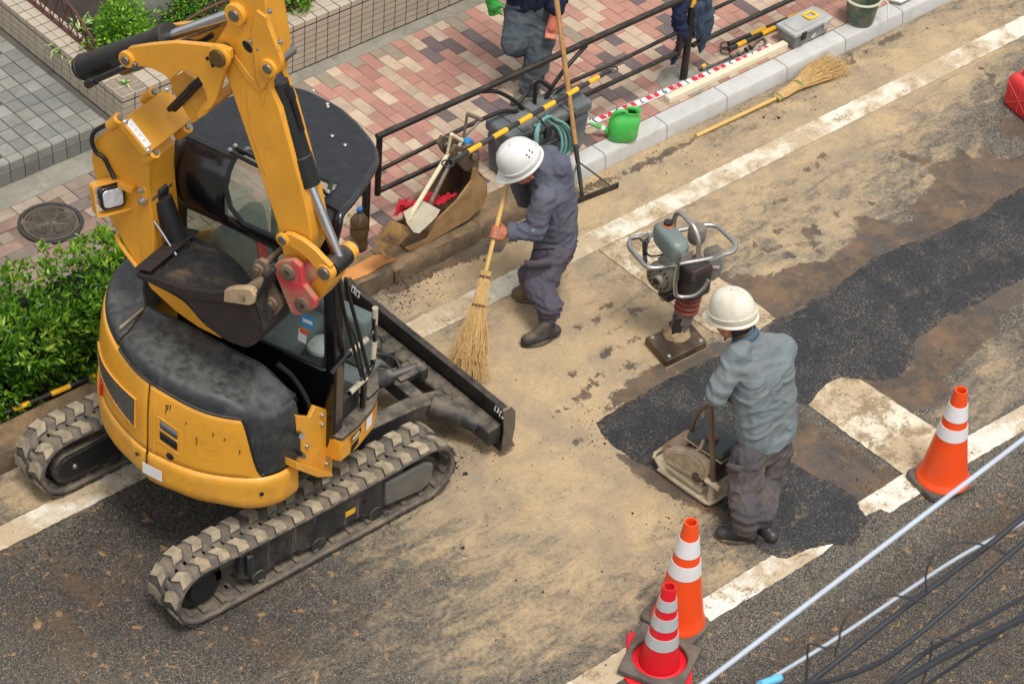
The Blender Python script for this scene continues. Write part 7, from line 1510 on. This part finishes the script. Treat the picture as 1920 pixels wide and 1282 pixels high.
q = MB(); q.prism([V3((p.x, p.y, .0))*1 for p in [sc+(p-sc)*.99 for p in C4]], (0, 0, .02)); tobj(q, 'wooden_sole', M('pale_wood_edge', (190, 172, 138), .8, dirt=(120, 100, 74), da=.3), ra)
for p in C4: bolt(ra, sc+(p-sc)*.78+Vector((0, 0, .001)), UP, .010)
foot = j(1266, 640); foot.z = .065; top = j(1287, 578)
q = MB(); rows = []
for i in range(7):
    t = i/6; r = .085*(1-t)+.05*t; z = .062+.07*t; rows.append([Vector((foot.x, foot.y, z))+Vector((math.cos(a), math.sin(a), 0))*r*(1+.22*noise.noise(Vector((math.cos(a)*3, math.sin(a)*3, t*4)))) for a in np.linspace(0, 2*math.pi, 25)[:-1]])
q.grid(rows, closed_u=True); tobj(q, 'mud_cake', M('caked_mud', (168, 142, 106), .95, var=.25, dirt=(110, 92, 68), da=.4, bump=1., bs=70), ra, smooth=70)
q = MB(); q.tube([foot, foot.lerp(top, .55), foot.lerp(top, .56), top], [.056, .052, .062, .060], 20); tobj(q, 'leg', alu, ra); q = MB(); a = (top-foot).normalized(); q.box(foot.lerp(top, .42)-GDv*.035-RDv*.02, (.06, .05, .17), oriented(foot, RDv)); tobj(q, 'leg_bracket', oil, ra, bevel=.01)
b0, b1_ = j(1286, 582), j(1293, 552); bl_ = M('brick_red_bellows', (128, 62, 46), .5, var=.15, dirt=(70, 48, 38), da=.3, bump=.1)
q = MB(); prof = []; Lb_ = (b1_-b0).length*1.15
for k in range(4): z = Lb_*k/4; prof += [(.058, z), (.074, z+Lb_*.07), (.076, z+Lb_*.12), (.074, z+Lb_*.17), (.058, z+Lb_*.24)]
q.lathe(prof, b0, b1_-b0, 26); tobj(q, 'bellows', bl_, ra)
bc_ = j(1298, 512); R4 = oriented(bc_, V3(C4[2])-V3(C4[1])); R4y = R4 @ Vector((0, 1, 0)); R4x = R4 @ Vector((1, 0, 0))
def bx4(name, c, size, mat, bev=.012, tilt=0.): q = MB(); q.box(c, size, R4 @ Matrix.Rotation(tilt, 3, 'Y')); return tobj(q, name, mat, ra, bevel=bev, bseg=3)
bx4('crankcase', j(1300, 520), (.17, .16, .22), oil, .025); bx4('front_panel', j(1297, 497)-R4y*.085, (.15, .012, .07), M('maroon_panel', (72, 58, 56), .5, dirt=(120, 96, 74), da=.3), .004)
ec = j(1245, 515, -.02); ea = (-R4x*.9-R4y*.25).normalized(); q = MB(); q.lathe([(.001, .085), (.03, .085), (.036, .08), (.04, .062), (.07, .056), (.092, .05), (.098, .035), (.098, .0), (.085, -.03), (.085, -.10), (.001, -.11)], ec, ea, 30); en = tobj(q, 'engine', alu, ra)
q = MB()
for k in range(14): an = 2*math.pi*k/14; u_ = ea.orthogonal().normalized(); v_ = ea.cross(u_); q.box(ec+ea*.056+(u_*math.cos(an)+v_*math.sin(an))*.066, (.010, .010, .012), R4)
tobj(q, 'starter_slot', K['black_flat'], en, kind='stuff'); q = MB(); q.lathe([(.001, .09), (.022, .09), (.026, .084)], ec, ea, 16); tobj(q, 'starter_hub', K['black'], en)
bx4('cylinder_fins', j(1262, 500, .08), (.12, .12, .14), alu, .01)
for k in range(4): bx4('fin', j(1262, 488+k*9, .08), (.135, .135, .008), alu, .002)
bx4('lower_cover', j(1255, 548, -.02), (.11, .10, .07), K['black'], .02)
mf = j(1330, 480, .12); q = MB(); q.lathe([(.001, 0), (.045, 0), (.055, .02), (.055, .09), (.045, .11), (.001, .11)], j(1305, 452, .16), UP, 20); tobj(q, 'air_filter', alu, ra); q = MB(); q.lathe([(.001, 0), (.03, 0), (.04, .015), (.04, .09), (.001, .10)], j(1322, 478, .10), (UP*.4+RDv*.8), 18); tobj(q, 'carburettor', alu, ra)
q = MB(); q.prism([j(x, y, .02) for x, y in ((1328, 490), (1356, 478), (1357, 500), (1350, 518), (1337, 529), (1325, 528), (1320, 515))], GDv*.09); tobj(q, 'muffler_guard', M('pale_metal_guard', (150, 146, 136), .5, .4, var=.15, dirt=(110, 96, 74), da=.25), ra, bevel=.012)
P = j(1341, 500, .016); q = MB(); q.box(P-GDv*.004, (.05, .003, .018), oriented(P, RDv)); tobj(q, 'warning_label', M('worn_red_label', (206, 190, 180), .6, dirt=(190, 60, 60), da=.4, ds=20), ra)
tk = M('grey_green_tank', (112, 124, 118), .4, var=.06, dirt=(96, 100, 90), da=.15, bump=.05); t0, t1 = j(1242, 440, .06), j(1273, 466, -.10); td = (t1-t0).normalized(); tc = t0.lerp(t1, .5); Rt = oriented(tc, td); q = MB(); tl = (t1-t0).length
rows = []
for i in range(13):
    s_ = i/12; e = math.sqrt(max(0, 1-abs(2*s_-1)**5))*1.0; e = max(.02, e); row = []
    for k in range(24):
        a = 2*math.pi*k/24; ca, sa = math.cos(a), math.sin(a); row.append(tc+Rt @ Vector(((s_-.5)*(tl+.11), math.copysign(abs(ca)**.5, ca)*.062*e, math.copysign(abs(sa)**.55, sa)*.075*e)))
    rows.append(row)
q.grid(rows, closed_u=True); tank = tobj(q, 'fuel_tank', tk, ra, smooth=70)
fc = tc+Rt @ Vector((-(tl)*.34, .012, .070)); q = MB(); q.lathe([(.034, 0), (.034, .008), (.026, .012)], fc, UP, 18); tobj(q, 'orange_neck', M('orange_rubber', (196, 92, 44), .6), tank); q = MB(); q.lathe([(.024, .008), (.027, .012), (.027, .03), (.001, .034)], fc, UP, 18); tobj(q, 'filler_cap', K['black'], tank)
q = MB(); q.box(j(1288, 481, -.16), (.09, .004, .055), oriented(tc, R4x)); tobj(q, 'tank_bracket', M('bright_bracket', (184, 180, 170), .35, .8), ra)
hz_ = .62; LP = [V3(G(x, y, hz_)) for x, y in ((1182, 447), (1178, 462), (1211, 500), (1228, 503), (1325, 486), (1376, 472), (1381, 458), (1345, 424), (1325, 421), (1275, 432))]
q = MB(); q.tube(fillet(LP+[LP[0]], .035, 5)[:-1], .015, 12, closed=True); tobj(q, 'guard_loop', chr_, ra)
q = MB(); q.tube(fillet([j(1261, 440, .08), j(1265, 405, .06), j(1275, 397, .02), j(1302, 425, -.10), j(1311, 450, -.14), j(1309, 484, -.16)], .06, 6), .015, 12); tobj(q, 'lifting_hoop', chr_, ra)
q = MB(); q.tube(fillet([j(1271, 494, -.14), j(1265, 530, -.13), j(1267, 553, -.12), j(1276, 557, -.12), j(1303, 555, -.12), j(1320, 540, -.11), j(1328, 525, -.10)], .04, 5), .014, 12); tobj(q, 'lower_guard', chr_, ra)
q = MB(); q.box(V3(G(1210, 446, hz_)), (.07, .035, .03), R4); tobj(q, 'throttle_mount', alu, ra, bevel=.006); q = MB(); q.tube([G(1208, 452, hz_), V3(G(1209, 480, hz_-.1)), j(1210, 490)], .014, 10); tobj(q, 'stay', oil, ra); q = MB(); q.tube(spline([V3(G(1218, 440, hz_)), j(1212, 470), j(1220, 480), j(1240, 478), j(1252, 470)], 5), .006, 7); tobj(q, 'cable', K['hose'], ra)
q = MB(); q.tube([G(1215, 455, hz_+.01), G(1224, 435, hz_+.06)], .007, 8); tobj(q, 'throttle_lever', chr_, ra)

# ================================================================ PLATE COMPACTOR
pcM = M('sand_caked_yellow_steel', (188, 170, 140), .85, var=.2, vs=9, dirt=(96, 80, 66), da=.34, ds=10, bump=.4, bs=60); pcd = M('dirty_engine', (104, 88, 66), .8, .2, var=.3, dirt=(52, 42, 34), da=.5, ds=9, bump=.6, bs=40)
pc = thing('plate_compactor', 'mud caked plate compactor pushed by the worker in the blue green shirt', 'compactor', V3(G(1300, 890, 0)))
zt_ = .045; A4 = [V3(G(x, y, zt_)) for x, y in ((1230, 872), (1331, 943), (1400, 905), (1300, 832))]; c4 = sum(A4, Vector())/4; ux = (A4[1]-A4[0]).normalized(); uy = (A4[3]-A4[0]); uy = (uy-ux*uy.dot(ux)).normalized(); Lx_ = (A4[1]-A4[0]).length; Ly_ = (A4[3]-A4[0]).length
def pl(x, y, z): return A4[0]+ux*x+uy*y+Vector((0, 0, z-zt_))
q = MB(); rows = []
for i in range(9):
    row = []; x = Lx_*i/8
    for k in range(7):
        y = Ly_*k/6; lift = .0
        if i == 0: lift = .075
        if i == 1: lift = .012
        if i == 8: lift = .02
        row.append(pl(x-(.02 if i == 0 else 0), y, .012+lift))
    rows.append(row)
q.grid(rows); bp = tobj(q, 'base_plate', pcM, pc, solid=.018, bevel=.003)
q = MB(); q.tube(fillet([pl(.02, .0, .03), pl(Lx_-.02, .0, .03), pl(Lx_, .02, .034), pl(Lx_, Ly_*.7, .034)], .03, 4), .012, 8); tobj(q, 'rolled_edge', pcM, bp)
q = MB(); q.tube([pl(-.02, .0, .085), pl(-.035, .02, .10), pl(-.035, Ly_*.75, .10)], .012, 8); tobj(q, 'front_bar', pcM, bp)
q = MB(); q.prism([pl(.05, .03, .03), pl(Lx_*.72, .03, .03), pl(Lx_*.72, .07, .075), pl(.05, .07, .075)], ux*.002); q.box(pl(Lx_*.42, .05, .04), (Lx_*.7, .05, .025), oriented(c4, ux)); tobj(q, 'plate_rail', pcM, bp, kind='stuff')
n_ = -uy; P0 = pl(0, .05, .05)
def cp(x, y, d=0.): return V3(PL(x, y, np.array(P0+uy*d), np.array(uy)))
BG = [(1242, 852), (1247, 843), (1258, 840), (1295, 846), (1306, 852), (1322, 866), (1330, 880), (1327, 894), (1317, 902), (1303, 900), (1272, 884), (1250, 871), (1243, 862)]
q = MB(); q.prism([cp(x, y) for x, y in BG], uy*.05); bg2 = tobj(q, 'belt_guard', pcM, pc, bevel=.012, bseg=3)
q = MB(); q.tube([cp(x, y, -.004) for x, y in [(1249, 853), (1260, 847), (1293, 852), (1314, 870), (1320, 884), (1312, 893), (1300, 890), (1272, 876), (1253, 864)]], .006, 6, closed=True); tobj(q, 'pressed_ridge', pcM, bg2)
q = MB(); P = cp(1274, 869, -.002); q.lathe([(.036, 0), (.034, .008), (.018, .008), (.016, .002), (.001, .002)], P, n_, 18); tobj(q, 'guard_hub', pcM, bg2); q = MB(); P = cp(1306, 894, -.002); q.lathe([(.03, 0), (.028, .012), (.001, .016)], P, n_, 14); tobj(q, 'shaft_nut', pcd, bg2)
q = MB(); q.tube([pl(Lx_*.10, Ly_*.25, .11), pl(Lx_*.10, Ly_*.85, .11)], .075, 20); tobj(q, 'vibrator_housing', M('red_brown_housing', (140, 112, 92), .8, dirt=(180, 156, 118), da=.4, bump=.3), pc, bevel=.008)
q = MB(); q.box(pl(Lx_*.60, Ly_*.66, .15), (.18, .14, .20), oriented(c4, ux)); tobj(q, 'engine_block', pcd, pc, bevel=.025, bseg=3)
for k in range(5): q = MB(); q.box(pl(Lx_*.60, Ly_*.66, .09+k*.03), (.20, .16, .009), oriented(c4, ux)); tobj(q, 'fin', pcd, pc, bevel=.003)
for k in range(6): q = MB(); q.box(pl(Lx_*.62+.03*math.cos(k*2.), Ly_*.42+.02*math.sin(k*3.), .10+.03*k), (.05, .05, .035), oriented(c4, ux)); tobj(q, 'engine_fitting', pcd, pc, bevel=.008)
q = MB(); q.box(pl(Lx_*.62, Ly_*.60, .31), (.27, .20, .05), oriented(c4, ux)); tkk = tobj(q, 'fuel_tank', M('dark_tank', (58, 64, 64), .35, var=.15, dirt=(120, 110, 90), da=.3, bump=.1), pc, bevel=.02, bseg=3)
q = MB(); q.lathe([(.034, 0), (.038, .004), (.038, .022), (.032, .026), (.001, .026)], pl(Lx_*.62, Ly_*.5, .334), UP, 20); tobj(q, 'filler_cap', M('brown_cap', (98, 74, 62), .6, dirt=(150, 130, 100), da=.3), tkk)
q = MB(); q.tube([pl(Lx_*.62-.138, Ly_*.60+s_*.1, .288) for s_ in (-1, 1)]+[pl(Lx_*.62+.138, Ly_*.60+s_*.1, .288) for s_ in (1, -1)], .006, 6, closed=True); tobj(q, 'tank_seam', pcM, tkk)
pb0 = V3(PL(1338, 905, np.array(pl(Lx_*.8, .045, .06)), np.array(uy))); tubeM = M('worn_brown_tube', (108, 88, 74), .5, .4, var=.2, dirt=(150, 128, 100), da=.25)
q = MB(); q.tube(fillet([pb0, rod0+(rod0-pb0)*0, rod1, rod1-(rod0-pb0)*.98], .05, 5), .0165, 12); tobj(q, 'handle', tubeM, pc); q = MB(); q.cyl(pb0-ux*.05-uy*.01, pb0+ux*.06-uy*.01, .02, 14); tobj(q, 'handle_pivot', pcM, pc, bevel=.004); q = MB(); q.tube([pb0-Vector((0, 0, pb0.z-.03)), pb0], [.03, .018], 10); tobj(q, 'pivot_bracket', pcM, pc)
Q = lambda x, y: V3(PL(x, y, np.array(pl(0, .13, 0)), np.array(uy)))
q = MB(); q.tube(fillet([Q(1293, 834), Q(1298, 797), Q(1308, 772), Q(1328, 759), Q(1338, 755)+uy*.06, Q(1345, 757)+uy*.1, Q(1345, 770)+uy*.12], .05, 5), .0145, 12); tobj(q, 'lifting_hoop', tubeM, pc)
q = MB(); q.tube(spline([cp(1304, 846, .03), cp(1314, 838, .03), cp(1320, 824, .04)], 4), [.010]*4+[.012]*4+[.006], 8); tobj(q, 'strap', pcM, pc)

# ================================================================ TRAFFIC CONES
orM = M('orange_cone_plastic', (236, 76, 20), .4, var=.05, dirt=(170, 92, 58), da=.2, ds=8, bump=.02, streak=(190, 90, 50), sta=.2); rfl = M('white_reflective_sleeve', (222, 218, 214), .32, var=.04, bump=.06, bs=30, dirt=(160, 150, 138), da=.14); rbM = M('grey_rubber_base', (84, 78, 72), .9, var=.15, dirt=(140, 124, 100), da=.3, bump=.4); rdM = M('red_cone_plastic', (216, 26, 38), .38, var=.03, dirt=(170, 60, 50), da=.1, bump=.02); slv = M('silver_reflective_band', (190, 192, 190), .35, .2, var=.03, bump=.02)
def cone(label, c, H, r0, r1, bands, col, bandm, flange, base=None, tilt=0.):
    c = V3(c); o = thing('traffic_cone', label, 'traffic cone', c, 'traffic cones'); zb_ = base[1] if base else .004
    rad = lambda t: r0+(r1-r0)*t
    q = MB(); h = H-zb_; prof = [(flange, zb_), (flange*.995, zb_+.012), (r0*1.08, zb_+.022), (r0, zb_+.05)]; n_ = 10
    prof += [(rad(t), zb_+.05+(h-.05)*t) for t in np.linspace(.1, 1, n_)]+[(r1*.78, zb_+h), (r1*.74, zb_+h-.03), (r1*.74, zb_+h*.5)]
    q.lathe(prof, c, n=40); tobj(q, 'cone_body', col, o, smooth=45)
    for t0, t1 in bands: q = MB(); q.lathe([(rad(t)+.0022, zb_+.05+(h-.05)*t) for t in np.linspace(t0, t1, 5)], c, n=40); tobj(q, 'reflective_band', bandm, o, solid=.0015)
    if base:
        P = base[0]; cc_ = sum(P, Vector())/4; q = MB(); pts = []
        for i in range(4):
            a, b, d = P[i-1], P[i], P[(i+1) % 4]; e1, e2 = (a-b).normalized(), (d-b).normalized()
            for t in np.linspace(0, 1, 5): p0 = b+e1*.05; p2 = b+e2*.05; pts.append(p0*(1-t)**2+b*2*t*(1-t)+p2*t*t)
        q.prism([V3((p.x, p.y, .002)) for p in pts], (0, 0, base[1]-.002)); tobj(q, 'rubber_base', rbM, o, bevel=.012, bseg=3)
    return o
def quad(px, z): return [V3(G(x, y, z)) for x, y in px]
bq = quad(((1695, 880), (1750, 935), (1838, 903), (1788, 853)), .05); cone('tall orange cone with two white bands on the right, by the crossing stripe', V3((sum(p.x for p in bq)/4, sum(p.y for p in bq)/4, 0)), .705, .135, .036, ((.47, .60), (.685, .845)), orM, rfl, .158, (bq, .05))
bq = quad(((1196, 1150), (1290, 1214), (1337, 1162), (1250, 1102)), .05); cone('tall orange cone with two white bands, half hidden by the red cone', V3((*G(1270, 1166, .02)[:2], 0)), .765, .135, .036, ((.47, .60), (.685, .845)), orM, rfl, .150, ([V3((p.x, p.y, p.z)) for p in bq], .05))
wz = .055; wq = quad(((1158, 1253), (1203, 1163), (1316, 1214), (1272, 1300)), wz); wc = sum(wq, Vector())/4; wc.z = 0
cone('short red cone with three silver bands at the bottom edge', (wc.x, wc.y, 0), .585, .105, .034, ((.245, .385), (.49, .635), (.735, .86)), rdM, slv, .142)
o = thing('cone_weight', 'square grey rubber weight with a hole, dropped over the red cone', 'cone weight', wc); q = MB(); N = 48; out = []; inn = []
for k in range(N):
    a = 2*math.pi*k/N; i4 = k*4//N; t = (k*4/N)-i4; p = wq[i4].lerp(wq[(i4+1) % 4], t); out.append(V3((p.x, p.y, 0))); 
d0 = (wq[0]-wc); a0 = math.atan2(d0.y, d0.x); sg = 1 if ((wq[1]-wc).x*d0.y-(wq[1]-wc).y*d0.x) < 0 else -1
for k in range(N): a = a0+sg*2*math.pi*k/N; inn.append(V3((wc.x+math.cos(a)*.148, wc.y+math.sin(a)*.148, 0)))
z0, z1 = Vector((0, 0, .022)), Vector((0, 0, wz)); vs = [p+z0 for p in out]+[p+z1 for p in out]+[p+z1 for p in inn]+[p+z0 for p in inn]; fs = []
for r_ in range(4):
    for k in range(N): a, b = r_*N+k, r_*N+(k+1) % N; c, d = ((r_+1) % 4)*N+(k+1) % N, ((r_+1) % 4)*N+k; fs.append((a, b, c, d))
q.add(vs, fs); tobj(q, 'weight', rbM, o, bevel=.006)
q = MB(); rot = Matrix.Rotation(math.radians(17), 3, 'Z'); rp_ = [wc+rot @ (V3((p.x, p.y, 0))-wc)*1.0 for p in wq]
pts = []
for i in range(4):
    a, b, d = rp_[i-1], rp_[i], rp_[(i+1) % 4]; e1, e2 = (a-b).normalized(), (d-b).normalized()
    for t in np.linspace(0, 1, 5): pts.append((b+e1*.05)*(1-t)**2+b*2*t*(1-t)+(b+e2*.05)*t*t)
q.prism([V3((p.x, p.y, .003)) for p in pts], (0, 0, .016)); rb_ = bpy.data.objects.get('traffic_cone.002'); tobj(q, 'cone_foot', rdM, rb_, bevel=.005)

# ================================================================ JERRY CAN
jM = M('faded_red_plastic', (206, 40, 44), .42, var=.06, dirt=(190, 96, 84), da=.14, ds=8, bump=.05, dust=(214, 120, 100), du=.25); a, b = V3(G(1877, 193, 0)), V3(G(1922, 231, 0)); u_ = (b-a).normalized(); v_ = Vector((-u_.y, u_.x, 0)); v_ = v_ if v_.dot(RDv) > 0 else -v_
jc = thing('jerry_can', 'faded red plastic jerry can standing on the road at the right edge', 'jerry can', a+u_*.17+v_*.09); q = MB(); rows = []; Lj, Wj = .32, .17
for z, ins in ((0, .02), (.012, .004), (.03, 0), (.20, 0), (.225, .006), (.245, .02), (.258, .042), (.264, .07)):
    row = []
    for k in range(40):
        t = 2*math.pi*k/40; ca, sa = math.cos(t), math.sin(t); row.append(a+u_*(Lj/2+math.copysign(abs(ca)**.28, ca)*(Lj/2-ins))+v_*(Wj/2+math.copysign(abs(sa)**.32, sa)*(Wj/2-ins*.85))+Vector((0, 0, z)))
    rows.append(row)
q.grid(rows, closed_u=True); q.add(rows[0], [tuple(range(39, -1, -1))]); q.add(rows[-1], [tuple(range(40))]); tobj(q, 'body', jM, jc, smooth=50)
rbM2 = M('pale_red_rib', (214, 84, 78), .5)
fcn = a+u_*.16+Vector((0, 0, .115))
for ux_, uz_ in ((-.13, .085), (-.12, -.085), (.13, .085), (.12, -.085), (0, .09), (0, -.09)): q = MB(); q.tube([fcn-v_*.001, fcn+u_*ux_+Vector((0, 0, uz_))-v_*.001], .0035, 6); tobj(q, 'star_rib', rbM2, jc)
for s_ in (-1, 1): q = MB(); q.tube([fcn+u_*.13*s_+Vector((0, 0, .085))-v_*.001, fcn+u_*.07*s_-v_*.001, fcn+u_*.12*s_+Vector((0, 0, -.085))-v_*.001], .003, 6); tobj(q, 'star_rib', rbM2, jc)
nk = a+u_*.095+v_*.085+Vector((0, 0, .255)); q = MB(); q.lathe([(.038, 0), (.034, .012), (.027, .022), (.027, .05), (.032, .052), (.032, .06), (.022, .06), (.022, .01), (.001, .005)], nk, UP, 22); tobj(q, 'neck', jM, jc); q = MB(); q.tube(fillet([nk+u_*.06+Vector((0, 0, -.01)), nk+u_*.075+Vector((0, 0, .04)), nk+u_*.19+Vector((0, 0, .04)), nk+u_*.20+Vector((0, 0, -.01))], .02, 4), .015, 10); tobj(q, 'handle', jM, jc)

# ================================================================ JACKET ON THE RAILING
jk = fabric('blue_grey_jacket', (62, 74, 90), (90, 92, 92), .15); xq = xp
o = thing('work_jacket', 'dark blue grey work jacket hung over the railing post', 'jacket', (xp, FY, .8)); cj = lambda x, y, d=0.: V3(YP(x, y, FY+d))
blob('body', [(cj(1318, 0), cj(1322, 40), .055, .062), (cj(1322, 40), cj(1318, 68), .062, .045), (cj(1308, 10, -.02), cj(1306, 60), .045, .04), (cj(1316, 72), cj(1312, 98), .032, .008), (cj(1310, -20), cj(1320, 10), .05, .055)], jk, o, .009, 5, .012, 13., seed=51., stretch=Vector((0, 0, 1)))
blob('sleeve', [(cj(1272, 18, .02), cj(1276, 52, .02), .045, .05), (cj(1276, 52, .02), cj(1288, 70, .02), .05, .035), (cj(1272, 90, .02), cj(1262, 118, .02), .022, .014), (cj(1282, 0, .02), cj(1274, 24, .02), .05, .045), (cj(1282, 62, .03), cj(1272, 92, .02), .03, .022)], fabric('navy_lining', (40, 46, 70), (60, 60, 70), .1), o, .009, 5, .010, 14., seed=60.)

# ================================================================ LOOSE CRUMBS
n = 2600; C_ = []
src = [(740, 545, 70, 28, 520), (250, 960, 120, 40, 420), (1060, 330, 120, 30, 120), (840, 860, 60, 30, 150), (1450, 200, 150, 40, 140), (1350, 970, 110, 60, 160), (1130, 800, 40, 30, 90), (1000, 950, 220, 150, 60), (1620, 960, 60, 40, 140), (1700, 850, 100, 60, 60), (420, 1120, 260, 110, 420), (1560, 1120, 180, 90, 160), (120, 1000, 80, 40, 160)]
q = MB()
for x, y, a, b, m_ in src:
    for _ in range(m_):
        u_, w_ = rng.normal()*a, rng.normal()*b; p = V3(G(x+u_*.88+w_*.3, y-u_*.45+w_*.85, 0))
        if p.y > .57: continue
        s_ = rng.uniform(.0025, .0075)*(1.6 if rng.random() < .05 else 1); d = [Vector(rng.normal(size=3)).normalized()*s_*rng.uniform(.7, 1.2) for _ in range(2)]
        P = [p+Vector((0, 0, s_*1.1)), p+Vector((s_, 0, s_*.2)), p+Vector((-s_*.5, s_*.9, s_*.15)), p+Vector((-s_*.6, -s_*.8, s_*.2))]; q.add(P, [(0, 1, 2), (0, 2, 3), (0, 3, 1)])
q.obj('asphalt_crumbs', M('asphalt_crumb', (44, 41, 38), .85, var=.4, vs=40), None, smooth=None, kind='stuff')
LN = ['small black asphalt lump on the sand right of the near track tip', 'small asphalt lump on the sanded road below the near track tip', 'small asphalt lump near the bottom edge', 'small asphalt lump on the wet edge behind the rammer', 'small black lump on the sand below the lying broom handle, right one', 'small black lump on the sand below the lying broom handle, left one', 'tiny black crumb in the middle of the empty road, upper one', 'tiny black crumb in the middle of the empty road, lower one', 'tiny black crumb low on the empty road', "tiny black crumb beside the sweeper's boot", 'tiny black crumb near the broom handle by the old kerb', 'tiny black crumb just left of the red cone']
for ln_, (x, y, s_) in zip(LN, ((873, 889, .016), (868, 1028, .012), (640, 1262, .01), (1430, 652, .010), (1460, 222, .012), (1432, 221, .01), (968, 1088, .008), (1018, 1110, .008), (930, 1200, .008), (1000, 640, .006), (908, 489, .008), (1136, 1247, .008))):
    p = V3(G(x, y, 0)); q = MB(); rows = []
    for i in range(5):
        th = math.pi*i/4; rows.append([p+Vector((math.sin(th)*math.cos(a)*s_, math.sin(th)*math.sin(a)*s_*.8, s_*.5+math.cos(th)*s_*.55))*1 for a in np.linspace(0, 2*math.pi, 8)[:-1]])
    rows = [[v+Vector(noise.noise_vector(v*90))*s_*.35 for v in r_] for r_ in rows]; q.grid(rows, closed_u=True); tag(q.obj('asphalt_lump', M('lump_black', (34, 32, 31), .8, bump=.5) if 'lump_black' not in bpy.data.materials else bpy.data.materials['lump_black'], None, smooth=None, loc=p), ln_, 'lump', 'loose asphalt lumps')

# ================================================================ OVERHEAD CABLES (close to the viewer, above the far lane)
def cabP(pts, y): return [V3(YP(x, yy, y)) for x, yy in pts]
cblk = M('black_cable_sheath', (40, 42, 46), .45, var=.1, bump=.02); cgry = M('grey_cable_sheath', (176, 184, 192), .4, var=.06, bump=.02)
def cable(label, pts, r, y, mat, curve=False, name='overhead_cable'):
    P = cabP(pts, y)
    if not curve: P = [P[0]+(P[0]-P[1])*2.2]+P+[P[-1]+(P[-1]-P[-2])*2.2]
    q = MB(); q.tube(spline(P, 8), r, 10); return tag(q.obj(name, mat, None, loc=P[len(P)//2]), label, 'cable', 'overhead cables')
cable('uppermost of the overhead cables, pale grey and straight', [(1317, 1282), (1600, 1066), (1920, 822)], .007, -6.6, cgry)
cable('second pale grey overhead cable, thinner, crossed by wire loops', [(1428, 1282), (1582, 1187), (1783, 1053), (1920, 979)], .005, -6.65, cgry)
cable('thick black overhead cable just below the second pale one', [(1515, 1282), (1699, 1137), (1830, 1040), (1920, 968)], .0085, -6.7, cblk)
cable('grey black overhead cable with a gentle sag, third dark one up from the corner', [(1500, 1284), (1569, 1272), (1666, 1231), (1783, 1137), (1857, 1070), (1920, 1016)], .0075, -6.75, cblk)
cable('dark overhead cable above the doubled pair in the corner', [(1662, 1282), (1750, 1214), (1920, 1118)], .0065, -6.8, cblk)
cable('thickest black overhead cable in the bottom right corner', [(1683, 1282), (1783, 1224), (1920, 1158)], .0105, -6.85, cblk)
cable('dark overhead cable crossing under the thickest one', [(1736, 1284), (1850, 1205), (1920, 1146)], .0055, -6.8, cblk)
wire = M('dark_tie_wire', (58, 58, 60), .5)
cable('thin wire loop arching over the cables near the right edge', [(1737, 1110), (1736, 1080), (1745, 1050), (1760, 1030), (1803, 1016), (1850, 1023), (1887, 1038)], .003, -6.72, wire, True, 'wire_loop')
cable('thin wire loop arching over the cables, middle one', [(1566, 1222), (1572, 1205), (1582, 1164), (1612, 1130), (1659, 1115), (1699, 1120), (1736, 1132)], .003, -6.72, wire, True, 'wire_loop')
cable('thin wire hanging from the lower left of the cables', [(1512, 1284), (1515, 1214), (1522, 1206), (1542, 1213), (1566, 1214), (1566, 1230)], .003, -6.72, wire, True, 'wire_loop')
cable('thin wire bent over the doubled pair of dark cables', [(1728, 1284), (1745, 1228), (1750, 1198), (1777, 1198), (1817, 1208), (1857, 1204), (1890, 1190)], .003, -6.82, wire, True, 'wire_loop')
q = MB(); P = cabP([(1425, 1283), (1462, 1270)], -6.66); q.tube(P, .011, 12); tag(q.obj('cable_sleeve', M('pale_blue_sleeve', (110, 190, 220), .5), None, loc=P[0]), 'pale blue sleeve on a cable at the bottom edge', 'cable sleeve')
